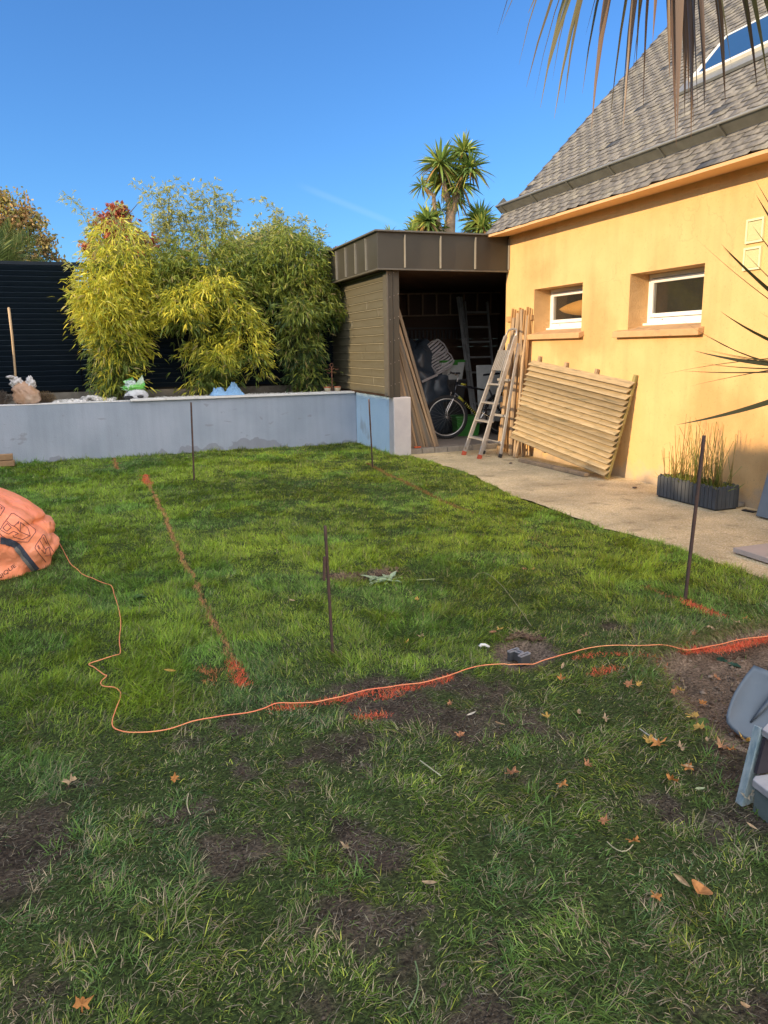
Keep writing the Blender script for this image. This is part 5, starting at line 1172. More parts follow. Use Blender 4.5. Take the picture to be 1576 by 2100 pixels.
def cloth():
    c = Vector((1.71, 11.50, ZW + .022)); V = []; n = 44; F = []
    for i in range(n + 1):
        for j in range(n + 1):
            u, v = i / n * 2 - 1, j / n * 2 - 1; r_ = math.hypot(u, v)
            a = .235 * u * (1 + .12 * noise.noise(Vector((u * 2, v * 2, 1)))); b = .10 * v
            h1 = .12 * math.exp(-((u - .45) / .42) ** 4 - (v / .8) ** 2) + .085 * math.exp(-((u + .50) / .34) ** 4 - (v / .8) ** 2)
            e = max(0, 1 - max(abs(u), abs(v)) ** 8)
            z = h1 * (1 + .5 * noise.noise(Vector((u * 3.2, v * 3, 4)))) + .042 * e * abs(math.sin(u * 9 + 4 * noise.noise(Vector((u * 2, v * 2, 9))) + v * 2)) + .012 * noise.noise(Vector((u * 9, v * 9, 0)))
            V.append((c.x + a + .02 * math.sin(v * 5), c.y + b, c.z + .004 + max(0, z) * e ** .4))
    F = [(i * (n + 1) + j, i * (n + 1) + j + 1, (i + 1) * (n + 1) + j + 1, (i + 1) * (n + 1) + j) for i in range(n) for j in range(n)]
    k = MB(); k.add(V, F); o = k.build('blue_cloth', mat('light blue cotton', (.26, .46, .72), (.20, .38, .64), scale=8, rough=.85, bump=.3, bscale=120), loc=c, smooth=True); tag(o, 'crumpled light blue cloth lying on the wall coping', 'cloth')
cloth()
def potstand():
    c = ony(682, 802, 11.60); c.z = ZW; t = thing('pot_stand', 'rusty iron stand with a ring top between two small pots', 'plant stand', c)
    M_r = mat('rusty iron', (.30, .12, .06), (.18, .08, .05), scale=20, rough=.8); m = MB(); top = c.z + .40
    m.tube([(c.x, c.y, ZW - .02), (c.x, c.y, top)], .007, 8); m.tube([(c.x + .026 * math.cos(a), c.y, top + .026 + .026 * math.sin(a)) for a in np.linspace(0, 2 * math.pi, 17)[:-1]], .0055, 6, closed=True); m.build('rod', M_r, t, smooth=True, fix=False)
    m = MB()
    for s in (-1, 1):
        m.tube([(c.x, c.y, top - .06), (c.x + s * .035, c.y - .01, top - .02), (c.x + s * .07, c.y, top - .05), (c.x + s * .11, c.y - .01, top - .035)], .004, 6); m.tube([(c.x, c.y, top - .07), (c.x + s * .045, c.y - .01, top - .10), (c.x + s * .075, c.y, top - .085)], .004, 6)
    m.build('scroll_arm', M_r, t, smooth=True, fix=False)
    base = MB().span((c.x - .15, c.y - .045, ZW - .045), (c.x + .15, c.y + .045, ZW + .004)).build('tray', plain('dark iron tray', (.05, .045, .045)), t)
    for s, lb in ((-1, 'left small cream pot with terracotta rim beside the iron stand'), (1, 'right small cream pot with terracotta rim beside the iron stand')):
        b = Vector((c.x + s * .082, c.y - .01, ZW + .005)); p = thing('flower_pot', lb, 'flower pot', b, 'small pots beside the iron stand')
        MB().lathe([(.040, 0), (.052, .055), (.055, .058), (.058, .085), (.050, .085), (.046, .060), (.01, .058)], b, 20).build('pot', mat('cream glazed pot', (.62, .55, .40), (.50, .43, .30), scale=20, rough=.6), p, smooth=True)
        MB().lathe([(.0585, .070), (.0595, .088), (.0505, .088), (.0505, .070)], b, 20).build('rim', plain('terracotta rim', (.42, .13, .06)), p, smooth=True)
potstand()
def pebbles():
    r_ = np.random.default_rng(61); ico = bmesh.new(); bmesh.ops.create_icosphere(ico, subdivisions=2, radius=1); iv = np.array([v.co[:] for v in ico.verts]); fi = np.array([[v.index for v in f.verts] for f in ico.faces]); ico.free()
    a = ony(112, 820, 11.7).x; b = ony(235, 820, 11.7).x; n1 = 330; n2 = 620
    x = np.concatenate([r_.uniform(a, b, n1), r_.uniform(.7, 3.5, n2)]); y = np.concatenate([r_.uniform(11.57, 11.95, n1), r_.uniform(11.57, 12.1, n2)]); m = len(x)
    s = r_.uniform(.016, .036, m); pile = np.concatenate([np.maximum(0, .07 - .35 * np.abs(x[:n1] - (a + b) / 2 - .1)) * r_.random(n1), np.zeros(n2)])
    big = np.concatenate([np.ones(n1) * 1.15, np.ones(n2) * .8]); s *= big
    sc = r_.uniform(.7, 1.3, (m, 1, 3)); sc[:, :, 2] *= .75
    V = iv[None] * sc * s[:, None, None] * (1 + .12 * r_.normal(0, 1, (m, len(iv), 1)) * .4) + np.stack([x, y, ZW - .02 + s * .5 + pile], 1)[:, None]
    F = (fi[None] + (np.arange(m) * len(iv))[:, None, None]).reshape(-1, 3); g = r_.uniform(.42, .74, (m, 1)); C = np.hstack([g, g * .97, g * .93]) * np.where(r_.random((m, 1)) < .2, .55, 1)
    o = mesh_np('white_pebbles', V.reshape(-1, 3), F, vmat('pale pebble', rough=.6), np.repeat(C, len(iv), 0), smooth=True); tag(o, 'pale round pebbles covering the raised bed under the bamboo', 'pebbles', kind='stuff')
pebbles()
def dry_shrub(px, py, yy, rad, h, col, label):
    c = ony(px, py, yy); c.z = ZW - .03; r_ = np.random.default_rng(int(px) + 5); m = MB()
    root = thing('dry_shrub', label, 'shrub', c); P = []; D = []
    for _ in range(170):
        a = r_.uniform(0, 6.28); t = r_.uniform(0, 1) ** .7; q = Vector((math.cos(a) * t * rad, math.sin(a) * t * rad * .6, h * math.sqrt(max(0.05, 1 - t * t * .8)) * r_.uniform(.8, 1.1))); b = c + Vector((q.x * .25, q.y * .25, 0))
        m.tube([b, b.lerp(c + q, .6) + Vector((0, 0, .02)), c + q], [.0022, .0016, .0008], 4)
        for _k in range(10): P.append(np.array(b.lerp(c + q, r_.uniform(.4, 1)))); D.append(np.array(q.normalized()) + r_.normal(0, .4, 3))
    m.build('twigs', mat('dry twig', (.15, .11, .08), (.10, .08, .06)), root, fix=False); P = np.array(P); D = np.array(D); D /= np.linalg.norm(D, axis=1)[:, None]; n = len(P)
    lance(n, P, D, np.full(n, .028), np.full(n, .004), np.array(col) * r_.uniform(.7, 1.3, (n, 1)), 'foliage', M_bam, root, .1)
dry_shrub(3, 826, 11.62, .19, .22, (.12, .10, .085), 'dark dry lavender bush at the left edge behind the wall'); dry_shrub(94, 826, 11.72, .17, .17, (.24, .17, .09), 'small brown dry bush between bark sack and pebbles')
# brown paver bricks at the foot of the wall, left edge
def pavers():
    M_p = mat('tan clay paver', (.36, .22, .12), (.28, .18, .10), scale=14, rough=.95, bump=.5, bscale=70)
    for i, (px, py, z, lb) in enumerate([(14, 952, 0, 'lowest tan paver by the foot of the grey wall at the left edge'), (14, 939, .085, 'upper tan paver of the small pile by the grey wall at the left edge')]):
        c = onz(px, 957) ; c.z = z + .006; o = MB().box(c + Vector((-.012 * i, 0, .04)), (.20, .10, .078)).build('paver', M_p, loc=c, bevel=.008); o.rotation_euler.z = R(4 * i)
        tag(o, lb, 'paver', 'tan pavers by the wall')
pavers()

# ================================================================== orange builders' bag
def bigbag():
    c = Vector((-1.42, 5.78, 0)); t = thing('builders_bag', 'slumped orange woven builders bag with dark straps on the lawn at the left edge', 'bag', Vector((c.x, c.y, 0)))
    m, n, l, p = nt('orange woven plastic'); tc = n.new('ShaderNodeTexCoord')
    nz = n.new('ShaderNodeTexNoise'); nz.inputs['Scale'].default_value = 3.0; nz.inputs['Detail'].default_value = 5; l.new(tc.outputs['Object'], nz.inputs['Vector'])
    cr = n.new('ShaderNodeValToRGB'); cr.color_ramp.elements[0].position = .35; cr.color_ramp.elements[1].position = .65; cr.color_ramp.elements[0].color = (1.0, .31, .15, 1); cr.color_ramp.elements[1].color = (1.0, .38, .22, 1); l.new(nz.outputs['Fac'], cr.inputs[0]); l.new(cr.outputs[0], p.inputs['Base Color'])
    p.inputs['Roughness'].default_value = .30; n2 = n.new('ShaderNodeTexNoise'); n2.inputs['Scale'].default_value = 14; n2.inputs['Detail'].default_value = 7; n2.inputs['Distortion'].default_value = 1.2; l.new(tc.outputs['Object'], n2.inputs['Vector'])
    bp = n.new('ShaderNodeBump'); bp.inputs['Strength'].default_value = .6; bp.inputs['Distance'].default_value = .02; l.new(n2.outputs['Fac'], bp.inputs['Height']); l.new(bp.outputs[0], p.inputs['Normal'])
    def crease(p):
        d = Vector(p); n1 = noise.noise(d * 2.1 + Vector((3, 1, 7))); n2 = noise.noise(Vector((d.x * 4.2 + d.z * 3, d.y * 3, d.z * 5.5 - d.x * 4)) + Vector((9, 2, 4))); n3 = noise.noise(d * 11 + Vector((1, 8, 2)))
        k = 1 - .045 * max(0, 1 - abs(n1) * 3) ** 1.5 - .030 * max(0, 1 - abs(n2) * 3) ** 1.3 - .010 * max(0, 1 - abs(n3) * 3) + .03 * n2
        p = p * k
        if p.z > .05: p.z *= 1 - .30 * max(0, min(1, (p.x - .1) / .9))      # slumps away to the right
        if p.z > 0 and p.x > 0: p.x *= 1 - .30 * min(1, p.z / .5)
        return p
    b = noisy_blob('bag', m, (c.x, c.y, .24), (1.03, .58, .56), t, 21, .035, 1.8, 6, flat=-.01, power=2.3, fn=crease)
    bv = bvh_of(b); mk = MB()
    def stroke(pts, r_=.0022, n_=9):
        seg = []
        for (x0, y0), (x1, y1) in zip(pts[:-1], pts[1:]):
            for k in range(n_): 
                s = shoot(bv, x0 + (x1 - x0) * k / n_, y0 + (y1 - y0) * k / n_, .0015)
                if s is not None: seg.append(s)
        s = shoot(bv, *pts[-1], .0015)
        if s is not None: seg.append(s)
        if len(seg) > 2: mk.tube(seg, r_, 5)
    Z = lambda L: [(x * .1143, 980 + y * .1143) for x, y in L]
    # care pictograms: rounded frames with simple line drawings
    stroke(Z([(0, 930), (60, 830), (205, 640), (245, 640), (440, 770), (635, 930), (640, 970), (500, 1150), (380, 1150), (150, 1110), (30, 1040), (0, 1000)]))
    stroke(Z([(365, 800), (500, 900), (540, 1040), (360, 970), (365, 800)])); stroke(Z([(540, 1040), (400, 1110), (250, 1060), (230, 1030)])); stroke(Z([(120, 780), (200, 850), (250, 870), (340, 780), (320, 830)])); stroke(Z([(50, 900), (130, 820), (200, 890), (120, 960), (50, 900)])); stroke(Z([(20, 940), (150, 1010), (240, 960), (330, 1000), (260, 1030)])); stroke(Z([(240, 860), (300, 900), (350, 960)]))
    stroke(Z([(640, 1210), (770, 1020), (800, 1030), (860, 1170), (960, 1330)])); stroke(Z([(640, 1210), (625, 1260), (700, 1360), (820, 1510)])); stroke(Z([(680, 1210), (720, 1270), (700, 1280), (670, 1220)])); stroke(Z([(720, 1130), (760, 1210), (820, 1300)])); stroke(Z([(770, 1060), (820, 1150), (840, 1180)])); stroke(Z([(740, 1290), (810, 1360), (830, 1270), (880, 1240), (910, 1400)])); stroke(Z([(810, 1400), (890, 1380)]))
    stroke(Z([(0, 480), (80, 540), (70, 570), (0, 680)])); stroke(Z([(0, 520), (40, 540), (10, 560)]))
    mk.build('printed_pictogram', plain('dark print', (.16, .045, .06), rough=.6), t, smooth=True, fix=False)
    # woven strap over the bag
    def strip(pts, w0, w1, name, mm, lift=.006, side=0.0):
        V = []; F = []; P = []
        for (x0, y0), (x1, y1) in zip(pts[:-1], pts[1:]):
            for k in range(10): P.append((x0 + (x1 - x0) * k / 10, y0 + (y1 - y0) * k / 10))
        P.append(pts[-1]); rows = []
        for i, (x, y) in enumerate(P):
            a = P[max(0, i - 2)]; b_ = P[min(len(P) - 1, i + 2)]; dx, dy = b_[0] - a[0], b_[1] - a[1]; q = math.hypot(dx, dy); nx_, ny_ = -dy / q, dx / q; w = w0 + (w1 - w0) * i / len(P)
            row = [shoot(bv, x + nx_ * w * s, y + ny_ * w * s, lift) for s in (-.5 + side, -.17 + side, .17 + side, .5 + side)]
            if all(r_ is not None for r_ in row): rows.append(row)
        for r_ in rows: V += r_
        F = [(i * 4 + j, i * 4 + j + 1, i * 4 + 4 + j + 1, i * 4 + 4 + j) for i in range(len(rows) - 1) for j in range(3)]
        k = MB(); k.add(V, F); return k.build(name, mm, t, smooth=True)
    M_nv = mat('navy webbing', (.035, .045, .075), (.07, .085, .12), scale=120, rough=.8, stretch=(1, 1, 1)); M_gy = mat('grey webbing', (.20, .20, .19), (.13, .135, .13), scale=140, rough=.8)
    path = [(0, 1108), (18, 1111), (33, 1118), (42, 1128), (78, 1174)]
    strip(path, 15, 13, 'strap', M_nv); strip([(30, 1122), (38, 1131), (75, 1177)], 7, 7, 'strap_lining', M_gy, lift=.010, side=.15)
    # the printed word near the lower hem
    cu = bpy.data.curves.new('word', 'FONT'); cu.body = 'UNIQUE'; cu.size = 1; to = bpy.data.objects.new('word', cu); COL.objects.link(to); bpy.context.view_layer.update()
    me = bpy.data.meshes.new_from_object(to.evaluated_get(bpy.context.evaluated_depsgraph_get())); w = max(v.co.x for v in me.vertices); bm = bmesh.new(); bm.from_mesh(me)
    bmesh.ops.triangulate(bm, faces=bm.faces); bmesh.ops.subdivide_edges(bm, edges=bm.edges, cuts=1)
    k = MB(); ux_, uy_ = .795, -.606; S = 58 / w; vs = []; ok = {}
    for v in bm.verts:
        a = v.co.x * S - 58; b_ = v.co.y * 11.2 * 1.05; s = shoot(bv, 33 + a * ux_ + b_ * -.60 * .75, 1162 + a * uy_ - b_ * .80, .004); ok[v.index] = s is not None; vs.append(s if s is not None else Vector((0, 0, -1)))
    fs = [tuple(v.index for v in f.verts) for f in bm.faces if all(ok[v.index] for v in f.verts)]; k.add(vs, fs); k.build('printed_word', plain('black print', (.05, .02, .02), rough=.6), t, fix=False)
    bm.free(); bpy.data.objects.remove(to); 
    # frayed hem on the grass
    h = MB()
    for i in range(60):
        q = shoot(bv, rnd.uniform(0, 95), 1193 - rnd.uniform(0, 6)); 
        if q is not None: h.beam(q, q + Vector((rnd.uniform(-.02, .03), -.02, -rnd.uniform(.005, .03))), .003, .001)
    if h.v: h.build('frayed_hem', plain('orange frayed threads', (.8, .25, .08)), t)
bigbag()

# ================================================================== string, rods, profile
def string():
    px = [(118, 1112), (126, 1128), (134, 1143), (140, 1155), (148, 1168), (160, 1178), (175, 1190), (195, 1197), (215, 1205), (230, 1212), (236, 1232), (243, 1255), (249, 1290), (246, 1325), (248, 1352), (236, 1358), (210, 1368), (184, 1377), (196, 1384), (214, 1397), (220, 1400), (208, 1414), (216, 1422), (238, 1426), (249, 1438), (243, 1460), (233, 1485), (232, 1500), (242, 1509), (268, 1515), (310, 1514), (355, 1507), (400, 1494), (450, 1485), (500, 1480), (540, 1471), (570, 1460), (610, 1457), (650, 1455), (700, 1444), (760, 1428), (820, 1417), (880, 1406), (930, 1394), (975, 1380), (1010, 1374), (1060, 1370), (1100, 1364), (1150, 1355), (1200, 1343), (1260, 1335), (1310, 1337), (1370, 1334), (1420, 1328), (1470, 1319), (1530, 1306), (1576, 1301), (1640, 1292), (1720, 1280)]
    P = [onz(x, y, 0) for x, y in px]; Q = []
    for i in range(len(P) - 1):
        for k in range(6):
            t = k / 6; p0 = P[max(0, i - 1)]; p1 = P[i]; p2 = P[i + 1]; p3 = P[min(len(P) - 1, i + 2)]
            q = .5 * ((2 * p1) + (-p0 + p2) * t + (2 * p0 - 5 * p1 + 4 * p2 - p3) * t * t + (-p0 + 3 * p1 - 3 * p2 + p3) * t ** 3)
            Q.append(q)
    for q in Q: q.z = max(hz1(q.x, q.y), -.035) + .026 + .006 * noise.noise(q * 7)
    o = MB().tube(Q, .0024, 6).build('marker_string', mat('orange builders line', (.92, .40, .17), (.90, .24, .12), scale=3, rough=.6), loc=Q[0], smooth=True, fix=False); tag(o, 'thin orange string laid in a long curve across the lawn', 'string')
string()
M_rust = mat('rusty steel', (.10, .055, .04), (.06, .04, .035), scale=25, rough=.85, bump=.4, bscale=90)
def rods():
    spec = [((398, 985), (392, 825), 'slim rusty rod standing in the lawn before the long grey wall', .010, 8.88, 1),
            ((765, 958), (757, 818), 'slim rusty rod leaning by the short return wall near the shed', .010, 8.90, 1),
            ((683, 1340), (667, 1078), 'rusty rod with a doubled upper part standing mid lawn', .0075, None, 0),
            ((1405, 1230), (1445, 893), 'tall dark rusty rod leaning right, near the planter of reeds', .0100, None, 0)]
    for b, t_, lb, r_, yy, _ in spec:
        a = G(*b); a.z -= .05; q = ony(t_[0], t_[1], (yy or a.y)); k = MB(); n = 14
        k.tube([a.lerp(q, i / n) for i in range(n + 1)], [r_ * (1.0 + (.06 if i % 2 else 0)) for i in range(n + 1)], 8)
        o = k.build('iron_rod', M_rust, loc=a, smooth=True, fix=False); tag(o, lb, 'iron rod', 'rusty marker rods in the lawn')
        if 'doubled' in lb:
            o2 = MB().tube([ony(665, 1190, a.y - .015), ony(666, 1142, a.y - .015)], .0075, 8).build('clamped_stub', M_rust, o)
rods()
def profile():
    c = G(1066, 1362); z0 = hz1(c.x, c.y) + .012; H = .045; t = thing('metal_profile', 'short upright H-shaped grey aluminium profile in the small dug hole', 'metal profile', (c.x, c.y, z0))
    a = R(18); M = Matrix.Rotation(a, 3, 'Z'); M_al = mat('cut aluminium edge', (.55, .57, .60), (.45, .47, .5), scale=30, rough=.35, metal=.6); M_dk = plain('grey anodised side', (.11, .115, .125), rough=.5, metal=.3)
    m = MB(); e = MB(); W = .066; D = .082; th = .014
    def bx(cx, cy, sx, sy):
        m.box(Vector((c.x, c.y, z0 + H / 2)) + M @ Vector((cx, cy, 0)), (sx, sy, H), M)
        for (ax, ay, bx_, by_) in ((-sx / 2, 0, .004, sy), (sx / 2, 0, .004, sy), (0, -sy / 2, sx, .004), (0, sy / 2, sx, .004)): e.box(Vector((c.x, c.y, z0 + H + .001)) + M @ Vector((cx + ax, cy + ay, 0)), (bx_, by_, .006), M)
    bx(0, -D / 2 + .012, W, .020); bx(0, D / 2, W, .016); bx(.006, .012, .022, D - .040)
    m.build('body', M_dk, t); e.build('cut_edge', M_al, t)
profile()
def hose():
    a = G(990, 1335, .02); P = [a + Vector((-.012, .01, 0)), a + Vector((.0, .012, .008)), a + Vector((.018, .008, .006)), a + Vector((.032, -.012, 0))]
    o = MB().tube(P, [.008, .008, .0075, .006], 8).build('pipe_end', plain('white plastic tube', (.72, .71, .66)), loc=a, smooth=True); tag(o, 'bit of white plastic pipe sticking from the grass left of the dug hole', 'pipe')
hose()
# pale weed rosette and odd plants
def weed(px, py, n, rad, col, label, wide=.35, seed=1):
    c = G(px, py, .004); r_ = np.random.default_rng(seed); t = MB()
    for i in range(n):
        a = r_.uniform(0, 6.28); L = rad * r_.uniform(.6, 1.1); d = Vector((math.cos(a), math.sin(a), r_.uniform(.1, .7))); s = Vector((-d.y, d.x, 0)).normalized(); w = L * wide * r_.uniform(.7, 1.2); k = r_.uniform(.7, 1.25); V = []; pts = 6
        o = Vector((r_.normal(0, rad * .3), r_.normal(0, rad * .2), 0))
        for j in range(pts + 1):
            u = j / pts; p = c + o + d * L * u - Vector((0, 0, L * .35 * u * u)); ww = w * math.sin(math.pi * min(.97, u * .9 + .08)) * (1 + .25 * math.sin(j * 2.4)) / 2; p.z = max(p.z, c.z); V += [p - s * ww, p + Vector((0, 0, -.004)), p + s * ww]
        t.add(V, [(j * 3 + q, j * 3 + q + 1, j * 3 + q + 4, j * 3 + q + 3) for j in range(pts) for q in (0, 1)], tuple(x * k for x in col))
    o = t.build('weed', M_leaf, loc=c, fix=False); tag(o, label, 'weed')
weed(783, 1192, 26, .11, (.46, .56, .34), 'uprooted pale green thistle weed wilting on bare soil mid lawn', .32, 2); weed(715, 1193, 8, .05, (.38, .42, .28), 'smaller wilted pale weed beside the doubled rusty rod', .3, 3)
weed(280, 1228, 12, .06, (.11, .20, .05), 'leafy weed in the lawn right of the string', .6, 4); weed(1488, 1362, 6, .07, (.05, .13, .09), 'dark blue-green leaf clump on the dug patch', .8, 5); weed(1425, 1492, 9, .05, (.13, .22, .05), 'small green plant among leaves at the edge of the dug patch', .7, 6)

# ================================================================== fallen leaves
def maple(seed, col, size, lobes=5, curl=.35):
    r_ = random.Random(seed); n = lobes * 4; V = [(0, 0, 0)]; 
    for i in range(n):
        a = -2.4 + 4.8 * i / (n - 1); ph = i % 4; rr = {0: .56, 1: .74, 2: 1.0, 3: .70}[ph] * r_.uniform(.78, 1.12)
        x, y = math.sin(a) * rr * size / 2, math.cos(a) * rr * size / 2; z = curl * size * (rr ** 2) * .6 * r_.uniform(.2, 1.6) + size * .10 * math.sin(3 * a + seed); V.append((x, y, z))
    F = [(0, i, i + 1) for i in range(1, n)]; k = MB(); k.add(V, F, col)
    k.add([(-.002, 0, 0), (.002, 0, 0), (.004, -size * .5, .004), (0, -size * .5, .006)], [(0, 1, 2, 3)], tuple(x * .7 for x in col)); return k
def oval(seed, col, size, asp=.3, curl=.5):
    r_ = random.Random(seed); n = 8; V = []
    for j in range(n + 1):
        u = j / n; w = math.sin(math.pi * (.03 + .94 * u)) * size * asp / 2; z = curl * size * (u - .5) ** 2; V += [(-w, (u - .5) * size, z + w * .6), (0, (u - .5) * size, z), (w, (u - .5) * size, z + w * .6)]
    k = MB(); k.add(V, [(j * 3 + q, j * 3 + q + 1, j * 3 + q + 4, j * 3 + q + 3) for j in range(n) for q in (0, 1)], col); return k
M_dead = vmat('fallen leaf', rough=.7, transl=.25, nscale=60)
def put(k, px, py, label, cat='leaf', name='fallen_leaf', rz=None, tilt=.35, up=.022, group='fallen leaves on the lawn'):
    o = k.build(name, M_dead, fix=False); p = G(px, py, up); o.location = p; o.rotation_euler = (rnd.uniform(-tilt, tilt), rnd.uniform(-tilt, tilt), rnd.uniform(0, 6.28) if rz is None else rz); tag(o, label, cat, group); return o
LEAFKIND = {}
O1, O2, TN, WH, YL = (.58, .26, .08), (.50, .24, .12), (.48, .34, .20), (.66, .60, .48), (.62, .40, .11)
put(maple(1, O1, .066), 1351, 1537, 'largest star-shaped orange maple leaf lying on the grass left of the wooden step', rz=.5)
put(oval(2, (.56, .27, .10), .062, .95, .5), 1434, 1850, 'round curled orange-brown leaf alone in the lower right of the lawn', up=.03)
put(maple(3, WH, .05, curl=.8), 1534, 1648, 'whitish curled leaf on the grass at the foot of the grey step board', up=.03)
put(maple(4, YL, .06), 1422, 1478, 'yellow maple leaf at the near edge of the dug patch'); put(maple(5, O1, .045), 1441, 1452, 'small orange leaf on the dug soil above the yellow maple leaf'); put(maple(6, YL, .055), 1434, 1503, 'yellow leaf half under the small green plant by the dug patch')
put(maple(7, (.62, .35, .18), .060, curl=.6), 1480, 1541, 'pinkish orange leaf just below the shovel, left of a yellow one'); put(maple(8, YL, .062, curl=.6), 1529, 1532, 'yellow curled leaf between shovel blade and wooden step')
put(oval(9, TN, .05, .28), 1398, 1819, 'thin tan leaf standing in the grass above the round orange leaf', tilt=.9); put(oval(10, WH, .045, .3), 967, 1476, 'slim cream leaf on the bare soil below the string'); put(oval(11, (.45, .52, .30), .04, .4), 1435, 1632, 'pale green leaf in the grass left of the wooden step')
put(oval(12, YL, .055, .4), 350, 1394, 'upright yellowish leaf in tall grass left of the T shaped spray mark', tilt=1.1, up=.04); put(oval(13, O2, .05, .5), 1012, 1306, 'curled orange leaf just above the dug hole'); put(maple(14, YL, .04), 1026, 1299, 'small yellow leaf touching the curled orange one above the hole')
put(oval(15, TN, .05, .3), 883, 1827, 'tan leaf on sparse grass right of the large bare patch'); put(oval(16, TN, .05, .25), 1523, 2080, 'slim straw coloured leaf near the bottom right corner', tilt=.8)
put(maple(17, O2, .06), 1052, 1597, 'crumpled brown-orange leaf on thin grass in the middle of the picture'); put(maple(18, O1, .055, curl=.6), 1378, 1611, 'curled orange leaf right below the largest maple leaf'); put(maple(19, O1, .05), 1151, 1401, 'orange leaf just under the string right of the metal profile', )
small = [(1410, 1586), (1206, 1580), (1242, 1484), (1188, 1472), (1121, 1479), (1290, 1416), (1310, 1414), (1384, 1431), (1154, 1376), (1423, 1337), (1450, 1328), (1526, 1301), (1462, 1298), (1345, 1358), (1396, 1544), (1154, 1623), (1200, 1313), (835, 1326), (864, 1314), (856, 1237), (1077, 1174), (1095, 1174), (944, 1519), (1025, 1497), (925, 1454), (1411, 1585), (1345, 1855), (1540, 1710), (1299, 1740), (710, 1750), (170, 2080), (145, 1615), (1395, 1425), (1510, 1318), (1545, 1420), (1400, 1360), (1330, 1530), (1240, 1700), (600, 1240), (1470, 1400), (1450, 1530), (1500, 1550), (1560, 1560), (360, 1610)]
kinds = [maple(30, O1, .045), maple(31, O2, .045), maple(32, TN, .042), oval(33, TN, .045, .35), maple(34, YL, .04)]; srcs = []
for i, (px, py) in enumerate(small):
    j = (i * 7 + i // 3) % 5; far = py < 1350
    if len(srcs) < 5 and i < 5: o = put(kinds[i], px, py, 'small dry tan or orange leaf lying loose among the grass'); srcs.append(o); LEAFKIND[o.name] = j; continue
    o = srcs[j].copy(); COL.objects.link(o); p = G(px, py, .024); LEAFKIND[o.name] = j; o.location = p; o.rotation_euler = (rnd.uniform(-.5, .5), rnd.uniform(-.5, .5), rnd.uniform(0, 6.28)); s = rnd.uniform(.75, 1.2); o.scale = (s, s, s)
LM = {'the metal profile': (1066, 1355), 'the largest maple leaf': (1351, 1537), 'the shovel blade': (1515, 1450), 'the wooden step': (1540, 1600), 'the tall rod': (1405, 1230), 'the doubled rod': (683, 1340), 'the round brown leaf': (1434, 1850), 'the T mark': (435, 1385),
      'the short orange dash': (765, 1473), 'the thistle weed': (783, 1192), 'the small green plant': (1425, 1492), 'the large bare patch': (800, 1740), 'the crumpled middle leaf': (1052, 1597), 'the bottom left corner': (0, 2100), 'the string bend': (245, 1505)}
LMW = {k: onz(*v) for k, v in LM.items()}; seen = set(); KN = ['orange', 'brownish orange', 'dry tan', 'narrow tan', 'yellow']
for nm, j in LEAFKIND.items():
    o = bpy.data.objects[nm]; cand = sorted(LMW.items(), key=lambda kv: (Vector(kv[1]).xy - o.location.xy).length); done = False
    for a1 in range(4):
        for b1 in range(a1 + 1, 6):
            k, v = cand[a1]; d = o.location.xy - Vector(v).xy; a = d.dot(Vector(_rt).xy); b_ = d.dot(Vector((_fw[0], _fw[1])).normalized()); side = ('right of' if a > 0 else 'left of') if abs(a) > abs(b_) else ('beyond' if b_ > 0 else 'below'); far = 'close ' if d.length < .25 else ('well ' if d.length > .7 else '')
            lb = '%s leaf %s%s %s, towards %s' % (KN[j], far, side, k, cand[b1][0])
            if lb not in seen: seen.add(lb); o['label'] = lb; done = True; break
        if done: break
def stalk(pts, label, r_=.0018, col=(.50, .44, .28), yy=None):
    P = [G(x, y, .025) for x, y in pts]; P = [P[0].lerp(P[-1], i / 6) + (0 if len(P) < 3 else 1) * (P[1] - P[0].lerp(P[-1], .5)) * (4 * (i / 6) * (1 - i / 6)) for i in range(7)]
    o = MB().tube(P, r_, 5).build('dry_stalk', plain('straw', col, rough=.7), loc=P[0]); tag(o, label, 'stalk', 'dry stalks on the lawn')
stalk([(1312, 1507), (1330, 1520), (1348, 1531)], 'pale straight stalk touching the largest maple leaf', .0022, (.5, .47, .42)); stalk([(862, 1573), (885, 1590), (905, 1605)], 'pale straw lying diagonally on the grass above the bare patch', .0022, (.5, .5, .33)); stalk([(1245, 1742), (1275, 1762), (1298, 1748)], 'thin curved straw in the lower right lawn', .0016)
stalk([(852, 1990), (858, 2040), (838, 2090)], 'long green bent stem near the bottom middle', .002, (.16, .24, .10)); stalk([(970, 1195), (1010, 1190), (1090, 1293)], 'long pale stem slanting above the dug hole', .0016, (.38, .34, .18)); stalk([(855, 1197), (875, 1196), (892, 1195)], 'short pale straw right of the pale weed', .0022, (.42, .46, .22))
stalk([(388, 1642), (385, 1665), (392, 1685)], 'light straw over a dark bare spot at left', .0018)

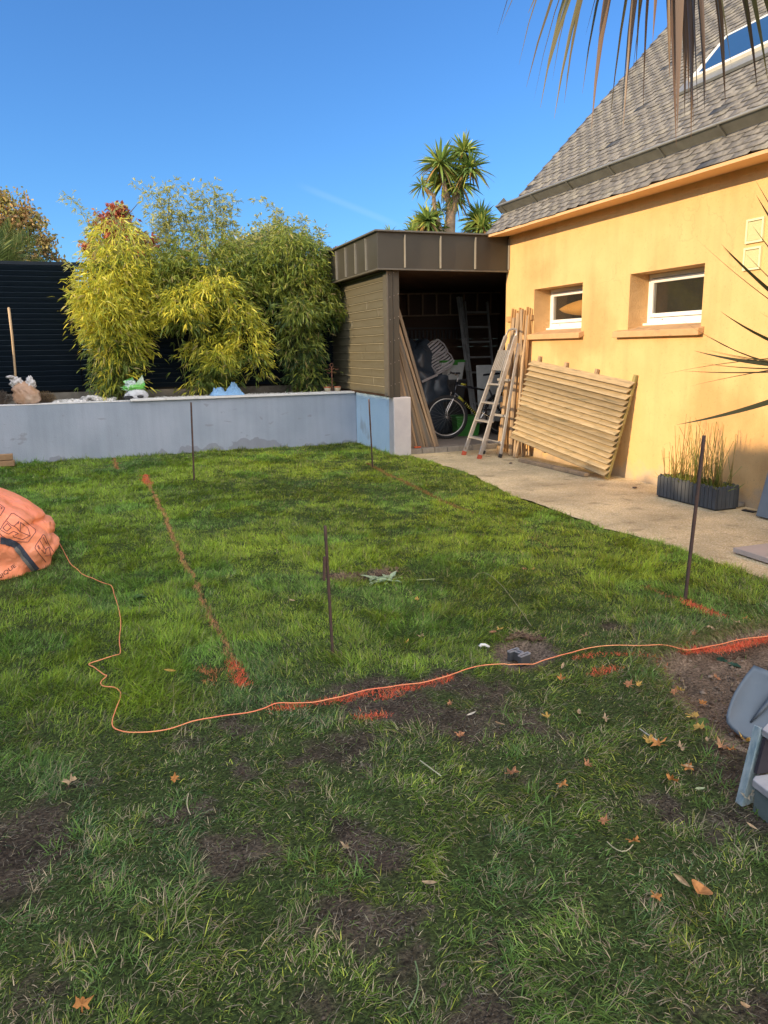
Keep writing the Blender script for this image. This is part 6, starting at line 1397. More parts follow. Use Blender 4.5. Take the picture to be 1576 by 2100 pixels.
# ================================================================== shovel and wooden step at the right edge
def shovel():
    tip = G(1515, 1520, .0); N = np.array([-.42, -.62, .55]); N /= np.linalg.norm(N)
    def pl(px, py, off=0.0):
        d = ray(px, py); P0 = np.array(tip) + N * off; return Vector(CAM + d * (((P0 - CAM) @ N) / (d @ N)))
    out = [(1547, 1364), (1532, 1382), (1518, 1402), (1507, 1420), (1499, 1438), (1493, 1456), (1490, 1470), (1491, 1483), (1499, 1493), (1511, 1504), (1524, 1514), (1541, 1519), (1562, 1518), (1590, 1508), (1620, 1488), (1646, 1462), (1668, 1430), (1645, 1410), (1600, 1385), (1575, 1375)]
    t = thing('shovel', 'dark blue-grey steel shovel blade propped at the right edge beside the wooden step', 'shovel', tip)
    cx = sum(p[0] for p in out) / len(out); cy = sum(p[1] for p in out) / len(out); k = MB(); rings = 7; V = []; n = len(out)
    for side in (0, 1):
        for q in range(rings + 1):
            f = q / rings
            for (x, y) in out: V.append(pl(cx + (x - cx) * f, cy + (y - cy) * f, -.026 * (1 - f ** 2.2) - (.003 if side else 0)))
    m = (rings + 1) * n; F = []
    for s in (0, 1):
        for q in range(rings):
            for i in range(n): j = (i + 1) % n; F.append(tuple(s * m + a for a in (q * n + i, q * n + j, (q + 1) * n + j, (q + 1) * n + i)))
    for i in range(n): j = (i + 1) % n; F.append((rings * n + i, rings * n + j, m + rings * n + j, m + rings * n + i))
    k.add(V, F); k.build('blade', mat('blue grey powder coated steel', (.085, .115, .15), (.10, .13, .165), scale=9, rough=.42, metal=.2, c3=(.14, .16, .18), s3=14, f3=.66), t, smooth=True)
    k = MB(); a = pl(1541, 1481, -.018); b = pl(1578, 1440, .004); c = pl(1640, 1376, .02); k.tube([a, a.lerp(b, .5), b, c], [.004, .009, .0125, .0165], 12); k.build('socket', plain('grey steel socket', (.10, .12, .14), rough=.45, metal=.2), t, smooth=True)
    k = MB(); d = pl(2050, 1010, .05); k.tube([c, c.lerp(d, .5), d], [.0165, .016, .016], 10); k.build('handle', mat('ash handle', (.45, .31, .18), (.36, .24, .13), scale=6), t, smooth=True)
shovel()
def step():
    yy = 1.66; foot = G(1531, 1652); t = thing('wooden_step', 'weathered grey painted wooden step at the right edge near the shovel', 'wooden step', foot)
    M_b = mat('flaking blue grey painted board', (.16, .25, .29), (.40, .46, .46), scale=22, rough=.85, bump=.5, bscale=60, stretch=(1, 1, .35), c3=(.14, .15, .15), s3=20, f3=.62)
    M_t = mat('pale weathered tread', (.42, .41, .41), (.34, .33, .34), scale=9, rough=.85, bump=.4, bscale=50, stretch=(.3, 1, 1)); M_d = plain('black backing board', (.028, .024, .032), rough=.8)
    yf = foot.y; a0 = ony(1522, 1655, yf); a1 = ony(1546, 1655, yf); b1 = ony(1577, 1500, yf + .02); b0 = ony(1561, 1494, yf + .02)
    MB().prism([a0, a1, b1, b0], (.0, .028, 0)).build('side_board', M_b, t, bevel=.002)
    top = b0.z; zt = ony(1544, 1598, yf - .03).z; q = lambda x, y, z: onz(x, y, z)
    MB().prism([q(1564, 1495, top), q(1590, 1512, top), q(1800, 1500, top), q(1720, 1462, top), q(1574, 1484, top)], (0, 0, -.024)).build('top_board', M_t, t, bevel=.003)
    P = [q(1544, 1598, zt), q(1640, 1672, zt), q(1820, 1650, zt), q(1720, 1566, zt), q(1549, 1591, zt)]
    MB().prism(P, (0, 0, -.026)).build('tread', M_t, t, bevel=.004)
    a, b = P[4] + Vector((.012, .004, 0)), P[3]; k = MB(); k.prism([a, b, b + Vector((0, 0, top - zt - .026)), a + Vector((.035, .01, top - zt - .026))], (0, .012, 0)); k.build('backing', M_d, t)
    c, d = P[0].lerp(P[3], .04), P[1].lerp(P[2], .04); MB().prism([Vector((c.x, c.y, -.02)), Vector((d.x, d.y, -.02)), Vector((d.x, d.y, zt - .027)), Vector((c.x, c.y, zt - .027))], (.018, .008, 0)).build('riser', mat('green grey riser', (.16, .20, .19), (.11, .14, .13), scale=10, rough=.9), t)
step()
# ================================================================== along the house wall
M_alu = mat('worn aluminium', (.52, .50, .47), (.42, .40, .38), scale=12, rough=.42, metal=.55, c3=(.34, .29, .22), s3=8, f3=.62)
M_old = mat('weathered grey brown wood', (.44, .31, .18), (.22, .16, .11), scale=9, rough=.9, bump=.5, bscale=60, stretch=(1, 1, .2))
M_tan = mat('tan sawn wood', (.50, .30, .13), (.38, .22, .09), scale=7, rough=.85, bump=.35, bscale=60, stretch=(1, 1, .2))
M_redcap = plain('red plastic foot', (.55, .10, .05))
def ladder_rails(m, a, b, c, d, w, t): m.beam(a, b, w, t, up=(0, 1, 0)); m.beam(c, d, w, t, up=(0, 1, 0))
def stepladder():
    t = thing('step_ladder', 'folded aluminium step ladder with red feet leaning by the shed opening', 'ladder', (4.62, 9.17, 0))
    f1, f2 = Vector((4.61, 9.385, .03)), Vector((4.63, 8.955, .03)); t1, t2 = Vector((5.17, 9.27, 1.60)), Vector((5.17, 9.00, 1.60))
    up_ = (t1 + t2) / 2 - (f1 + f2) / 2
    for a, b in ((f1, t1), (f2, t2)): MB().beam(a, b, .024, .052, up=(1, 0, 0)).build('rail', M_alu, t, bevel=.003)
    ap = MB(); ax = up_.normalized(); ap.tube([t1 - ax * .05, t1 + ax * .03, t1.lerp(t2, .12) + ax * .085, t1.lerp(t2, .5) + ax * .10, t1.lerp(t2, .88) + ax * .085, t2 + ax * .03, t2 - ax * .05], .013, 10); ap.build('top_hoop', M_alu, t, smooth=True)
    for i, z in enumerate((.235, .47, .71, .955)):
        k = (z - .03) / 1.57; a = f1.lerp(t1, k); b = f2.lerp(t2, k); s = MB(); s.box((a + b) / 2 + Vector((.02, 0, .012)), (.085, (a - b).length + .015, .022)); s.build('tread', M_alu, t, bevel=.004)
    k0, k1 = 1.13 / 1.6, 1.40 / 1.6; p = MB(); N = Vector((-ax.z, 0, ax.x)); 
    for j in range(7):
        q = k0 + (k1 - k0) * 0; y0 = .02 + .038 * j; a = f1.lerp(t1, k0); b = f2.lerp(t2, k0); a2 = f1.lerp(t1, k1); b2 = f2.lerp(t2, k1); u = (j + .5) / 7; p.beam(a.lerp(b, u) + N * .035, a2.lerp(b2, u) + N * .035, .026, .012, up=(1, 0, 0))
    p.build('platform', M_alu, t)
    r1, r2 = Vector((4.90, 9.36, .03)), Vector((4.93, 8.93, .03))
    for a, b in ((r1, t1 + Vector((.05, -.01, -.1))), (r2, t2 + Vector((.05, .01, -.1)))): MB().beam(a, b, .020, .040, up=(1, 0, 0)).build('rear_rail', M_alu, t, bevel=.003)
    rb = MB(); 
    for z in (.16, .5, .95): k = z / 1.5; a = r1.lerp(t1, k); b = r2.lerp(t2, k); rb.beam(a, b, .014, .03)
    split_build(rb, 'brace', M_alu, t)
    MB().tube([f1.lerp(t1, .36) + Vector((.02, .0, 0)), Vector((4.98, 9.30, .50)), r1.lerp(t1, .42)], .003, 5).build('tie_cord', plain('cord', (.6, .55, .45)), t)
    for a in (f1, f2): MB().beam(a - ax * .035, a + ax * .025, .032, .060, up=(1, 0, 0)).build('rubber_foot', M_redcap, t, bevel=.004)
    for a in (r1, r2): MB().beam(a - ax * .03, a + ax * .02, .028, .048, up=(1, 0, 0)).build('rubber_foot', plain('black rubber foot', (.03, .03, .03)), t, bevel=.004)
stepladder()
def stakes():
    L = [((5.02, 9.13), (5.335, 9.33, 1.84), .058, M_old, 'thick grey wooden stake on the left of the bundle behind the ladder'), ((5.17, 9.08), (5.34, 9.24, 1.90), .064, M_old, 'thickest weathered stake in the middle of the bundle on the house wall'),
         ((5.26, 8.90), (5.33, 9.15, 1.94), .050, M_old, 'pale round-ended stake crossing the bundle on the house wall'), ((5.10, 8.86), (5.35, 9.02, 1.86), .044, M_old, 'thin stake leaning furthest right in the bundle on the house wall'),
         ((5.06, 9.26), (5.34, 9.40, 1.70), .030, M_tan, 'short tan stake on the far side of the bundle on the house wall')]
    for i, (a, b, w, m, lb) in enumerate(L):
        p = Vector((a[0], a[1], .0)); q = Vector(b); k = MB(); n = 6; pts = [p.lerp(q, j / n) + Vector((.006 * math.sin(j * 2 + i), .008 * math.sin(j * 1.3 + i), 0)) for j in range(n + 1)]
        k.tube(pts, [w * .5 * (1 + .1 * math.sin(j * 3 + i)) for j in range(n + 1)], 7); o = k.build('wooden_stake', m, loc=p, fix=False); tag(o, lb, 'stake', 'wooden stakes leaning on the house wall')
    t = thing('picket_panel', 'narrow tan picket panel standing against the house wall behind the stakes', 'fence panel', (5.25, 9.15, 0)); 
    for i in range(8):
        y = 9.44 - i * .065; hgt = 1.97 - .02 * (i % 3); MB().beam((5.235, y, .01), (5.35, y - .03, hgt), .020, .030, up=(1, 0, 0)).build('pale', M_tan, t)
    for z in (.28, .62, 1.02, 1.80): x = 5.235 + .115 * z / 1.97; MB().span((x + .013, 8.93, z), (x + .035, 9.60, z + .07)).build('rail', M_tan if z > 1.5 else mat('dark batten', (.20, .12, .06), (.14, .09, .05)), t)
stakes()
def louvre_panel():
    O = Vector((5.145, 8.95, .26)); U = Vector((0, -.9947, -.1025)); V = Vector((math.sin(R(11)), 0, math.cos(R(11)))); V = (V - U * V.dot(U)).normalized(); N = U.cross(V).normalized()
    if N.x > 0: N = -N      # towards the garden
    t = thing('slatted_panel', 'weathered wooden louvred screen panel leaning against the house wall', 'wooden screen', (5.13, 7.9, 0)); P = lambda u, v, n=0: O + U * u + V * v + N * n
    Lu = 2.09; H = 1.05; n = 16; st = H / n
    M_slat_shadow = plain('dark slat shadow line', (.11, .085, .05), rough=.95); M_gs = [mat('weathered mossy slat', tuple(a * f for a in (.50, .375, .21)), tuple(a * f for a in (.30, .235, .135)), scale=40, rough=.92, bump=.8, bscale=70, stretch=(1, .10, 1), c3=tuple(a * f for a in (.24, .20, .115)), s3=22, f3=.58, lo=.3, hi=.7) for f in (.72, .88, 1.0, 1.12)]; r_ = random.Random(9)
    for i in range(n):
        v0 = st * i - .006; a = r_.uniform(-.004, .004); b = r_.uniform(-.004, .004); e0 = r_.uniform(-.012, .012); e1 = r_.uniform(-.008, .008); m = MB(); hgt = st * (1.04 if i not in (12, 13, 9) else .92); o0, o1 = .068, .002; th = .009; seg = 6
        for s in range(seg):
            u0, u1 = e0 + (Lu + e1 - e0) * s / seg, e0 + (Lu + e1 - e0) * (s + 1) / seg; w0 = w1 = 0
            Q = [P(u0, v0 + a + w0, o0), P(u1, v0 + b + w1, o0), P(u1, v0 + hgt + b + w1, o1), P(u0, v0 + hgt + a + w0, o1)]; k = (Q[1] - Q[0]).cross(Q[3] - Q[0]).normalized() * th
            if k.dot(N) > 0: k = -k
            m.add(Q + [q + k for q in Q], [(0, 1, 2, 3), (7, 6, 5, 4), (0, 4, 5, 1), (2, 6, 7, 3)] + ([(0, 3, 7, 4)] if s == 0 else []) + ([(1, 5, 6, 2)] if s == seg - 1 else []))
        m.build('slat', M_gs[(i * 7 + i // 3) % 4], t)
        e = MB(); e.prism([P(e0, v0 + a - .001, o0 + .001), P(Lu + e1, v0 + b - .001, o0 + .001), P(Lu + e1, v0 + b - .001, o0 - .010), P(e0, v0 + a - .001, o0 - .010)], V * -.005); e.build('slat_shadow', M_slat_shadow, t)  # dark strip under each slat, painted as its shadow line
    M_s = mat('greenish stile', (.30, .25, .09), (.22, .18, .07), scale=6, rough=.9, stretch=(1, 1, .3))
    for u, up_, dn in ((.13, .065, .245), (.75, .055, .04), (1.38, .05, .02), (2.065, .07, .035)):
        MB().beam(P(u, -dn, -.012), P(u, H + up_, -.012), .045, .030, up=N).build('batten', M_s if u > 2 else M_old, t)
    o = MB().box((5.02, 7.82, .022), (.075, 1.35, .038), Euler((0, 0, R(3)))).build('loose_plank', M_old, loc=(5.02, 7.82, 0), bevel=.004); tag(o, 'grey plank lying on the paving under the slatted panel', 'plank')
louvre_panel()
def planter():
    x0, x1, y0, y1 = 4.99, 5.25, 5.13, 5.90; H = .205; t = thing('trough_planter', 'low dark picket-sided trough planted with tall thin reeds by the house wall', 'planter', ((x0 + x1) / 2, (y0 + y1) / 2, 0))
    M_p = mat('grey stained pickets', (.045, .050, .056), (.075, .083, .092), scale=10, rough=.7, stretch=(1, 1, .3)); r_ = random.Random(3)
    def pale(x, y, alongy):
        w = .040; h = H + r_.uniform(-.006, .006); pts = [(-w / 2, 0), (w / 2, 0), (w / 2, h - .022), (w / 4, h - .005), (0, h), (-w / 4, h - .005), (-w / 2, h - .022)]
        poly = [(x, y + a, z + .012) if alongy else (x + a, y, z + .012) for a, z in pts]; MB().prism(poly, (.016, 0, 0) if alongy else (0, .016, 0)).build('picket', M_p, t)
    n = 16
    for i in range(n): y = y0 + .022 + (y1 - y0 - .044) * i / (n - 1); pale(x0, y, True)
    for i in range(n): y = y0 + .022 + (y1 - y0 - .044) * i / (n - 1); pale(x1 - .016, y, True)
    for i in range(5): x = x0 + .04 + (x1 - x0 - .08) * i / 4; pale(x, y0 - .004, False); pale(x, y1 - .012, False)
    MB().span((x0 + .017, y0 + .014, .012), (x1 - .017, y1 - .014, H - .045)).build('soil', mat('planter soil', (.06, .045, .03), (.04, .03, .02), scale=30), t)
    MB().span((x0 + .01, y0 + .01, 0), (x1 - .01, y1 - .01, .011)).build('base', plain('black base', (.03, .03, .03)), t)
    g = thing('reeds', 'clump of thin yellow-green horsetail reeds growing in the dark trough', 'reeds', ((x0 + x1) / 2, (y0 + y1) / 2, H - .045)); q = np.random.default_rng(5)
    m = MB()
    for i in range(150):
        b = Vector((q.uniform(x0 + .04, x1 - .04), q.uniform(y0 + .03, y1 - .03), H - .05)); h = q.uniform(.18, .66) * (1 if q.random() < .6 else .55); l = Vector((q.normal(0, .035), q.normal(0, .05), 0)); 
        if q.random() < .12: l *= 3.5
        c = [(.26, .28, .05), (.20, .24, .05), (.36, .25, .08), (.42, .30, .12)][q.integers(0, 4)]
        pts = [b, b + l * .4 + Vector((0, 0, h * .5)), b + l + Vector((0, 0, h))]
        if q.random() < .1: pts.append(pts[-1] + Vector((q.normal(0, .03), q.normal(0, .08), -.03)))
        m.tube(pts, [.0030, .0026, .0018, .0012][:len(pts)], 5, col=c)
    m.build('stem', M_bam, g, smooth=True, fix=False); n = 1100; P = np.stack([q.uniform(x0 + .02, x1 - .02, n), q.uniform(y0 + .01, y1 - .01, n), np.full(n, H - .05)], 1); D = q.normal(0, .45, (n, 3)); D[:, 2] = 1; D /= np.linalg.norm(D, axis=1)[:, None]
    lance(n, P, D, q.uniform(.05, .16, n), np.full(n, .006), np.array([.20, .24, .05]) * q.uniform(.6, 1.5, (n, 1)), 'foliage', M_bam, g, .35)
    g.children[0]['kind'] = 'stuff'
planter()
def wallside():
    c = onz(1505, 1037); t = MB(); t.lathe([(.075, 0), (.082, .006), (.082, .026), (.075, .032), (.001, .032)], (c.x + .02, c.y, 0.002), 18); o = t.build('paving_stone', mat('grey concrete disc', (.30, .28, .24), (.22, .2, .17), scale=14, rough=.95), loc=(c.x, c.y, 0), smooth=False); tag(o, 'small grey stone disc on the paving right of the trough', 'stone')
    c = onz(1537, 1049); MB_ = MB(); MB_.box((c.x, c.y, .006), (.05, .115, .010), Euler((0, 0, R(10)))); o = MB_.build('drain_cover', plain('black rubber pad', (.02, .02, .022), rough=.6), loc=(c.x, c.y, 0), bevel=.002); tag(o, 'little flat black plate on the paving between trough and leaning board', 'plate')
    a = onz(1557, 1060, 0); k = MB(); N = Vector((XH - .02 - a.x, 0, .92)); k.prism([a, a + Vector((0, -1.05, 0)), a + Vector((0, -1.05, 0)) + N, a + N], (-.035, 0, .014)); o = k.build('leaning_board', mat('slate grey board', (.17, .20, .22), (.14, .165, .185), scale=4, rough=.7), loc=a, bevel=.003); tag(o, 'dark grey board leaning on the house wall at the right edge', 'board')
    k = MB(); k.box((4.06 + .32, 3.99 - .36, .024), (.62, .72, .036), Euler((0, 0, R(-1)))); o = k.build('paving_slab', mat('pinkish grey slab', (.50, .42, .36), (.42, .36, .32), scale=6, rough=.85, bump=.3, bscale=80), loc=(4.38, 3.63, .004), bevel=.003); tag(o, 'pale square slab lying on the paving at the right edge', 'slab')
    # two knots of debris on the paving
    for (px, py) in ((1048, 950), (1068, 942), (1303, 1000)):
        c = onz(px, py, .004); noisy_blob('clod', plain('dark clod', (.10, .07, .05)), c, (.025, .02, .012), seed=px, amp=.4, sub=2, loc=c); o = bpy.context.scene.objects[-1] if 0 else None
wallside()
for o, lb in zip([o for o in COL.objects if o.name.startswith('clod')], ('small dark clod on the paving just right of the ladder feet', 'second small dark clod on the paving near the left foot of the slatted panel', 'small dark clod on the paving between slatted panel and reed trough')): tag(o, lb, 'clod', 'clods on the paving')
def surfboard():
    c = onx(1148, 635, XH + .34); c.y -= .50; k = MB(); n = 28; V = []; prof = []
    for i in range(n + 1):
        u = i / n; w = .105 * (math.sin(math.pi * min(1, u * 1.0)) ** .62 if 0 < u < 1 else 0); prof.append((u, w))
    for sgn, th in ((-1, .0), (1, .03)):
        for u, w in prof: y = c.y + .50 - u * 1.5; V += [(c.x + th, y, c.z - w), (c.x + th - (.012 if sgn < 0 else -.012), y, c.z), (c.x + th, y, c.z + w)]
    m = (n + 1) * 3; F = []
    for s in (0, 1):
        for i in range(n):
            for j in (0, 1): a = s * m + i * 3 + j; F.append((a, a + 1, a + 4, a + 3))
    for i in range(n): a = i * 3; F += [(a, a + 3, m + a + 3, m + a), (a + 2, a + 5, m + a + 5, m + a + 2)]
    k.add(V, F); o = k.build('surfboard', mat('amber varnished board', (.62, .33, .08), (.50, .26, .07), scale=3, rough=.4), loc=c, smooth=True); tag(o, 'amber pointed surfboard seen through the left house window', 'surfboard')
surfboard()

# ================================================================== inside the shed
FZ = .076
def planks():
    cols = [((.26, .19, .12), (.18, .13, .09)), ((.42, .29, .17), (.30, .20, .12)), ((.17, .15, .12), (.12, .10, .08)), ((.34, .24, .14), (.24, .17, .10))]; ms = [mat('old plank', a, b, scale=6, rough=.9, stretch=(1, 1, .15), bump=.4, bscale=50) for a, b in cols]
    names = ['frontmost pale long plank of those leaning inside the shed post', 'orange-brown broad plank, second in the row leaning in the shed', 'third plank leaning in the shed, grey-brown and shorter', 'dark grey plank, fourth from the front of the shed row', 'brown plank just left of the dark grey one in the shed row', 'pale edged plank right of the middle of the shed row', 'middle plank of the row leaning in the shed', 'second dark plank, just left of the middle of the shed row', 'tan plank left of the second dark one in the shed row', 'grey-brown plank fourth from the left end of the shed row', 'thin tan plank third from the left end of the shed row', 'dark plank second from the left end of the shed row', 'leftmost shortest plank close to the wall pillar in the shed']
    n = len(names)
    for i, lb in enumerate(names):
        f = i / (n - 1); xb = 4.44 - .47 * f; xt = 3.865 - .03 * f; zt = (2.02, 1.82, 1.62, 1.74)[i] if i < 4 else 1.72 - .62 * (i - 3) / (n - 4) + .05 * math.sin(i * 4); c = (0, 1, 0, 2, 0, 3, 0, 2, 1, 0, 3, 2, 0)[i]
        y = 9.92 + .004 * i; p = Vector((xb, y, FZ)); q = Vector((xt, y + .05, zt)); o = MB().beam(p, q, (.040, .034, .028)[i % 3], .12, up=(.25, 1, 0)).build('plank', ms[c], loc=p, bevel=.003); tag(o, lb, 'plank', 'planks leaning inside the shed post')
planks()
def bike():
    F = Vector((4.93, 10.66, FZ + .335)); b = Vector((math.cos(R(10)), math.sin(R(10)), 0)); s = Vector((math.cos(R(-12)), math.sin(R(-12)), 0)); z0 = FZ
    t = thing('bicycle', 'dark mountain bike with yellow marked frame parked inside the shed', 'bicycle', (F.x, F.y, FZ)); Pp = lambda d, z: Vector((F.x, F.y, 0)) + b * d + Vector((0, 0, z0 + z))
    M_blk = plain('black tyre', (.022, .022, .024), rough=.85); M_rim = plain('silver rim', (.55, .54, .52), rough=.3, metal=.7); M_fr = plain('gloss black frame', (.022, .024, .032), rough=.25); M_yel = plain('yellow decal', (.55, .52, .06), rough=.4); M_sil = plain('polished fork', (.60, .58, .56), rough=.25, metal=.7)
    def wheel(c, d):
        w = thing('wheel', None, None, c); w.parent = t; w.location = c - Vector(t.location); circ = lambda r_, n: [c + (d * math.cos(a) + Vector((0, 0, 1)) * math.sin(a)) * r_ for a in np.linspace(0, 2 * math.pi, n + 1)[:-1]]
        ty = MB(); ty.tube(circ(.312, 56), .024, 10, closed=True); side = d.cross(Vector((0, 0, 1)))
        for a in np.linspace(0, 2 * math.pi, 73)[:-1]: e = (d * math.cos(a) + Vector((0, 0, 1)) * math.sin(a)); ty.box(c + e * .335, (.012, .030, .010), Matrix((d * -math.sin(a) + Vector((0, 0, 1)) * math.cos(a), side, e)).transposed())
        ty.build('tyre', M_blk, w, smooth=False); MB().tube(circ(.283, 56), .010, 8, closed=True).build('rim', M_rim, w, smooth=True)
        sp = MB()
        for i in range(28): a = 2 * math.pi * i / 28; e = (d * math.cos(a) + Vector((0, 0, 1)) * math.sin(a)); a2 = a + (.5 if i % 2 else -.5); h = (d * math.cos(a2) + Vector((0, 0, 1)) * math.sin(a2)); sp.tube([c + h * .025 + side * (.022 if i % 4 < 2 else -.022), c + e * .278], .0011, 4)
        sp.build('spokes', plain('spoke steel', (.4, .4, .4), metal=.7, rough=.3), w); MB().tube([c - side * .045, c - side * .03, c + side * .03, c + side * .045], [.012, .026, .026, .012], 12).build('hub', M_sil, w, smooth=True)
    wheel(F, s); wheel(Pp(1.06, .335), b); side = s.cross(Vector((0, 0, 1)))
    hb, ht = Pp(.15, .70), Pp(.19, .84); bb = Pp(.64, .29); st_ = Pp(.80, .76); rh = Pp(1.06, .335)
    fk = MB()
    for q in (-1, 1): o = side * .052 * q; fk.tube([F + o, F.lerp(hb, .25) + o - s * .03, F.lerp(hb, .7) + o - s * .004, hb - Vector((0, 0, .03)) + o], [.008, .011, .013, .015], 8)
    fk.build('fork', M_sil, t, smooth=True); m = MB(); m.tube([hb - Vector((0, 0, .05)), ht + Vector((0, 0, .03))], .019, 10); m.tube([hb - side * .06 - Vector((0, 0, .03)), hb + side * .06 - Vector((0, 0, .03))], .017, 8)
    m.tube([ht - Vector((0, 0, .02)), st_ - (st_ - bb).normalized() * .05], .0165, 8); m.tube([hb, bb], .0215, 8); m.tube([bb, st_ + (st_ - bb).normalized() * .04], .0165, 8)
    for q in (-1, 1): o = side * .05 * q; m.tube([bb + o * .5, rh + o], .010, 6); m.tube([st_ + o * .4, rh + o], .009, 6)
    m.build('frame', M_fr, t, smooth=True, fix=False)
    dc = MB(); a = hb.lerp(bb, .14); dc.tube([a, hb.lerp(bb, .34)], .0228, 8); a2 = ht.lerp(st_, .14); dc.tube([a2, ht.lerp(st_, .28)], .0178, 8)
    for k in np.linspace(.40, .88, 9): dc.tube([hb.lerp(bb, k), hb.lerp(bb, k + .022)], .0226, 8)
    dc.build('frame_decal', M_yel, t, smooth=True)
    sm = MB(); top = ht + Vector((0, 0, .13)) + b * .035; f = top - s * .105 + Vector((0, 0, .035)); sm.tube([ht, top], .012, 8); sm.tube([top, f], .014, 8); sm.build('stem', M_sil, t, smooth=True)
    hbv = MB(); side2 = side; hbv.tube([f - side2 * .29 + s * .05, f - side2 * .10, f + side2 * .10, f + side2 * .29 + s * .05], .011, 8); hbv.build('handlebar', M_fr, t, smooth=True)
    for q in (-1, 1): e = f + side2 * .29 * q + s * .05; MB().tube([e, e - side2 * .12 * q - s * .02], .016, 8).build('grip', M_blk, t, smooth=True); MB().tube([e - side2 * .15 * q, e - side2 * .07 * q - s * .05 - Vector((0, 0, .03))], .005, 5).build('brake_lever', M_fr, t)
    MB().tube([hb + Vector((0, 0, .02)) - s * .05, hb - Vector((0, 0, .09)) - s * .075], .006, 5).build('brake_arm', M_sil, t)
    MB().tube([st_, st_ + (st_ - bb).normalized() * .16], .012, 8).build('seat_post', M_sil, t); sp = st_ + (st_ - bb).normalized() * .17 + Vector((0, 0, .02)); V = []
    sd = MB(); poly = [(-.15, .016), (-.08, .024), (.0, .04), (.08, .075), (.13, .07), (.14, .0), (.13, -.07), (.08, -.075), (0, -.04), (-.08, -.024), (-.15, -.016)]; sb = b.cross(Vector((0, 0, 1)))
    sd.prism([sp + b * x + sb * y + Vector((0, 0, .02 * (x + .15) / .3)) for x, y in poly], (0, 0, .03)); sd.build('saddle', M_fr, t, bevel=.010, smooth=True)
    cr = MB(); cr.tube([bb + side * .03, bb + side * .05], .085, 24); cr.tube([bb + side * .06, bb + side * .06 + Vector((.10, 0, .13))], .010, 6); cr.tube([bb - side * .06, bb - side * .06 - Vector((.10, 0, .13))], .010, 6); cr.build('crank', M_sil, t)
    for q in (-1, 1): MB().box(bb + side * (.06 * q + .05 * q) + Vector((.10 * q, 0, .13 * q)), (.09, .09, .02)).build('pedal', M_blk, t)
    # cable loops
    MB().tube([f, f - s * .06 - Vector((0, 0, .03)), hb - s * .09 + Vector((0, 0, .09)), hb - s * .05], .003, 5).build('cable', M_fr, t)
bike()
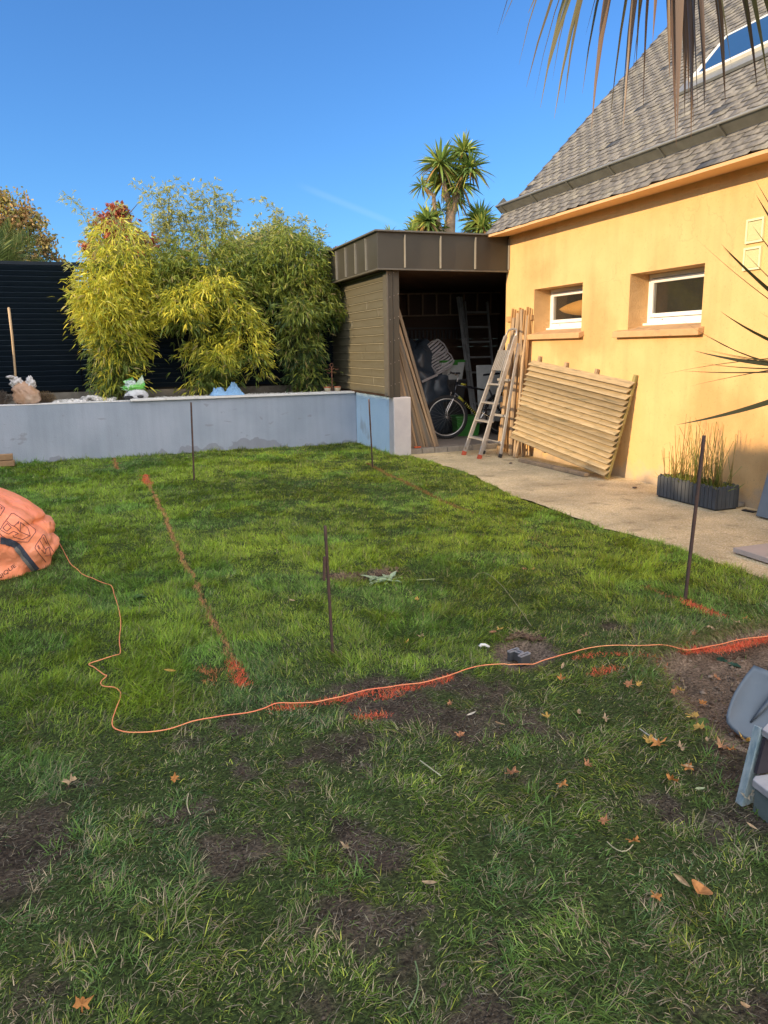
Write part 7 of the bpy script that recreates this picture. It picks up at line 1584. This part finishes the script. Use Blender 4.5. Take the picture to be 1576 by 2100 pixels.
def shed_stuff():
    M_tarp = mat('dark blue tarpaulin', (.030, .042, .060), (.048, .064, .088), scale=5, rough=.38, spec=.5)
    noisy_blob('tarpaulin', M_tarp, (4.72, 11.75, .60), (.86, .62, 1.0), seed=31, amp=.10, freq=2.2, sub=6, loc=(4.72, 11.75, FZ), flat=FZ, power=2.2, folds=(.10, 6))
    o = bpy.data.objects['tarpaulin']; tag(o, 'dark blue tarpaulin draped over a tall pile behind the bicycle', 'tarpaulin')
    M_ch = plain('white garden plastic', (.38, .35, .35), rough=.5); M_ch2 = M_ch
    def chair(loc, rot, label, first=None):
        if first: c = copy_tree(first); c.location = loc; c.rotation_euler = rot; c['label'] = label; return c
        t = thing('plastic_chair', label, 'chair', (0, 0, 0), 'white plastic chairs on the pile')
        st = MB(); n = 8
        for i in range(5): st.prism([(-.20 + .085 * i, -.2, .42), (-.135 + .085 * i, -.2, .42), (-.135 + .085 * i, .2, .44), (-.20 + .085 * i, .2, .44)], (0, 0, .016))
        st.span((-.2, -.235, .415), (.205, -.2, .44)); st.span((-.2, .2, .435), (.205, .235, .46)); st.build('seat', M_ch, t, bevel=.004)
        bk = MB()
        for i in range(6):
            x = -.19 + .068 * i; w = .042; pts = [(.235, .46), (.26, .62), (.30, .80), (.345, .86)]
            for (ya, za), (yb, zb) in zip(pts[:-1], pts[1:]): bk.prism([(x, ya, za), (x + w, ya, za), (x + w, yb, zb), (x, yb, zb)], (0, .014, 0))
        bk.tube([(-.21, .235, .45), (-.225, .29, .74), (-.16, .345, .875), (0, .36, .90), (.16, .345, .875), (.225, .29, .74), (.21, .235, .45)], .016, 8); bk.build('backrest', M_ch, t)
        for x, y, tx, ty in ((-.21, -.22, -.25, -.26), (.21, -.22, .25, -.26), (-.21, .22, -.25, .30), (.21, .22, .25, .30)): MB().beam((tx, ty, 0), (x, y, .43), .05, .03).build('leg', M_ch, t)
        for q in (-1, 1): MB().tube([(q * .25, -.25, .43), (q * .26, -.22, .64), (q * .26, .05, .66), (q * .22, .28, .66)], .016, 6).build('armrest', M_ch, t)
        t.location = loc; t.rotation_euler = rot; t.scale = (.74, .74, .74); return t
    def orient(zx, yx):
        z = Vector(zx).normalized(); y = Vector(yx); y = (y - z * y.dot(z)).normalized(); x = y.cross(z); return Matrix((x, y, z)).transposed().to_euler()
    R1, R2 = orient((.84, .10, .54), (.15, -.80, .55)), orient((.92, .05, .36), (.05, -.72, .66))
    at_ = lambda rot, tgt: Vector(tgt) - rot.to_matrix() @ Vector((0, .31, .74)) * .74
    c1 = chair(at_(R1, ony(899, 716, 11.35)), R1, 'white slatted chair lying uppermost on the tarpaulin pile'); chair(at_(R2, ony(912, 737, 11.20)), R2, 'white slatted chair lying lower right on the tarpaulin pile', c1)
    def crate(loc, rz, body, lid, label, s=1.0):
        t = thing('storage_crate', label, 'crate', loc, 'lidded storage crates in the shed'); L = Vector(loc); m = MB(); w, d, h = .42 * s, .32 * s, .30 * s; M = Matrix.Rotation(rz, 3, 'Z')
        def fr(z, k): return [L + M @ Vector((sx * w / 2 * k, sy * d / 2 * k, z)) for sx, sy in ((-1, -1), (1, -1), (1, 1), (-1, 1))]
        m.add(fr(0, .84) + fr(h, 1), [(3, 2, 1, 0), (4, 5, 6, 7), (0, 1, 5, 4), (1, 2, 6, 5), (2, 3, 7, 6), (3, 0, 4, 7)])
        for z in (.3, .6, .85): m.add(fr(h * z, .86 + .15 * z) + fr(h * z + .012, .87 + .15 * z), [(0, 1, 5, 4), (1, 2, 6, 5), (2, 3, 7, 6), (3, 0, 4, 7), (0, 3, 2, 1), (4, 5, 6, 7)])
        m.build('body', body, t); q = MB(); q.add(fr(h + .001, 1.08) + fr(h + .035, 1.06), [(3, 2, 1, 0), (4, 5, 6, 7), (0, 1, 5, 4), (1, 2, 6, 5), (2, 3, 7, 6), (3, 0, 4, 7)]); q.build('lid', lid, t, bevel=.006)
        q = MB(); q.box(L + M @ Vector((0, -d / 2 * 1.06, h - .01)), (w * .34, .02, .06), M); q.build('clip', lid, t); return t
    M_gr = plain('green plastic', (.045, .22, .035), rough=.45); M_wt = plain('grey white plastic', (.42, .43, .42), rough=.5); M_dg = plain('dark plastic', (.03, .03, .033), rough=.5)
    crate((5.28, 11.35, .93), R(5), M_wt, M_gr, 'pale crate with a green lid standing high behind the handlebars'); crate((5.30, 11.36, .60), R(-3), M_dg, M_dg, 'dark crate in the middle of the stack behind the bicycle', 1.08); crate((5.30, 11.38, .25), R(0), M_dg, M_dg, 'dark crate low in the stack behind the bicycle', 1.08)
    crate((5.42, 10.98, FZ + .002), R(-8), M_gr, M_gr, 'green crate on the shed floor behind the bike frame', .95)
    # aluminium ladder leaning at the back, horizontal ladder on brackets, white board
    def ladder(name, label, a, b, wdir, w0, w1, n, m, rail=.055, th=.025, group=None):
        a, b, wd_ = Vector(a), Vector(b), Vector(wdir).normalized(); t = thing(name, label, 'ladder', a, group)
        for q in (-1, 1): MB().beam(a + wd_ * q * w0 / 2, b + wd_ * q * w1 / 2, th, rail, up=(b - a).cross(wd_)).build('rail', m, t, bevel=.003)
        for i in range(n): k = (i + .7) / (n + .4); p = a.lerp(b, k); w = w0 + (w1 - w0) * k; MB().beam(p - wd_ * w / 2, p + wd_ * w / 2, .028, .028, up=(b - a)).build('rung', m, t)
        return t
    M_al2 = mat('dull aluminium', (.40, .40, .40), (.32, .32, .32), scale=10, rough=.45, metal=.4)
    ladder('leaning_ladder', 'aluminium ladder leaning against the back of the shed right of the crates', (6.06, 11.5, FZ), (6.33, 12.45, 2.25), (1, 0, 0), .46, .44, 8, M_al2); ladder('leaning_ladder', 'second narrower ladder section close beside the leaning ladder in the shed', (5.80, 11.35, FZ), (5.93, 12.3, 2.32), (.8, .6, 0), .10, .10, 8, M_al2)
    M_wd = mat('old ladder wood', (.30, .20, .14), (.22, .15, .10), scale=8, rough=.8); ladder('hanging_ladder', 'long ladder hung horizontally high on the back wall of the shed', (4.75, 12.90, 2.21), (7.05, 12.90, 2.26), (0, 0, 1), .38, .38, 8, M_wd)
    o = MB().box((5.98, 11.15, .72), (.52, .018, .92), Euler((R(-8), 0, R(-4)))).build('white_board', plain('white laminated board', (.50, .52, .52), rough=.5), loc=(5.98, 11.15, FZ), bevel=.003); tag(o, 'white laminated board leaning in front of the ladder inside the shed', 'board')
    # rake like comb on the back wall
    t = MB(); t.span((4.95, 12.94, 1.80), (6.35, 12.975, 1.83)); 
    for i in range(18): t.box((5.0 + i * .075, 12.955, 1.70), (.030, .02, .16))
    o = t.build('tool_rack', plain('dark rack', (.06, .055, .055)), loc=(5.6, 12.95, 1.75)); tag(o, 'dark tool rack with a row of pegs on the back wall of the shed', 'tool rack')
    o = MB().box((4.10, 9.84, FZ + .012), (.10, .03, .02)).build('orange_tool', plain('orange plastic', (.65, .12, .04)), loc=(4.1, 9.84, FZ), bevel=.006); tag(o, 'small orange-red tool lying by the kerb at the foot of the pillar', 'tool')
shed_stuff()
for o in list(COL.objects):      # parts of copied kinds keep no top level tags
    if o.parent is not None:
        for k in ('category',):
            if k in o: del o[k]
